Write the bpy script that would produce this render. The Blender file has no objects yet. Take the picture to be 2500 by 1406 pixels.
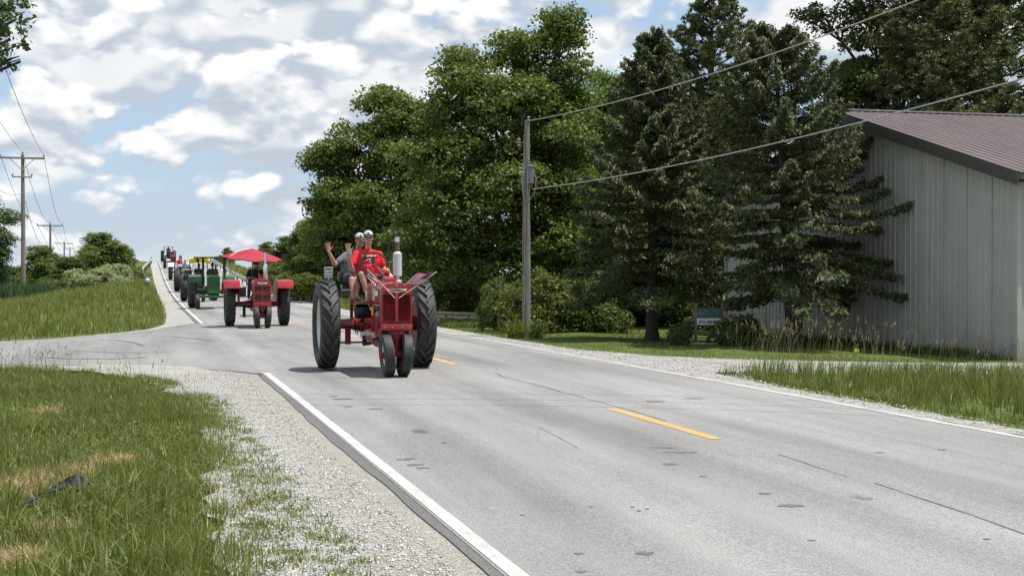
import bpy, bmesh, math, random
import numpy as np
from mathutils import Vector, Matrix, Euler
from mathutils.geometry import tessellate_polygon

R = math.radians
SC = bpy.context.scene
COL = SC.collection

# ------------------------------------------------------------------ camera
EYE = 1.676
FPX = 3450.0
cam_d = bpy.data.cameras.new('camera')
cam = bpy.data.objects.new('camera', cam_d)
COL.objects.link(cam)
cam.location = (0, 0, EYE)
cam.rotation_euler = (R(90) - math.atan(38.0 / FPX), 0, 0)
cam_d.sensor_width = 36.0
cam_d.lens = FPX / 2500.0 * 36.0
cam_d.clip_start = 0.1
cam_d.clip_end = 6000
SC.camera = cam

# ------------------------------------------------------------------ sun, sky, exposure
SUN_VEC = Vector((0.34, -0.07, 1.0)).normalized()
sun_d = bpy.data.lights.new('sun', 'SUN')
sun_d.energy = 4.6
sun_d.angle = R(0.53)
sun_d.color = (1.0, 0.955, 0.89)
sun = bpy.data.objects.new('sun', sun_d)
COL.objects.link(sun)
sun.rotation_euler = SUN_VEC.to_track_quat('Z', 'Y').to_euler()
SUN_EL = math.asin(SUN_VEC.z)
SUN_ROT = math.atan2(SUN_VEC.x, SUN_VEC.y)

SC.view_settings.view_transform = 'Standard'
SC.view_settings.look = 'None'
SC.view_settings.exposure = 0.42
SC.view_settings.gamma = 1.0
SC.view_settings.use_curve_mapping = False
SC.cycles.max_bounces = 8
SC.cycles.transparent_max_bounces = 6
SC.cycles.use_denoising = True
SC.cycles.use_adaptive_sampling = False
SC.cycles.sample_clamp_indirect = 4.0


class NT:
    """small helper round a node tree"""
    def __init__(s, tree):
        s.t = tree
        for n in list(tree.nodes):
            tree.nodes.remove(n)

    def n(s, typ, ins=None, **props):
        nd = s.t.nodes.new(typ)
        for k, v in props.items():
            setattr(nd, k, v)
        for k, v in (ins or {}).items():
            sock = nd.inputs[k]
            if hasattr(v, 'is_output'):
                s.t.links.new(v, sock)
            else:
                if isinstance(v, tuple) and len(v) == 3 and sock.type == 'RGBA':
                    v = v + (1.0,)
                sock.default_value = v
        return nd

    def math(s, op, a, b=0.0, c=0.0, clamp=False):
        return s.n('ShaderNodeMath', {0: a, 1: b, 2: c}, operation=op, use_clamp=clamp).outputs[0]

    def ramp(s, fac, stops, interp='LINEAR'):
        nd = s.n('ShaderNodeValToRGB', {'Fac': fac})
        cr = nd.color_ramp
        cr.interpolation = interp
        while len(cr.elements) < len(stops):
            cr.elements.new(0.5)
        for e, (p, c) in zip(cr.elements, stops):
            e.position = p
            e.color = tuple(c) + (1.0,) if len(c) == 3 else c
        return nd.outputs[0]

    def mix(s, fac, a, b, blend='MIX'):
        nd = s.n('ShaderNodeMix', data_type='RGBA', blend_type=blend)
        for i, v in ((0, fac), (6, a), (7, b)):
            if hasattr(v, 'is_output'):
                s.t.links.new(v, nd.inputs[i])
            else:
                if isinstance(v, tuple) and len(v) == 3:
                    v = v + (1.0,)
                nd.inputs[i].default_value = v
        return nd.outputs[2]

    def noise(s, vec, scale, detail=4.0, rough=0.55, dist=0.0):
        ins = {'Scale': scale, 'Detail': detail, 'Roughness': rough, 'Distortion': dist}
        if vec is not None:
            ins['Vector'] = vec
        return s.n('ShaderNodeTexNoise', ins).outputs['Fac']

    def sstep(s, v, a, b, lo=0.0, hi=1.0):
        return s.n('ShaderNodeMapRange', {0: v, 1: a, 2: b, 3: lo, 4: hi}, interpolation_type='SMOOTHSTEP').outputs[0]

    def mapping(s, vec, scale=(1, 1, 1), loc=(0, 0, 0)):
        return s.n('ShaderNodeMapping', {'Vector': vec, 'Scale': scale, 'Location': loc}).outputs[0]


# ---- world: physical sky with a broken deck of cumulus
wd = bpy.data.worlds.new('World')
SC.world = wd
wd.use_nodes = True
wd.cycles.sampling_method = 'MANUAL'
wd.cycles.sample_map_resolution = 512
w = NT(wd.node_tree)
sky = w.n('ShaderNodeTexSky', sky_type='NISHITA', sun_disc=False, sun_elevation=SUN_EL, sun_rotation=SUN_ROT,
          air_density=1.0, dust_density=0.6, ozone_density=1.0)
geo = w.n('ShaderNodeTexCoord').outputs['Generated']
sep = w.n('ShaderNodeSeparateXYZ', {0: geo})
dx, dy, dz = sep.outputs


def cl_vec(up, off):
    """direction on the sky dome, lifted by up; heights are stretched so that banks lie flat"""
    z = w.math('MULTIPLY', w.math('ADD', dz, up), 1.75)
    return w.n('ShaderNodeCombineXYZ', {0: w.math('ADD', dx, off), 1: w.math('ADD', dy, off * .7), 2: z}).outputs[0]


# the heaped clouds seen that day: bearing (tangent right of north), height (tangent above the horizon), half width, half height, strength
HEAPS = [(-0.283, 0.172, 0.022, 0.018, 0.26), (-0.325, 0.150, 0.040, 0.040, 0.18), (-0.165, 0.165, 0.060, 0.042, 0.22), (-0.325, 0.084, 0.034, 0.030, 0.26), (-0.288, 0.058, 0.030, 0.022, 0.22),
         (-0.240, 0.086, 0.032, 0.020, 0.28), (-0.182, 0.106, 0.038, 0.028, 0.28), (-0.138, 0.104, 0.026, 0.024, 0.26), (-0.070, 0.138, 0.030, 0.036, 0.30), (-0.220, 0.190, 0.050, 0.025, 0.16), (-0.035, 0.178, 0.040, 0.028, 0.20),
         (0.060, 0.190, 0.060, 0.030, 0.20), (0.195, 0.155, 0.030, 0.050, 0.22), (-0.105, 0.045, 0.030, 0.014, 0.28), (-0.230, 0.032, 0.060, 0.010, 0.26), (-0.340, 0.030, 0.030, 0.012, 0.24),
         (-0.200, 0.060, 0.042, 0.012, 0.28), (-0.290, 0.020, 0.050, 0.007, 0.20), (-0.150, 0.018, 0.045, 0.008, 0.22), (-0.120, 0.070, 0.024, 0.012, 0.22)]
yy = w.math('MAXIMUM', dy, 0.05)
tx, tz = w.math('DIVIDE', dx, yy), w.math('DIVIDE', dz, yy)


def heaps(up):
    tot = None
    for x, z, a, b, k in HEAPS:
        u = w.math('DIVIDE', w.math('SUBTRACT', tx, x), a)
        v = w.math('DIVIDE', w.math('SUBTRACT', tz, z - up), b)
        r2 = w.math('ADD', w.math('MULTIPLY', u, u), w.math('MULTIPLY', v, v))
        g = w.math('MULTIPLY', w.math('EXPONENT', w.math('MULTIPLY', r2, -0.8)), k * 0.8)
        tot = g if tot is None else w.math('ADD', tot, g)
    return tot


def dens(up, off, sc, puff_k=0.75, fine_k=0.16, heap=False):
    """billowing density: broad masses, cauliflower heads, fine fray"""
    v = cl_vec(up, off)
    wv = w.n('ShaderNodeTexNoise', {'Vector': v, 'Scale': sc * 2.2, 'Detail': 3.0}).outputs['Color']
    v2 = w.n('ShaderNodeMixRGB', {0: 0.035, 1: v, 2: wv}, blend_type='ADD').outputs[0]
    big = w.noise(v2, sc, 2.5, 0.5)
    vo = w.n('ShaderNodeTexVoronoi', {'Vector': v2, 'Scale': sc * 3.4, 'Detail': 2.0, 'Roughness': 0.5}, feature='F1').outputs['Distance']
    fine = w.noise(v2, sc * 5.0, 7.0, 0.62)
    d = w.math('ADD', big, w.math('MULTIPLY', w.math('SUBTRACT', 0.42, vo), puff_k * 0.55))
    d = w.math('ADD', d, w.math('MULTIPLY', w.math('SUBTRACT', fine, 0.5), fine_k))
    if heap:
        d = w.math('ADD', w.math('SUBTRACT', d, 0.05), heaps(up))
    return d


def layer(off, sc, lo, hi, dlt, base, top, heap=False, fine_k=0.16, g=(-0.06, 0.11)):
    d0 = dens(0.0, off, sc, fine_k=fine_k, heap=heap)
    d1 = dens(dlt, off, sc, fine_k=fine_k, heap=heap)
    cov = w.sstep(d0, lo, hi)
    lit = w.sstep(w.math('SUBTRACT', d0, d1), g[0], g[1])     # sunlit where the cloud thins upwards
    thick = w.sstep(d0, hi, hi + 0.30)
    lit = w.math('ADD', lit, w.math('MULTIPLY', thick, -0.22), clamp=True)
    return cov, w.mix(lit, base, top)


CA_OFF, CB_OFF = 6.6, 7.7
# far soft deck, then nearer heaped cumulus in front of it
cA, colA = layer(CA_OFF, 3.2, 0.14, 0.36, 0.034, (0.56, 0.62, 0.71), (0.93, 0.95, 0.97), fine_k=0.16)
cB, colB = layer(CB_OFF, 6.4, 0.37, 0.52, 0.016, (0.55, 0.61, 0.70), (1.08, 1.08, 1.07), heap=True, fine_k=0.32, g=(-0.15, 0.22))
colA = w.mix(w.sstep(dz, 0.0, 0.06, 0.6, 0.0), colA, (0.68, 0.75, 0.85))
colB = w.mix(w.sstep(dz, 0.0, 0.05, 0.55, 0.0), colB, (0.72, 0.78, 0.87))
cA = w.math('MAXIMUM', cA, w.sstep(dz, 0.0, 0.075, 0.85, 0.0))
bg_sky = w.n('ShaderNodeBackground', {'Color': sky.outputs[0], 'Strength': 0.10})
bg_thin = w.n('ShaderNodeBackground', {'Color': (0.50, 0.66, 0.87), 'Strength': 0.72})
bg_A = w.n('ShaderNodeBackground', {'Color': colA, 'Strength': 0.74})
bg_B = w.n('ShaderNodeBackground', {'Color': colB, 'Strength': 0.74})
m1 = w.n('ShaderNodeMixShader', {0: 0.72, 1: bg_sky.outputs[0], 2: bg_thin.outputs[0]})
m2 = w.n('ShaderNodeMixShader', {0: cA, 1: m1.outputs[0], 2: bg_A.outputs[0]})
m3 = w.n('ShaderNodeMixShader', {0: cB, 1: m2.outputs[0], 2: bg_B.outputs[0]})
w.n('ShaderNodeOutputWorld', {0: m3.outputs[0]})

# ------------------------------------------------------------------ frames and terrain heights
TH = R(14.59)
CT, ST = math.cos(TH), math.sin(TH)


def rd(s, p, z=0.0):
    """a point s metres along the road and p metres right of the camera's own line"""
    return Vector((p * CT - s * ST, p * ST + s * CT, z))


def at(x, y, d):
    """a point that lies d metres ahead, read off the photograph (2500 x 1406)"""
    return Vector(((x - 1250.0) / FPX * d, d, EYE + (665.0 - y) / FPX * d))


def sp_of(v):
    return (v.y * CT - v.x * ST, v.x * CT + v.y * ST)


_zs = np.array([-80, 12, 20, 36, 51, 66, 81, 105, 134, 161, 188, 200, 212, 228, 300, 420, 4000], float)
_zz = np.array([0, 0, -.01, -.08, -.15, -.15, -.09, .11, .69, 1.58, 2.6, 3.05, 3.3, 3.2, 1.2, -.4, -.5], float)
_gs = np.arange(-80, 4000, 1.0)
_gz = np.interp(_gs, _zs, _zz)
_k = np.exp(-0.5 * (np.arange(-18, 19) / 7.0) ** 2)
_gz = np.convolve(np.pad(_gz, 18, mode='edge'), _k / _k.sum(), mode='valid')


def zr(s):
    return np.interp(s, _gs, _gz)


def p_right(s):
    """right edge line; the road narrows towards the bridge"""
    return np.interp(s, [-50, 12, 40, 60, 110, 4000], [8.66, 8.66, 8.6, 8.55, 8.0, 8.0])


P_LEFT = 2.0


def smooth(t):
    t = np.clip(t, 0, 1)
    return t * t * (3 - 2 * t)


def crown(s, p):
    pr = p_right(s)
    mid = (P_LEFT + pr) / 2
    return 0.05 * (1 - ((p - mid) / ((pr - P_LEFT) / 2)) ** 2)


def h_road(s, p):
    return zr(s) + np.maximum(crown(s, p), -0.03)


def h_ground(s, p):
    s = np.asarray(s, float)
    p = np.asarray(p, float)
    base = zr(s) - 0.045
    dl = np.maximum(0, 0.2 - p)
    dr = np.maximum(0, p - 10.2)
    fl = np.interp(s, [-50, 30, 60, 110, 4000], [-.05, -.05, -.45, -.75, -1.0])
    fr = np.interp(s, [-50, 40, 80, 200, 4000], [-.10, -.16, -.2, -.5, -.5])
    zl = base + (fl - base) * smooth(dl / 9.0)
    berm = np.interp(s, [46, 54, 62, 78, 100, 125, 160], [0, .10, .38, .72, .85, .7, .2])
    edge = np.interp(s, [44, 50, 70], [0.1, 0.8, 1.02])
    zl = zl + berm * smooth((edge - 0.05 - p) / 1.4) * (1 - smooth((-p - 2.0) / 9.0))
    zrr = base + (fr - base) * smooth(dr / 9.0)
    h = np.where(p < 5, zl, zrr)
    inside = (p > 1.25) & (p < 9.4)
    return np.where(inside, base - 0.06, h)


def gz_at(x, y):
    s, p = sp_of(Vector((x, y, 0)))
    return float(h_ground(s, p))


# ------------------------------------------------------------------ tags
def tag(o, label=None, cat=None, group=None, kind=None):
    if label:
        o['label'] = label
    if cat:
        o['category'] = cat
    if group:
        o['group'] = group
    if kind:
        o['kind'] = kind
    return o


def empty(name, loc=(0, 0, 0), rz=0.0, label=None, cat=None, group=None):
    o = bpy.data.objects.new(name, None)
    COL.objects.link(o)
    o.location = loc
    o.rotation_euler = (0, 0, rz)
    o.empty_display_size = 0.2
    return tag(o, label, cat, group)


def link_mesh(name, me, parent=None, mats=None):
    o = bpy.data.objects.new(name, me)
    COL.objects.link(o)
    if mats is not None:
        for m in (mats if isinstance(mats, (list, tuple)) else [mats]):
            me.materials.append(m)
    if parent is not None:
        o.parent = parent
    return o


def copy_tree(o, parent=None):
    c = o.copy()
    COL.objects.link(c)
    c.parent = parent
    for ch in list(o.children):
        copy_tree(ch, c)
    return c


# ------------------------------------------------------------------ mesh collector
class MB:
    def __init__(s):
        s.v, s.f, s.m, s.sm = [], [], [], []

    def add(s, verts, faces, m=0, smooth=False):
        o = len(s.v)
        s.v.extend([tuple(x) for x in verts])
        for f in faces:
            s.f.append(tuple(i + o for i in f))
            s.m.append(m)
            s.sm.append(smooth)
        return s

    def box(s, c, size, rot=None, m=0, taper=1.0):
        hx, hy, hz = size[0] / 2, size[1] / 2, size[2] / 2
        vs = []
        for z in (-1, 1):
            k = taper if z > 0 else 1.0
            for x, y in ((-1, -1), (1, -1), (1, 1), (-1, 1)):
                vs.append(Vector((x * hx * k, y * hy * k, z * hz)))
        if rot is not None:
            e = rot if isinstance(rot, Matrix) else Euler(rot).to_matrix()
            vs = [e @ v for v in vs]
        vs = [v + Vector(c) for v in vs]
        s.add(vs, [(3, 2, 1, 0), (4, 5, 6, 7), (0, 1, 5, 4), (1, 2, 6, 5), (2, 3, 7, 6), (3, 0, 4, 7)], m)
        return s

    def bar(s, a, b, wdt, hgt, m=0):
        a, b = Vector(a), Vector(b)
        d = b - a
        q = d.to_track_quat('Z', 'Y').to_matrix()
        return s.box((a + b) / 2, (wdt, hgt, d.length), q, m)

    def cyl(s, a, b, r0, r1=None, n=14, m=0, caps=True, smooth=True):
        r1 = r0 if r1 is None else r1
        a, b = Vector(a), Vector(b)
        q = (b - a).to_track_quat('Z', 'Y').to_matrix()
        vs = []
        for c, r in ((a, r0), (b, r1)):
            for i in range(n):
                t = 2 * math.pi * i / n
                vs.append(c + q @ Vector((r * math.cos(t), r * math.sin(t), 0)))
        s.add(vs, [(i, (i + 1) % n, n + (i + 1) % n, n + i) for i in range(n)], m, smooth)
        if caps:
            s.add(vs[:n], [tuple(range(n - 1, -1, -1))], m)
            s.add(vs[n:], [tuple(range(n))], m)
        return s

    def tube(s, pts, r, n=8, m=0, closed=False):
        pts = [Vector(p) for p in pts]
        rr = r if isinstance(r, (list, tuple)) else [r] * len(pts)
        k = len(pts)
        vs = []
        prev = None
        for i, p in enumerate(pts):
            if closed:
                d = pts[(i + 1) % k] - pts[i - 1]
            else:
                d = pts[min(i + 1, k - 1)] - pts[max(i - 1, 0)]
            d.normalize()
            if prev is None:
                up = Vector((0, 0, 1)) if abs(d.z) < 0.9 else Vector((1, 0, 0))
            else:
                up = prev
            x = d.cross(up)
            if x.length < 1e-6:
                x = d.orthogonal()
            x.normalize()
            y = x.cross(d).normalized()
            prev = y
            for j in range(n):
                t = 2 * math.pi * j / n
                vs.append(p + (x * math.cos(t) + y * math.sin(t)) * rr[i])
        fs = []
        for i in range(k if closed else k - 1):
            i2 = (i + 1) % k
            for j in range(n):
                fs.append((i * n + j, i * n + (j + 1) % n, i2 * n + (j + 1) % n, i2 * n + j))
        s.add(vs, fs, m, True)
        if not closed:
            s.add(vs[:n], [tuple(range(n - 1, -1, -1))], m)
            s.add(vs[-n:], [tuple(range(n))], m)
        return s

    def lathe(s, prof, n=32, m=0, axis='X', c=(0, 0, 0), closed=False, smooth=True):
        """prof: (along, radius)"""
        vs = []
        for a, r in prof:
            for i in range(n):
                t = 2 * math.pi * i / n
                u, v = r * math.cos(t), r * math.sin(t)
                p = {'X': (a, u, v), 'Y': (v, a, u), 'Z': (u, v, a)}[axis]
                vs.append(Vector(p) + Vector(c))
        k = len(prof)
        fs = []
        for i in range(k if closed else k - 1):
            i2 = (i + 1) % k
            for j in range(n):
                fs.append((i * n + j, i * n + (j + 1) % n, i2 * n + (j + 1) % n, i2 * n + j))
        s.add(vs, fs, m, smooth)
        return s

    def sphere(s, c, r, nu=12, nv=8, m=0):
        rx, ry, rz = r if isinstance(r, (tuple, list)) else (r, r, r)
        c = Vector(c)
        vs = [c + Vector((0, 0, -rz))]
        for j in range(1, nv):
            ph = -math.pi / 2 + math.pi * j / nv
            for i in range(nu):
                t = 2 * math.pi * i / nu
                vs.append(c + Vector((rx * math.cos(ph) * math.cos(t), ry * math.cos(ph) * math.sin(t), rz * math.sin(ph))))
        vs.append(c + Vector((0, 0, rz)))
        fs = [(0, 1 + (i + 1) % nu, 1 + i) for i in range(nu)]
        for j in range(nv - 2):
            for i in range(nu):
                a = 1 + j * nu
                fs.append((a + i, a + (i + 1) % nu, a + nu + (i + 1) % nu, a + nu + i))
        top = len(vs) - 1
        a = 1 + (nv - 2) * nu
        fs += [(a + i, a + (i + 1) % nu, top) for i in range(nu)]
        s.add(vs, fs, m, True)
        return s

    def prism(s, outline, x0, x1, axis='X', m=0, smooth=False):
        """outline in the two other axes, extruded along axis"""
        def P(a, uv):
            return {'X': (a, uv[0], uv[1]), 'Y': (uv[0], a, uv[1]), 'Z': (uv[0], uv[1], a)}[axis]
        n = len(outline)
        vs = [P(x0, u) for u in outline] + [P(x1, u) for u in outline]
        s.add(vs, [(i, (i + 1) % n, n + (i + 1) % n, n + i) for i in range(n)], m, smooth)
        s.add(vs, [tuple(range(n - 1, -1, -1)), tuple(range(n, 2 * n))], m)
        return s

    def loft(s, rings, m=0, caps=True, smooth=True):
        n = len(rings[0])
        vs = [p for r in rings for p in r]
        fs = []
        for i in range(len(rings) - 1):
            for j in range(n):
                fs.append((i * n + j, i * n + (j + 1) % n, (i + 1) * n + (j + 1) % n, (i + 1) * n + j))
        s.add(vs, fs, m, smooth)
        if caps:
            s.add(rings[0], [tuple(range(n - 1, -1, -1))], m)
            s.add(rings[-1], [tuple(range(n))], m)
        return s

    def mesh(s, name, mats=None, bevel=0.0, sharp=35.0):
        me = bpy.data.meshes.new(name)
        me.from_pydata(s.v, [], s.f)
        me.polygons.foreach_set('material_index', s.m)
        me.polygons.foreach_set('use_smooth', s.sm)
        bm = bmesh.new()
        bm.from_mesh(me)
        bmesh.ops.remove_doubles(bm, verts=bm.verts, dist=1e-5)
        bmesh.ops.recalc_face_normals(bm, faces=bm.faces)
        if bevel > 0:
            es = [e for e in bm.edges if len(e.link_faces) == 2 and e.calc_face_angle(0) > R(40)]
            bmesh.ops.bevel(bm, geom=es, offset=bevel, segments=2, affect='EDGES', clamp_overlap=True, profile=0.6)
        bm.to_mesh(me)
        bm.free()
        if any(s.sm) or bevel > 0:
            me.set_sharp_from_angle(angle=R(sharp))
        me.update()
        if mats is not None:
            for mt in (mats if isinstance(mats, (list, tuple)) else [mats]):
                me.materials.append(mt)
        return me

    def build(s, name, mats, parent=None, bevel=0.0, sharp=35.0):
        return link_mesh(name, s.mesh(name, mats, bevel, sharp), parent)


def arr_mesh(name, verts, polys, mat=None, midx=None, smooth=False):
    """verts (N,3); polys: list of (M,k) index arrays"""
    me = bpy.data.meshes.new(name)
    verts = np.asarray(verts, np.float32)
    me.vertices.add(len(verts))
    me.vertices.foreach_set('co', verts.ravel())
    idx = np.concatenate([p.ravel() for p in polys]).astype(np.int32)
    tot = np.concatenate([np.full(len(p), p.shape[1]) for p in polys])
    start = np.concatenate([[0], np.cumsum(tot)[:-1]]).astype(np.int32)
    me.loops.add(len(idx))
    me.loops.foreach_set('vertex_index', idx)
    me.polygons.add(len(start))
    me.polygons.foreach_set('loop_start', start)
    if midx is not None:
        me.polygons.foreach_set('material_index', np.asarray(midx, np.int32))
    if smooth:
        me.polygons.foreach_set('use_smooth', np.ones(len(start), bool))
    me.update(calc_edges=True)
    if mat is not None:
        for mt in (mat if isinstance(mat, (list, tuple)) else [mat]):
            me.materials.append(mt)
    return me

# ------------------------------------------------------------------ materials
def new_mat(name):
    m = bpy.data.materials.new(name)
    m.use_nodes = True
    return m, NT(m.node_tree)


def finish(t, bsdf):
    t.n('ShaderNodeOutputMaterial', {0: bsdf})


def pm(name, col, rough=0.5, metal=0.0, var=0.18, scale=6.0, bump=0.0, bscale=40.0, coat=0.0, dirt=None, dscale=3.0, spec=0.5):
    """principled paint, metal, cloth or rubber with uneven colour, gloss and relief"""
    m, t = new_mat(name)
    co = t.n('ShaderNodeTexCoord').outputs['Object']
    nz = t.noise(co, scale, 5.0, 0.6)
    k = t.sstep(nz, 0.25, 0.75, 1 - var, 1 + var)
    c = t.mix(1.0, col, t.n('ShaderNodeCombineXYZ', {0: k, 1: k, 2: k}).outputs[0], 'MULTIPLY')
    if dirt:
        dn = t.noise(co, dscale, 6.0, 0.65)
        c = t.mix(t.sstep(dn, 0.48, 0.72, 0.0, 0.75), c, dirt)
    b = t.n('ShaderNodeBsdfPrincipled', {'Base Color': c, 'Metallic': metal, 'Coat Weight': coat, 'Specular IOR Level': spec,
                                        'Roughness': t.sstep(nz, 0.2, 0.8, max(0.03, rough - 0.08), min(1, rough + 0.1))})
    if bump:
        bn = t.n('ShaderNodeBump', {'Height': t.noise(co, bscale, 4.0), 'Strength': bump, 'Distance': 0.01})
        t.t.links.new(bn.outputs[0], b.inputs['Normal'])
    finish(t, b.outputs[0])
    return m


def leaf_mat(name, c0, c1, c2, trans=0.38, rough=0.55, nscale=0.7):
    m, t = new_mat(name)
    rnd = t.n('ShaderNodeNewGeometry').outputs['Random Per Island']
    co = t.n('ShaderNodeTexCoord').outputs['Object']
    nz = t.noise(co, nscale, 3.0)
    f = t.math('ADD', t.math('MULTIPLY', rnd, 0.6), t.math('MULTIPLY', nz, 0.4))
    c = t.ramp(f, [(0.15, c0), (0.5, c1), (0.85, c2)])
    b = t.n('ShaderNodeBsdfPrincipled', {'Base Color': c, 'Roughness': rough, 'Specular IOR Level': 0.35})
    tr = t.n('ShaderNodeBsdfTranslucent', {'Color': t.mix(1.0, c, (1.25, 1.25, 0.55), 'MULTIPLY')})
    mx = t.n('ShaderNodeMixShader', {0: trans, 1: b.outputs[0], 2: tr.outputs[0]})
    finish(t, mx.outputs[0])
    return m


M = {}
# vegetation
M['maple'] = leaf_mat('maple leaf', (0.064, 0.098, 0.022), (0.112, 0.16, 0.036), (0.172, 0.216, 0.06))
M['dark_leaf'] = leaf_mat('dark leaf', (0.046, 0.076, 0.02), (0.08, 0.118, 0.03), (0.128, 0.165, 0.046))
M['cotton'] = leaf_mat('cottonwood leaf', (0.04, 0.068, 0.02), (0.066, 0.102, 0.026), (0.098, 0.138, 0.04), 0.25, 0.4)
M['spruce'] = leaf_mat('spruce needle', (0.05, 0.071, 0.037), (0.088, 0.115, 0.053), (0.152, 0.176, 0.07), 0.14, 0.6, 1.6)
M['pine'] = leaf_mat('pine needle', (0.058, 0.084, 0.034), (0.098, 0.126, 0.046), (0.148, 0.17, 0.062), 0.15, 0.6)
M['yew'] = leaf_mat('yew needle', (0.045, 0.075, 0.024), (0.078, 0.115, 0.032), (0.13, 0.165, 0.045), 0.15, 0.6, 2.0)
M['shrub'] = leaf_mat('shrub leaf', (0.062, 0.092, 0.024), (0.108, 0.145, 0.034), (0.165, 0.2, 0.054))
M['bright_leaf'] = leaf_mat('bright leaf', (0.060, 0.095, 0.020), (0.11, 0.15, 0.030), (0.19, 0.22, 0.05))
M['flower'] = leaf_mat('white flowering weed', (0.16, 0.21, 0.10), (0.26, 0.31, 0.18), (0.42, 0.46, 0.34))
M['reed'] = leaf_mat('cattail leaf', (0.050, 0.090, 0.045), (0.080, 0.120, 0.060), (0.12, 0.16, 0.08))
M['grass'] = leaf_mat('lush grass', (0.098, 0.13, 0.028), (0.15, 0.188, 0.046), (0.235, 0.255, 0.09), 0.32, 0.5, 1.1)
M['grass_mow'] = leaf_mat('mown lawn grass', (0.088, 0.112, 0.022), (0.128, 0.155, 0.034), (0.19, 0.2, 0.06), 0.25)
M['grass_bank'] = leaf_mat('bank grass', (0.11, 0.14, 0.03), (0.165, 0.2, 0.05), (0.26, 0.27, 0.1), 0.30, 0.5, 0.12)
M['grass_tall'] = leaf_mat('tall roadside grass', (0.098, 0.128, 0.028), (0.15, 0.182, 0.042), (0.24, 0.25, 0.09), 0.32, 0.5, 0.5)
M['straw'] = leaf_mat('dry straw', (0.28, 0.21, 0.10), (0.42, 0.33, 0.17), (0.58, 0.47, 0.27), 0.15)
M['seed'] = leaf_mat('grass seed head', (0.17, 0.17, 0.085), (0.25, 0.24, 0.13), (0.35, 0.32, 0.19), 0.25)
M['bark'] = pm('bark', (0.060, 0.050, 0.040), 0.9, var=0.4, scale=5, bump=0.9, bscale=22)
M['spruce_bark'] = pm('spruce bark', (0.040, 0.032, 0.026), 0.95, var=0.4, scale=6, bump=0.9, bscale=25)
# tractor materials
M['red'] = pm('tractor red', (0.27, 0.010, 0.016), 0.28, var=0.12, coat=0.35, dirt=(0.20, 0.035, 0.03), dscale=5)
M['red_dull'] = pm('weathered red', (0.20, 0.016, 0.018), 0.5, var=0.25, dirt=(0.07, 0.03, 0.025), dscale=6)
M['red_bright'] = pm('fender red', (0.42, 0.020, 0.040), 0.35, var=0.12, coat=0.2, dirt=(0.30, 0.04, 0.05))
M['green'] = pm('tractor green', (0.018, 0.105, 0.026), 0.35, var=0.2, coat=0.2, dirt=(0.03, 0.07, 0.03))
M['dark_green'] = pm('dark green mesh', (0.010, 0.045, 0.016), 0.6, var=0.3, bump=0.6, bscale=120)
M['yellow'] = pm('implement yellow', (0.62, 0.44, 0.02), 0.4, var=0.1)
M['canvas_yellow'] = pm('yellow canvas', (0.78, 0.66, 0.03), 0.7, var=0.08)
M['silver'] = pm('silver rim paint', (0.55, 0.55, 0.57), 0.35, metal=0.35, var=0.12, dirt=(0.35, 0.34, 0.32))
M['chrome'] = pm('bright steel', (0.72, 0.73, 0.75), 0.25, metal=0.8, var=0.08)
M['muffler'] = pm('silver heat paint', (0.55, 0.56, 0.58), 0.45, metal=0.25, var=0.10, dirt=(0.42, 0.41, 0.40))
M['rust'] = pm('rusty pipe', (0.10, 0.070, 0.055), 0.75, var=0.35, scale=14)
M['rubber'] = pm('tyre rubber', (0.026, 0.026, 0.027), 0.62, var=0.3, scale=5, bump=0.25, bscale=50, dirt=(0.075, 0.072, 0.066), dscale=4)
M['rubber_worn'] = pm('worn tread rubber', (0.046, 0.046, 0.046), 0.7, var=0.3, scale=9, bump=0.2)
M['black'] = pm('black paint', (0.012, 0.012, 0.013), 0.35, var=0.25)
M['grey_paint'] = pm('grey tractor paint', (0.22, 0.23, 0.24), 0.45, var=0.2, dirt=(0.10, 0.09, 0.08))
M['white_paint'] = pm('white paint', (0.74, 0.73, 0.70), 0.45, var=0.06, dirt=(0.52, 0.50, 0.45), dscale=2)
M['cream'] = pm('cream enamel', (0.62, 0.56, 0.38), 0.4, var=0.15, dirt=(0.38, 0.28, 0.18), dscale=9)
M['grille_dark'] = pm('dark radiator core', (0.035, 0.010, 0.010), 0.8, var=0.3, bump=0.5, bscale=150)
M['amber'] = pm('amber glass', (0.45, 0.10, 0.015), 0.12, var=0.3, coat=0.6)
M['leather'] = pm('black vinyl', (0.02, 0.02, 0.02), 0.45, var=0.2)
M['umbrella'] = pm('red umbrella cloth', (0.30, 0.010, 0.028), 0.75, var=0.10, scale=3)
# people
M['skin'] = pm('skin', (0.47, 0.255, 0.185), 0.5, var=0.10, scale=14)
M['skin_dk'] = pm('tanned skin', (0.40, 0.21, 0.15), 0.5, var=0.10, scale=14)
M['lip'] = pm('lips', (0.30, 0.11, 0.09), 0.5)
M['shirt_red'] = pm('red cotton', (0.60, 0.016, 0.026), 0.85, var=0.12, scale=9, bump=0.5, bscale=9)
M['shirt_grey'] = pm('grey cotton', (0.13, 0.145, 0.17), 0.9, var=0.15, scale=9, bump=0.5, bscale=9)
M['shirt_black'] = pm('black cotton', (0.016, 0.017, 0.022), 0.9, var=0.3, bump=0.4, bscale=9)
M['shirt_blue'] = pm('pale blue cotton', (0.28, 0.36, 0.46), 0.9, var=0.15)
M['shirt_slate'] = pm('slate cotton', (0.085, 0.105, 0.13), 0.9, var=0.15)
M['denim'] = pm('dark denim', (0.030, 0.040, 0.070), 0.9, var=0.3, scale=12)
M['shorts_dark'] = pm('charcoal shorts', (0.028, 0.028, 0.032), 0.9, var=0.25)
M['shorts_blue'] = pm('dark blue checked shorts', (0.045, 0.060, 0.085), 0.9, var=0.5, scale=30)
M['sock'] = pm('white sock', (0.72, 0.73, 0.76), 0.9, var=0.08)
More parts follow.
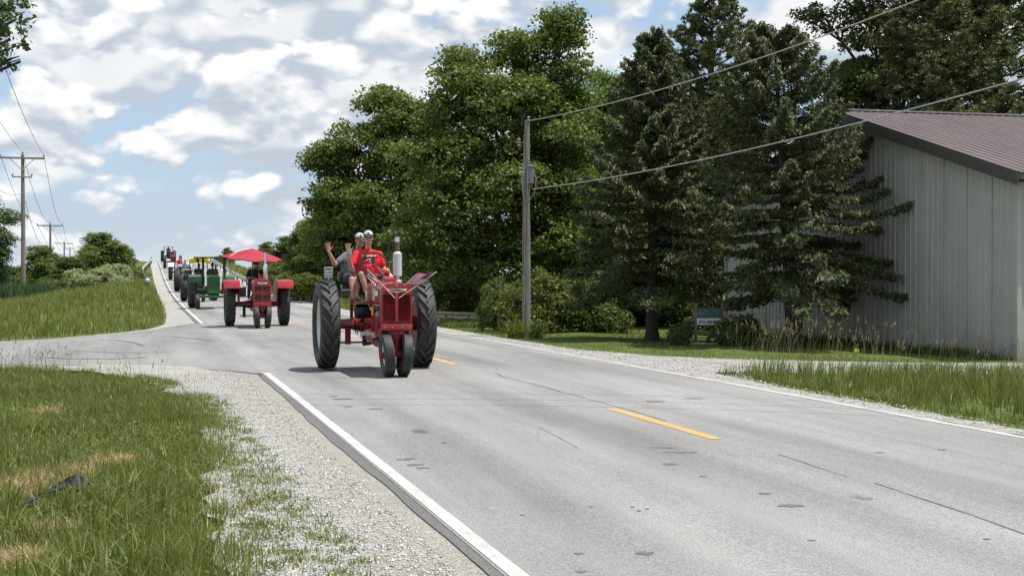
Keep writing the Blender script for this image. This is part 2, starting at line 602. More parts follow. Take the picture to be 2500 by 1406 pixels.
M['shoe_white'] = pm('white shoe', (0.66, 0.66, 0.66), 0.6, var=0.15)
M['shoe_dark'] = pm('dark shoe', (0.025, 0.022, 0.020), 0.6, var=0.25)
M['hair_grey'] = pm('grey hair', (0.42, 0.40, 0.38), 0.8, var=0.2, scale=40)
M['hair_dark'] = pm('dark hair', (0.035, 0.028, 0.022), 0.8, var=0.3, scale=40)
M['cap_light'] = pm('light grey cap cloth', (0.42, 0.44, 0.46), 0.85, var=0.12, scale=30)
M['cap_dark'] = pm('dark cap cloth', (0.030, 0.032, 0.036), 0.85, var=0.2)
M['lens'] = pm('dark lens', (0.008, 0.008, 0.009), 0.1)
M['ink_white'] = pm('white print', (0.75, 0.74, 0.74), 0.8, var=0.1)
M['ink_black'] = pm('black print', (0.02, 0.02, 0.022), 0.7, var=0.2)
M['flag_red'] = pm('flag red cloth', (0.50, 0.02, 0.035), 0.8, var=0.08)
M['flag_white'] = pm('flag white cloth', (0.78, 0.78, 0.78), 0.8, var=0.05)
M['flag_blue'] = pm('flag blue cloth', (0.022, 0.032, 0.12), 0.8, var=0.1)
M['dowel'] = pm('pale painted dowel', (0.50, 0.34, 0.29), 0.6, var=0.1)
# street furniture and building
M['galv'] = pm('galvanised steel', (0.46, 0.47, 0.48), 0.5, metal=0.3, var=0.15, dirt=(0.30, 0.30, 0.29))
M['sign_white'] = pm('sign sheeting', (0.66, 0.67, 0.66), 0.5, var=0.05)
M['teal'] = pm('teal sign paint', (0.045, 0.11, 0.105), 0.6, var=0.15)
M['yel_flag'] = pm('yellow marker film', (0.80, 0.72, 0.04), 0.5, var=0.05)
M['bag'] = pm('black plastic film', (0.012, 0.012, 0.015), 0.22, var=0.3, bump=0.6, bscale=18)
M['wire'] = pm('weathered cable', (0.18, 0.18, 0.17), 0.6, var=0.15)
M['service_wire'] = pm('bare aluminium cable', (0.30, 0.30, 0.285), 0.5, metal=0.1, var=0.15)
M['insul'] = pm('glazed insulator', (0.20, 0.17, 0.16), 0.2, var=0.1)
M['xfmr'] = pm('transformer grey', (0.17, 0.18, 0.19), 0.5, var=0.12)
M['stone'] = pm('pale limestone', (0.46, 0.40, 0.33), 0.9, var=0.25, bump=0.6, bscale=12)
M['post_wood'] = pm('weathered post', (0.16, 0.13, 0.10), 0.9, var=0.35, bump=0.5, bscale=30)
M['mailbox'] = pm('black mailbox enamel', (0.015, 0.016, 0.018), 0.35, var=0.2)
M['siding'] = pm('grey green steel siding', (0.335, 0.34, 0.31), 0.5, var=0.05, scale=1.3, dirt=(0.27, 0.275, 0.25), dscale=1.1)
M['roof'] = pm('brown steel roofing', (0.118, 0.091, 0.086), 0.45, var=0.08, scale=1.0)
M['trim'] = pm('dark brown trim', (0.050, 0.040, 0.038), 0.5, var=0.15)
M['lamp_glass'] = pm('opal lamp glass', (0.75, 0.76, 0.78), 0.3, var=0.05)


def wood_mat():
    m, t = new_mat('silvered pole wood')
    co = t.n('ShaderNodeTexCoord').outputs['Object']
    st = t.mapping(co, (22, 22, 0.8))
    nz = t.noise(st, 1.0, 6.0, 0.6)
    n2 = t.noise(co, 1.3, 3.0)
    c = t.ramp(nz, [(0.30, (0.085, 0.072, 0.062)), (0.5, (0.20, 0.185, 0.17)), (0.72, (0.32, 0.305, 0.285))])
    c = t.mix(t.sstep(n2, 0.4, 0.7, 0.0, 0.5), c, (0.15, 0.125, 0.105))
    b = t.n('ShaderNodeBsdfPrincipled', {'Base Color': c, 'Roughness': 0.9})
    bn = t.n('ShaderNodeBump', {'Height': nz, 'Strength': 0.7, 'Distance': 0.01})
    t.t.links.new(bn.outputs[0], b.inputs['Normal'])
    finish(t, b.outputs[0])
    return m


M['pole'] = wood_mat()


def road_mat(name, base, dark, light, tracks=True, streak=0.6):
    """chip sealed asphalt: speckled stone, long faint wear bands, patches and tar spots (x across, y along)"""
    m, t = new_mat(name)
    co = t.n('ShaderNodeTexCoord').outputs['Object']
    sep = t.n('ShaderNodeSeparateXYZ', {0: co})
    fine = t.noise(co, 75.0, 3.0, 0.7)
    mid = t.noise(co, 18.0, 4.0, 0.6)
    lng = t.noise(t.mapping(co, (1.6, 0.10, 1)), 1.0, 6.0, 0.6)
    blot = t.noise(t.mapping(co, (0.35, 0.12, 1), (7, 3, 0)), 1.0, 5.0, 0.6)
    c = t.mix(t.sstep(fine, 0.30, 0.70), dark, light)
    c = t.mix(0.35, c, base)
    k = t.math('ADD', t.math('MULTIPLY', t.math('SUBTRACT', lng, 0.5), streak), t.math('MULTIPLY', t.math('SUBTRACT', blot, 0.5), streak))
    k = t.math('ADD', k, t.math('MULTIPLY', t.math('SUBTRACT', mid, 0.5), 0.35))
    if tracks:
        fr = t.math('SUBTRACT', t.math('MODULO', t.math('SUBTRACT', sep.outputs[0], 2.0), 3.33), 1.66)
        tr = t.math('SUBTRACT', t.math('ABSOLUTE', fr), 0.85)
        g = t.sstep(t.math('ABSOLUTE', tr), 0.0, 0.5, -0.10, 0.03)
        k = t.math('ADD', k, g)
    k = t.math('ADD', k, 1.0)
    c = t.mix(1.0, c, t.n('ShaderNodeCombineXYZ', {0: k, 1: k, 2: k}).outputs[0], 'MULTIPLY')
    # tar bleeding and small scabs drawn out along the road
    vo = t.n('ShaderNodeTexVoronoi', {'Vector': t.mapping(co, (1.0, 0.45, 1)), 'Scale': 0.95, 'Randomness': 1.0}, feature='F1')
    edge = t.math('ADD', vo.outputs['Distance'], t.math('MULTIPLY', t.math('SUBTRACT', t.noise(co, 9.0, 4.0), 0.5), 0.16))
    sp = t.sstep(edge, 0.045, 0.10, 1.0, 0.0)
    pick = t.n('ShaderNodeSeparateColor', {0: vo.outputs['Color']}).outputs[0]
    sp = t.math('MULTIPLY', sp, t.math('GREATER_THAN', pick, 0.42))
    c = t.mix(t.math('MULTIPLY', sp, 0.75), c, tuple(x * 0.30 for x in base))
    b = t.n('ShaderNodeBsdfPrincipled', {'Base Color': c, 'Roughness': 0.88, 'Specular IOR Level': 0.3})
    bn = t.n('ShaderNodeBump', {'Height': t.math('ADD', fine, t.math('MULTIPLY', mid, 0.4)), 'Strength': 0.55, 'Distance': 0.008})
    t.t.links.new(bn.outputs[0], b.inputs['Normal'])
    finish(t, b.outputs[0])
    return m


M['road'] = road_mat('chip sealed asphalt', (0.205, 0.203, 0.198), (0.095, 0.093, 0.092), (0.35, 0.347, 0.335), True, 0.95)
M['side_road'] = road_mat('side road asphalt', (0.195, 0.194, 0.190), (0.11, 0.11, 0.11), (0.29, 0.29, 0.283), False, 0.9)
M['road_edge'] = road_mat('old dark asphalt edge', (0.115, 0.114, 0.112), (0.055, 0.055, 0.055), (0.20, 0.20, 0.195), False, 0.3)
M['crack'] = pm('tar filled crack', (0.085, 0.085, 0.084), 0.8, var=0.2)


def paint_mat(name, col, wear):
    m, t = new_mat(name)
    co = t.n('ShaderNodeTexCoord').outputs['Object']
    fine = t.noise(co, 90.0, 3.0, 0.7)
    big = t.noise(t.mapping(co, (3, 0.9, 1)), 1.6, 6.0, 0.7)
    f = t.math('ADD', t.math('MULTIPLY', fine, 0.45), t.math('MULTIPLY', big, 0.55))
    c = t.mix(t.sstep(f, 0.55 - wear, 0.66 - wear, 0.0, 0.65), col, (0.27, 0.265, 0.26))
    b = t.n('ShaderNodeBsdfPrincipled', {'Base Color': c, 'Roughness': 0.75})
    finish(t, b.outputs[0])
    return m


M['white_line'] = paint_mat('white road paint', (0.47, 0.463, 0.44), 0.075)
M['yellow_line'] = paint_mat('yellow road paint', (0.56, 0.29, 0.035), 0.085)


def gravel_mat(name, a, b_, c_, dirt, fines=None):
    m, t = new_mat(name)
    co = t.n('ShaderNodeTexCoord').outputs['Object']
    v1 = t.n('ShaderNodeTexVoronoi', {'Vector': co, 'Scale': 42.0}, feature='F1')
    v2 = t.n('ShaderNodeTexVoronoi', {'Vector': co, 'Scale': 95.0}, feature='F1')
    r = t.n('ShaderNodeSeparateColor', {0: v1.outputs['Color']}).outputs[0]
    r2 = t.n('ShaderNodeSeparateColor', {0: v2.outputs['Color']}).outputs[1]
    c = t.ramp(t.math('ADD', t.math('MULTIPLY', r, 0.6), t.math('MULTIPLY', r2, 0.4)), [(0.12, a), (0.5, b_), (0.9, c_)])
    gap = t.sstep(v1.outputs['Distance'], 0.35, 0.75)
    c = t.mix(t.math('MULTIPLY', gap, 0.55), c, dirt)
    nz = t.noise(co, 1.1, 5.0, 0.6)
    c = t.mix(t.sstep(nz, 0.46, 0.70, 0.0, 0.65), c, dirt)
    if fines:                                   # tan fines packed along the asphalt, wheel-rolled
        x = t.n('ShaderNodeSeparateXYZ', {0: co}).outputs[0]
        xx = t.math('ADD', x, t.math('MULTIPLY', t.math('SUBTRACT', nz, 0.5), 0.9))
        c = t.mix(t.sstep(xx, fines[0], fines[1], 0.0, 0.42), c, t.mix(r2, (0.15, 0.13, 0.10), (0.36, 0.33, 0.275)))
    b = t.n('ShaderNodeBsdfPrincipled', {'Base Color': c, 'Roughness': 0.9, 'Specular IOR Level': 0.3})
    hgt = t.math('ADD', t.math('MULTIPLY', v1.outputs['Distance'], -1.0), t.math('MULTIPLY', v2.outputs['Distance'], -0.5))
    bn = t.n('ShaderNodeBump', {'Height': hgt, 'Strength': 0.9, 'Distance': 0.02})
    t.t.links.new(bn.outputs[0], b.inputs['Normal'])
    finish(t, b.outputs[0])
    return m


M['gravel'] = gravel_mat('white limestone gravel', (0.21, 0.205, 0.19), (0.39, 0.385, 0.37), (0.56, 0.56, 0.54), (0.26, 0.24, 0.20))
M['gravel_left'] = gravel_mat('white limestone gravel with tan fines', (0.21, 0.205, 0.19), (0.39, 0.385, 0.37), (0.56, 0.56, 0.54), (0.26, 0.24, 0.20), (0.85, 1.65))
M['gravel_tan'] = gravel_mat('tan driveway gravel', (0.26, 0.24, 0.20), (0.44, 0.41, 0.35), (0.60, 0.57, 0.50), (0.30, 0.26, 0.20))


def pebble_mat():
    m, t = new_mat('limestone pebble')
    rnd = t.n('ShaderNodeNewGeometry').outputs['Random Per Island']
    c = t.ramp(rnd, [(0.0, (0.14, 0.135, 0.13)), (0.25, (0.31, 0.305, 0.29)), (0.7, (0.49, 0.485, 0.47)), (1.0, (0.60, 0.60, 0.58))])
    b = t.n('ShaderNodeBsdfPrincipled', {'Base Color': c, 'Roughness': 0.9})
    finish(t, b.outputs[0])
    return m


M['pebble'] = pebble_mat()


def ground_mat():
    m, t = new_mat('soil under grass')
    co = t.n('ShaderNodeTexCoord').outputs['Object']
    a = t.noise(co, 0.35, 6.0, 0.6)
    b_ = t.noise(co, 6.0, 5.0, 0.65)
    f = t.math('ADD', t.math('MULTIPLY', a, 0.5), t.math('MULTIPLY', b_, 0.5))
    c = t.ramp(f, [(0.30, (0.040, 0.060, 0.014)), (0.47, (0.066, 0.096, 0.020)), (0.58, (0.092, 0.122, 0.030)), (0.72, (0.15, 0.14, 0.065))])
    b = t.n('ShaderNodeBsdfPrincipled', {'Base Color': c, 'Roughness': 0.95, 'Specular IOR Level': 0.2})
    bn = t.n('ShaderNodeBump', {'Height': b_, 'Strength': 0.6, 'Distance': 0.05})
    t.t.links.new(bn.outputs[0], b.inputs['Normal'])
    finish(t, b.outputs[0])
    return m


M['ground'] = ground_mat()


def siding_mat():
    """coated steel with rain streaks and soil splashed up from the ground"""
    m, t = new_mat('streaked steel siding')
    co = t.n('ShaderNodeTexCoord').outputs['Object']
    z = t.n('ShaderNodeSeparateXYZ', {0: co}).outputs[2]
    st = t.noise(t.mapping(co, (6, 6, 0.35)), 1.0, 5.0, 0.6)
    bl = t.noise(co, 0.7, 4.0, 0.6)
    c = t.mix(t.sstep(bl, 0.35, 0.7), (0.365, 0.37, 0.34), (0.32, 0.325, 0.30))
    c = t.mix(t.sstep(st, 0.46, 0.72, 0.0, 0.28), c, (0.215, 0.215, 0.195))
    sp = t.math('ADD', z, t.math('MULTIPLY', t.math('SUBTRACT', t.noise(t.mapping(co, (3, 3, 1.2)), 1.6, 6.0, 0.65), 0.5), 1.3))
    c = t.mix(t.sstep(sp, 0.05, 0.75, 0.55, 0.0), c, (0.16, 0.145, 0.115))
    b = t.n('ShaderNodeBsdfPrincipled', {'Base Color': c, 'Roughness': 0.5})
    finish(t, b.outputs[0])
    return m


M['siding'] = siding_mat()


def thin_cloth(name, col, k=0.45):
    """cloth that lets some sun through"""
    m, t = new_mat(name)
    co = t.n('ShaderNodeTexCoord').outputs['Object']
    nz = t.noise(co, 8.0, 4.0)
    c = t.mix(t.sstep(nz, 0.3, 0.7), tuple(x * .88 for x in col), col)
    a = t.n('ShaderNodeBsdfDiffuse', {'Color': c})
    b = t.n('ShaderNodeBsdfTranslucent', {'Color': c})
    finish(t, t.n('ShaderNodeMixShader', {0: k, 1: a.outputs[0], 2: b.outputs[0]}).outputs[0])
    return m


M['flag_red'] = thin_cloth('flag red cloth', (0.56, 0.02, 0.035))
M['flag_white'] = thin_cloth('flag white cloth', (0.82, 0.82, 0.82))
M['flag_blue'] = thin_cloth('flag blue cloth', (0.022, 0.032, 0.12))
M['tar'] = pm('bled tar', (0.118, 0.117, 0.116), 0.8, var=0.35, scale=20)

# ------------------------------------------------------------------ ground, roads, gravel (local x = p, y = s, turned by TH)
def in_road_frame(o):
    o.rotation_euler = (0, 0, TH)
    return o


def geo_steps(a, b, d0, k):
    out = [a]
    d = d0
    while out[-1] < b:
        out.append(out[-1] + d)
        d *= k
    return out


def make_ground():
    ps = sorted(set([-x for x in geo_steps(0.5, 2500, 0.6, 1.12)] + list(np.arange(0.4, 11.0, 0.5)) + [11 + x for x in geo_steps(0.3, 2500, 0.6, 1.12)]))
    ss = sorted(set([-x for x in geo_steps(1, 400, 1.5, 1.25)] + list(np.arange(0, 260, 1.5)) + [260 + x for x in geo_steps(2, 4500, 4, 1.12)]))
    P, S = np.meshgrid(np.array(ps), np.array(ss))
    Z = h_ground(S, P)
    rs = np.random.RandomState(3)
    lump = 0.035 * np.sin(P * 1.7 + S * 0.6) * np.sin(S * 1.1 - P * .4)
    Z = Z + np.where((P < -1.5) | (P > 10.5), lump, 0.0) * (np.abs(S) < 300)
    V = np.stack([P, S, Z], -1).reshape(-1, 3)
    n, k = P.shape[1], P.shape[0]
    i = (np.arange(k - 1)[:, None] * n + np.arange(n - 1)[None]).ravel()
    F = np.stack([i, i + 1, i + 1 + n, i + n], 1)
    me = arr_mesh('ground', V, [F], M['ground'], smooth=True)
    return tag(in_road_frame(link_mesh('ground', me)), kind='structure')


make_ground()


def grid_strip(name, ss, plo, phi, npn, zoff, mat, parent=None):
    """strip along the road between two edge functions"""
    ss = np.asarray(ss, float)
    lo = np.array([plo(s) for s in ss])
    hi = np.array([phi(s) for s in ss])
    t = np.linspace(0, 1, npn)
    P = lo[:, None] + (hi - lo)[:, None] * t[None]
    S = np.repeat(ss[:, None], npn, 1)
    Z = h_road(S, P) + zoff
    V = np.stack([P, S, Z], -1).reshape(-1, 3)
    i = (np.arange(len(ss) - 1)[:, None] * npn + np.arange(npn - 1)[None]).ravel()
    F = np.stack([i, i + 1, i + 1 + npn, i + npn], 1)
    me = arr_mesh(name, V, [F], mat, smooth=True)
    o = link_mesh(name, me)
    if parent is not None:
        o.parent = parent
        return o
    return in_road_frame(o)


_rng = np.random.RandomState(11)
_wob_s = np.arange(-20, 420, 0.12)
_wob = np.convolve(_rng.randn(len(_wob_s) + 60), np.hanning(14) / 3.0, mode='same')[30:-30] * 0.012
_wob += np.convolve(_rng.randn(len(_wob_s) + 200), np.hanning(90) / 14.0, mode='same')[100:-100] * 0.035


def wob(s, k=0):
    return float(np.interp(s, _wob_s, np.roll(_wob, k)))


S_ROAD = np.concatenate([np.arange(-14, 60, 0.75), np.arange(60, 330, 2.0)])
road = tag(grid_strip('road', S_ROAD, lambda s: 1.93, lambda s: float(p_right(s)) + 0.12, 15, 0.0, M['road']), kind='structure')
S_NEAR = np.arange(-10, 24.0, 0.12)
S_FAR = np.concatenate([np.arange(51.5, 80, 0.3), np.arange(80, 330, 2.0)])
grid_strip('road_edge', S_NEAR, lambda s: 1.835 + wob(s) * .75, lambda s: 1.94, 3, -0.004, M['road_edge'], road)
grid_strip('road_edge', S_FAR, lambda s: 1.77 + wob(s, 99), lambda s: 1.93, 3, -0.004, M['road_edge'], road)
grid_strip('edge_line', np.arange(-10, 24.3, 0.25), lambda s: P_LEFT - 0.048 + wob(s, 500) * .12, lambda s: P_LEFT + 0.055 + wob(s, 900) * .12, 2, 0.004, M['white_line'], road)
grid_strip('edge_line', np.concatenate([np.arange(51.5, 80, 1), np.arange(80, 330, 2.0)]), lambda s: P_LEFT - 0.06, lambda s: P_LEFT + 0.06, 2, 0.004, M['white_line'], road)
grid_strip('edge_line', S_ROAD, lambda s: float(p_right(s)) - 0.06, lambda s: float(p_right(s)) + 0.06, 2, 0.004, M['white_line'], road)


def p_mid(s):
    return 5.42 if s < 30 else float(np.interp(s, [30, 60, 110, 400], [5.42, 5.3, 5.0, 5.0]))


# dash ends measured from the photograph; the rest repeat every 12.19 m
_a = sp_of(at(1605, 1041, EYE * FPX / (1041 - 665)))[0]
for k in range(-1, 16):
    s0 = _a - 1.62 + 12.0 * k
    ss = np.linspace(s0, s0 + 3.25, 8 if k < 6 else 4)
    grid_strip('centre_dash', ss, lambda s: p_mid(s) - 0.062, lambda s: p_mid(s) + 0.062, 2, 0.004, M['yellow_line'], road)


def crack(pts, wdt):
    """a wandering dark joint drawn along the road: (s, p) points"""
    pts = np.array(pts, float)
    ss = np.arange(min(pts[:, 0]), max(pts[:, 0]), 0.06)
    pp = np.interp(ss, pts[:, 0], pts[:, 1])
    V, F = [], []
    for i, (s, p) in enumerate(zip(ss, pp)):
        c = p + wob(s, 300 + int(p * 100)) * 2.4
        ww = wdt * (0.35 + 0.65 * abs(math.sin(s * 3.1 + p) * math.sin(s * 0.9)))
        for q in (c - ww, c + ww):
            V.append((q, s, float(h_road(s, q)) + 0.003))
        if i:
            a = 2 * (i - 1)
            F.append((a, a + 1, a + 3, a + 2))
    me = arr_mesh('crack', V, [np.array(F)], M['crack'])
    link_mesh('crack', me, road)


crack([(14.6, 5.56), (18.0, 5.55), (22.6, 5.60)], 0.012)
crack([(26.0, 5.60), (34.0, 5.60)], 0.014)
crack([(10.2, 5.52), (11.7, 5.55)], 0.010)
crack([(7.4, 5.36), (8.4, 5.46), (9.9, 5.56)], 0.010)
crack([(36.0, 5.6), (44.0, 5.55)], 0.016)
crack([(12.6, 3.9), (14.4, 4.02)], 0.006)


def tar_spot(x, y, wpx, hpx, seed):
    """dark scab on the surface; read off the photograph"""
    r = random.Random(seed)
    d = EYE * FPX / (y - 665)
    s0, p0 = sp_of(at(x, y, d))
    a, b = wpx / FPX * d / 2, hpx / (y - 665) * d / 2
    n = 18
    V = [(p0, s0, float(h_road(s0, p0)) + .003)]
    for i in range(n):
        t = 2 * math.pi * i / n
        k = r.uniform(.55, 1.15)
        dx_, dy_ = a * k * math.cos(t), b * k * math.sin(t)
        p, s = p0 + dx_ * CT + dy_ * ST, s0 - dx_ * ST + dy_ * CT
        V.append((p, s, float(h_road(s, p)) + .003))
    F = np.array([(0, 1 + i, 1 + (i + 1) % n) for i in range(n)])
    link_mesh('tar_spot', arr_mesh('tar_spot', V, [F], M['tar']), road)


for i, q_ in enumerate([(1930, 1250, 64, 9), (1868, 1220, 36, 6), (1572, 1360, 46, 10), (1636, 1145, 38, 6), (1718, 1176, 20, 4), (992, 1122, 50, 6), (1012, 1136, 44, 6), (1030, 1144, 40, 5), (1415, 1357, 30, 6), (1420, 1400, 34, 7),
                        (1560, 1258, 14, 4), (1580, 1254, 12, 3), (1545, 1248, 12, 3), (1275, 1262, 14, 3), (1445, 1246, 12, 3), (836, 974, 46, 4), (812, 967, 30, 3), (915, 1000, 40, 3), (850, 992, 34, 3), (1690, 978, 60, 3), (1600, 986, 50, 2.5), (2150, 1116, 30, 3), (2300, 1106, 24, 3), (1980, 1336, 22, 4), (2410, 1336, 20, 3), (1030, 1056, 18, 3), (1085, 1085, 14, 3), (1660, 1116, 90, 4), (1620, 1104, 70, 4)]):
    tar_spot(*q_, i)


def clip_sheet(name, poly, step, zfun, mat, jit=0.0, kind='structure', seed=1, parent=None):
    """flat polygon (p, s) cut into a fine grid and draped over zfun(s, p)"""
    rs = random.Random(seed)
    pts = []
    for i, a in enumerate(poly):
        b = poly[(i + 1) % len(poly)]
        L = math.hypot(b[0] - a[0], b[1] - a[1])
        j = jit if len(a) < 3 else a[2]
        n = max(1, min(160, int(L / (0.25 if j > .06 else 0.22)))) if j else 1
        for k in range(n):
            t = k / n
            p, s = a[0] + (b[0] - a[0]) * t, a[1] + (b[1] - a[1]) * t
            if k:
                p += rs.uniform(-1, 1) * j
                s += rs.uniform(-1, 1) * j * .6
            pts.append(Vector((p, s, 0)))
    bm = bmesh.new()
    vs = [bm.verts.new(p) for p in pts]
    for f in tessellate_polygon([pts]):
        try:
            bm.faces.new([vs[i] for i in f])
        except ValueError:
            pass
    for ax in (0, 1):
        lo = min(p[ax] for p in pts)
        hi = max(p[ax] for p in pts)
        c = lo + step
        while c < hi:
            co = [0, 0, 0]
            no = [0, 0, 0]
            co[ax] = c
            no[ax] = 1
            bmesh.ops.bisect_plane(bm, geom=bm.verts[:] + bm.edges[:] + bm.faces[:], plane_co=co, plane_no=no)
            c += step
    for v in bm.verts:
        v.co.z = zfun(v.co.y, v.co.x)
    bmesh.ops.recalc_face_normals(bm, faces=bm.faces)
    if sum(f.normal.z for f in bm.faces) < 0:
        bmesh.ops.reverse_faces(bm, faces=bm.faces)
    for f in bm.faces:
        f.smooth = True
    me = bpy.data.meshes.new(name)
    bm.to_mesh(me)
    bm.free()
    me.materials.append(mat)
    o = link_mesh(name, me)
    return tag(in_road_frame(o), kind=kind)


def z_side(s, p):
    return float(h_ground(s, min(p, 0.6))) + 0.045 - 0.004 + (0.0 if p > 0 else 0.02 * min(1, -p))


SIDE = [(2.06, 23.2, 0), (1.90, 24.2), (1.35, 25.2), (0.4, 26.3), (-1.0, 27.0), (-2.6, 27.4), (-6, 27.6), (-70, 27.6),
        (-70, 37), (-8, 37), (-5.5, 37.3), (-3.6, 38.2), (-2.4, 39.3), (-0.6, 43.0), (0.4, 46.2), (1.1, 49.6), (2.06, 51.8, 0)]
clip_sheet('side_road', SIDE, 1.2, z_side, M['side_road'], 0.05)


def z_gr(s, p):
    return float(h_ground(s, min(p, 0.9))) + 0.030 - max(0, p - 1.2) * 0.004 + (0.026 if p < 0.9 else 0.006) * float(smooth((s - 24.6) / 1.2))


# white gravel shoulder in the near left corner and along the bank
GRASS_EDGE = [(0.86, -6), (0.86, 7.6), (0.86, 9.0), (0.88, 10.6), (0.95, 12.9), (0.98, 14.9), (0.95, 17.0), (0.88, 19.7), (0.58, 22.4),
              (0.15, 24.6), (-0.55, 26.0), (-2.5, 26.75), (-6, 26.95), (-40, 27.0)]
g1 = [(p - 0.42, s - (0.45 if s > 24 else 0), 0.085) for p, s in GRASS_EDGE] + [(-40, 28.0), (-6, 28.0), (-2.6, 27.8), (-1.0, 27.4), (0.4, 26.7), (1.35, 25.6), (1.86, 24.3), (1.88, 23.4), (1.88, -6)]
clip_sheet('gravel_shoulder', g1, 0.8, z_gr, M['gravel_left'], 0.012, seed=4)
g2 = [(1.80, 51.9), (1.1, 49.75), (0.4, 46.35), (-0.6, 43.15), (-2.4, 39.45), (-3.6, 38.35), (-5.5, 37.45), (-8, 37.15), (-30, 37.15), (-30, 37.6), (-7, 37.7), (-4.0, 38.7),
      (-2.6, 39.9), (-0.8, 43.6), (0.15, 46.7), (0.55, 49.8), (0.75, 53), (0.92, 70), (0.95, 110), (0.9, 140), (0.6, 330), (1.80, 330)]
clip_sheet('gravel_shoulder', g2, 3.0, lambda s, p: float(zr(s)) - 0.012 if p > 0 else float(h_ground(s, p)) + 0.034, M['gravel'], 0.03, seed=5)

# right shoulder and the gravel drive that leaves it
def z_rs(s, p):
    return float(h_ground(s, max(p, 9.45))) + 0.028


g3 = [(8.84, -8), (8.84, 12), (8.78, 40), (8.72, 62), (8.2, 110), (8.2, 330), (9.4, 330), (9.3, 110), (9.6, 62), (9.45, 40), (9.5, 33), (9.55, 30.7), (10.3, 27.8), (11.6, 25.9),
      (14.0, 24.9), (18, 24.2), (34, 23.4), (34, 20.2), (20, 20.8), (14.5, 21.3), (11.2, 22.0), (10.0, 22.75), (9.45, 22.6), (9.30, 21), (9.2, 19), (9.22, 14), (9.3, 9), (9.3, -8)]
clip_sheet('gravel_drive', g3, 1.0, z_rs, M['gravel'], 0.05, seed=6)


# ------------------------------------------------------------------ scattering helpers
def in_poly(P, poly):
    x, y = P[:, 0], P[:, 1]
    ins = np.zeros(len(P), bool)
    n = len(poly)
    for i in range(n):
        x1, y1 = poly[i][:2]
        x2, y2 = poly[(i + 1) % n][:2]
        c = ((y1 > y) != (y2 > y)) & (x < (x2 - x1) * (y - y1) / (y2 - y1 + 1e-12) + x1)
        ins ^= c
    return ins


def scatter(rs, poly, n, dens=None):
    """n random (p, s) points in a polygon; dens(p, s) thins them"""
    a = np.array([q[:2] for q in poly])
    lo, hi = a.min(0), a.max(0)
    out = []
    got = 0
    while got < n:
        q = rs.rand(n * 2, 2) * (hi - lo) + lo
        q = q[in_poly(q, poly)]
        if dens is not None:
            q = q[rs.rand(len(q)) < dens(q[:, 0], q[:, 1])]
        out.append(q)
        got += len(q)
    return np.concatenate(out)[:n]


def blades(rs, P, h, w_, lean=0.5, segs=3, az=None, wind=0.0):
    """grass blades as tapering bent ribbons: P (N,3) roots, h heights, w_ widths"""
    n = len(P)
    az = rs.rand(n) * 2 * np.pi if az is None else az
    ln = np.clip(np.abs(rs.randn(n)) * lean, 0.02, 1.3)
    off = np.stack([np.cos(az), np.sin(az), np.zeros(n)], 1) * (ln * h)[:, None]
    off[:, 0] += wind * h
    sz = rs.rand(n) * np.pi
    side = np.stack([np.cos(sz), np.sin(sz), np.zeros(n)], 1)
    rise = h * np.sqrt(np.clip(1 - 0.35 * ln ** 2, 0.25, 1))
    V = np.zeros((n, 2 * segs + 1, 3))
    for i in range(segs):
        t = i / segs
        c = P + off * t ** 1.8
        c[:, 2] += rise * (t * (1.25 - 0.25 * t))
        ww = (w_ * 0.5 * (1 - t) ** 0.6)[:, None]
        V[:, 2 * i] = c - side * ww
        V[:, 2 * i + 1] = c + side * ww
    tip = P + off
    tip[:, 2] += rise
    V[:, -1] = tip
    k = 2 * segs + 1
    b = np.arange(n)[:, None] * k
    quads = []
    for i in range(segs - 1):
        quads.append(b + np.array([2 * i, 2 * i + 1, 2 * i + 3, 2 * i + 2]))
    tris = b + np.array([2 * segs - 2, 2 * segs - 1, 2 * segs])
    return V.reshape(-1, 3), quads, tris, tip


def grass_obj(name, rs, PS, h, w_, mat, lean=0.5, segs=3, parent=None, zf=h_ground, wind=0.0):
    z = zf(PS[:, 1], PS[:, 0]) - 0.01
    P = np.stack([PS[:, 0], PS[:, 1], z], 1)
    V, q, t, tip = blades(rs, P, h, w_, lean, segs, wind=wind)
    polys = ([np.concatenate(q)] if q else []) + [t]
    o = link_mesh(name, arr_mesh(name, V, polys, mat))
    if parent is None:
        in_road_frame(o)
    else:
        o.parent = parent
    tag(o, kind='stuff')
    return o, tip


def clumpy(rs, poly, n, tufts, spread, dens=None):
    c = scatter(rs, poly, tufts, dens)
    i = rs.randint(0, tufts, n)
    return c[i] + rs.randn(n, 2) * spread, i


rs = np.random.RandomState(21)
# --- near left verge: lush ankle-deep grass with bare straw patches and thin edges on the gravel
VERGE = GRASS_EDGE + [(-40, 10), (-9, 6), (-6, -6)]
VERGE_NEAR = [q for q in GRASS_EDGE if q[1] < 26.8] + [(-4.6, 26.85), (-6.0, 20), (-4.5, 6.0), (-1.5, 5.2), (0.6, 5.2)]
BARE = [(at(60, 1180, 11.2), 0.40, 0.22), (at(165, 1150, 11.9), 0.30, 0.16), (at(90, 1290, 9.25), 0.26, 0.12), (at(15, 1355, 8.35), 0.24, 0.14),
        (at(120, 1000, 17.3), 0.20, 0.12), (at(270, 1120, 12.6), 0.22, 0.16), (at(590, 1085, 14.0), 0.16, 0.2), (at(620, 1225, 10.4), 0.2, 0.2), (at(560, 1300, 9.2), 0.2, 0.2)]


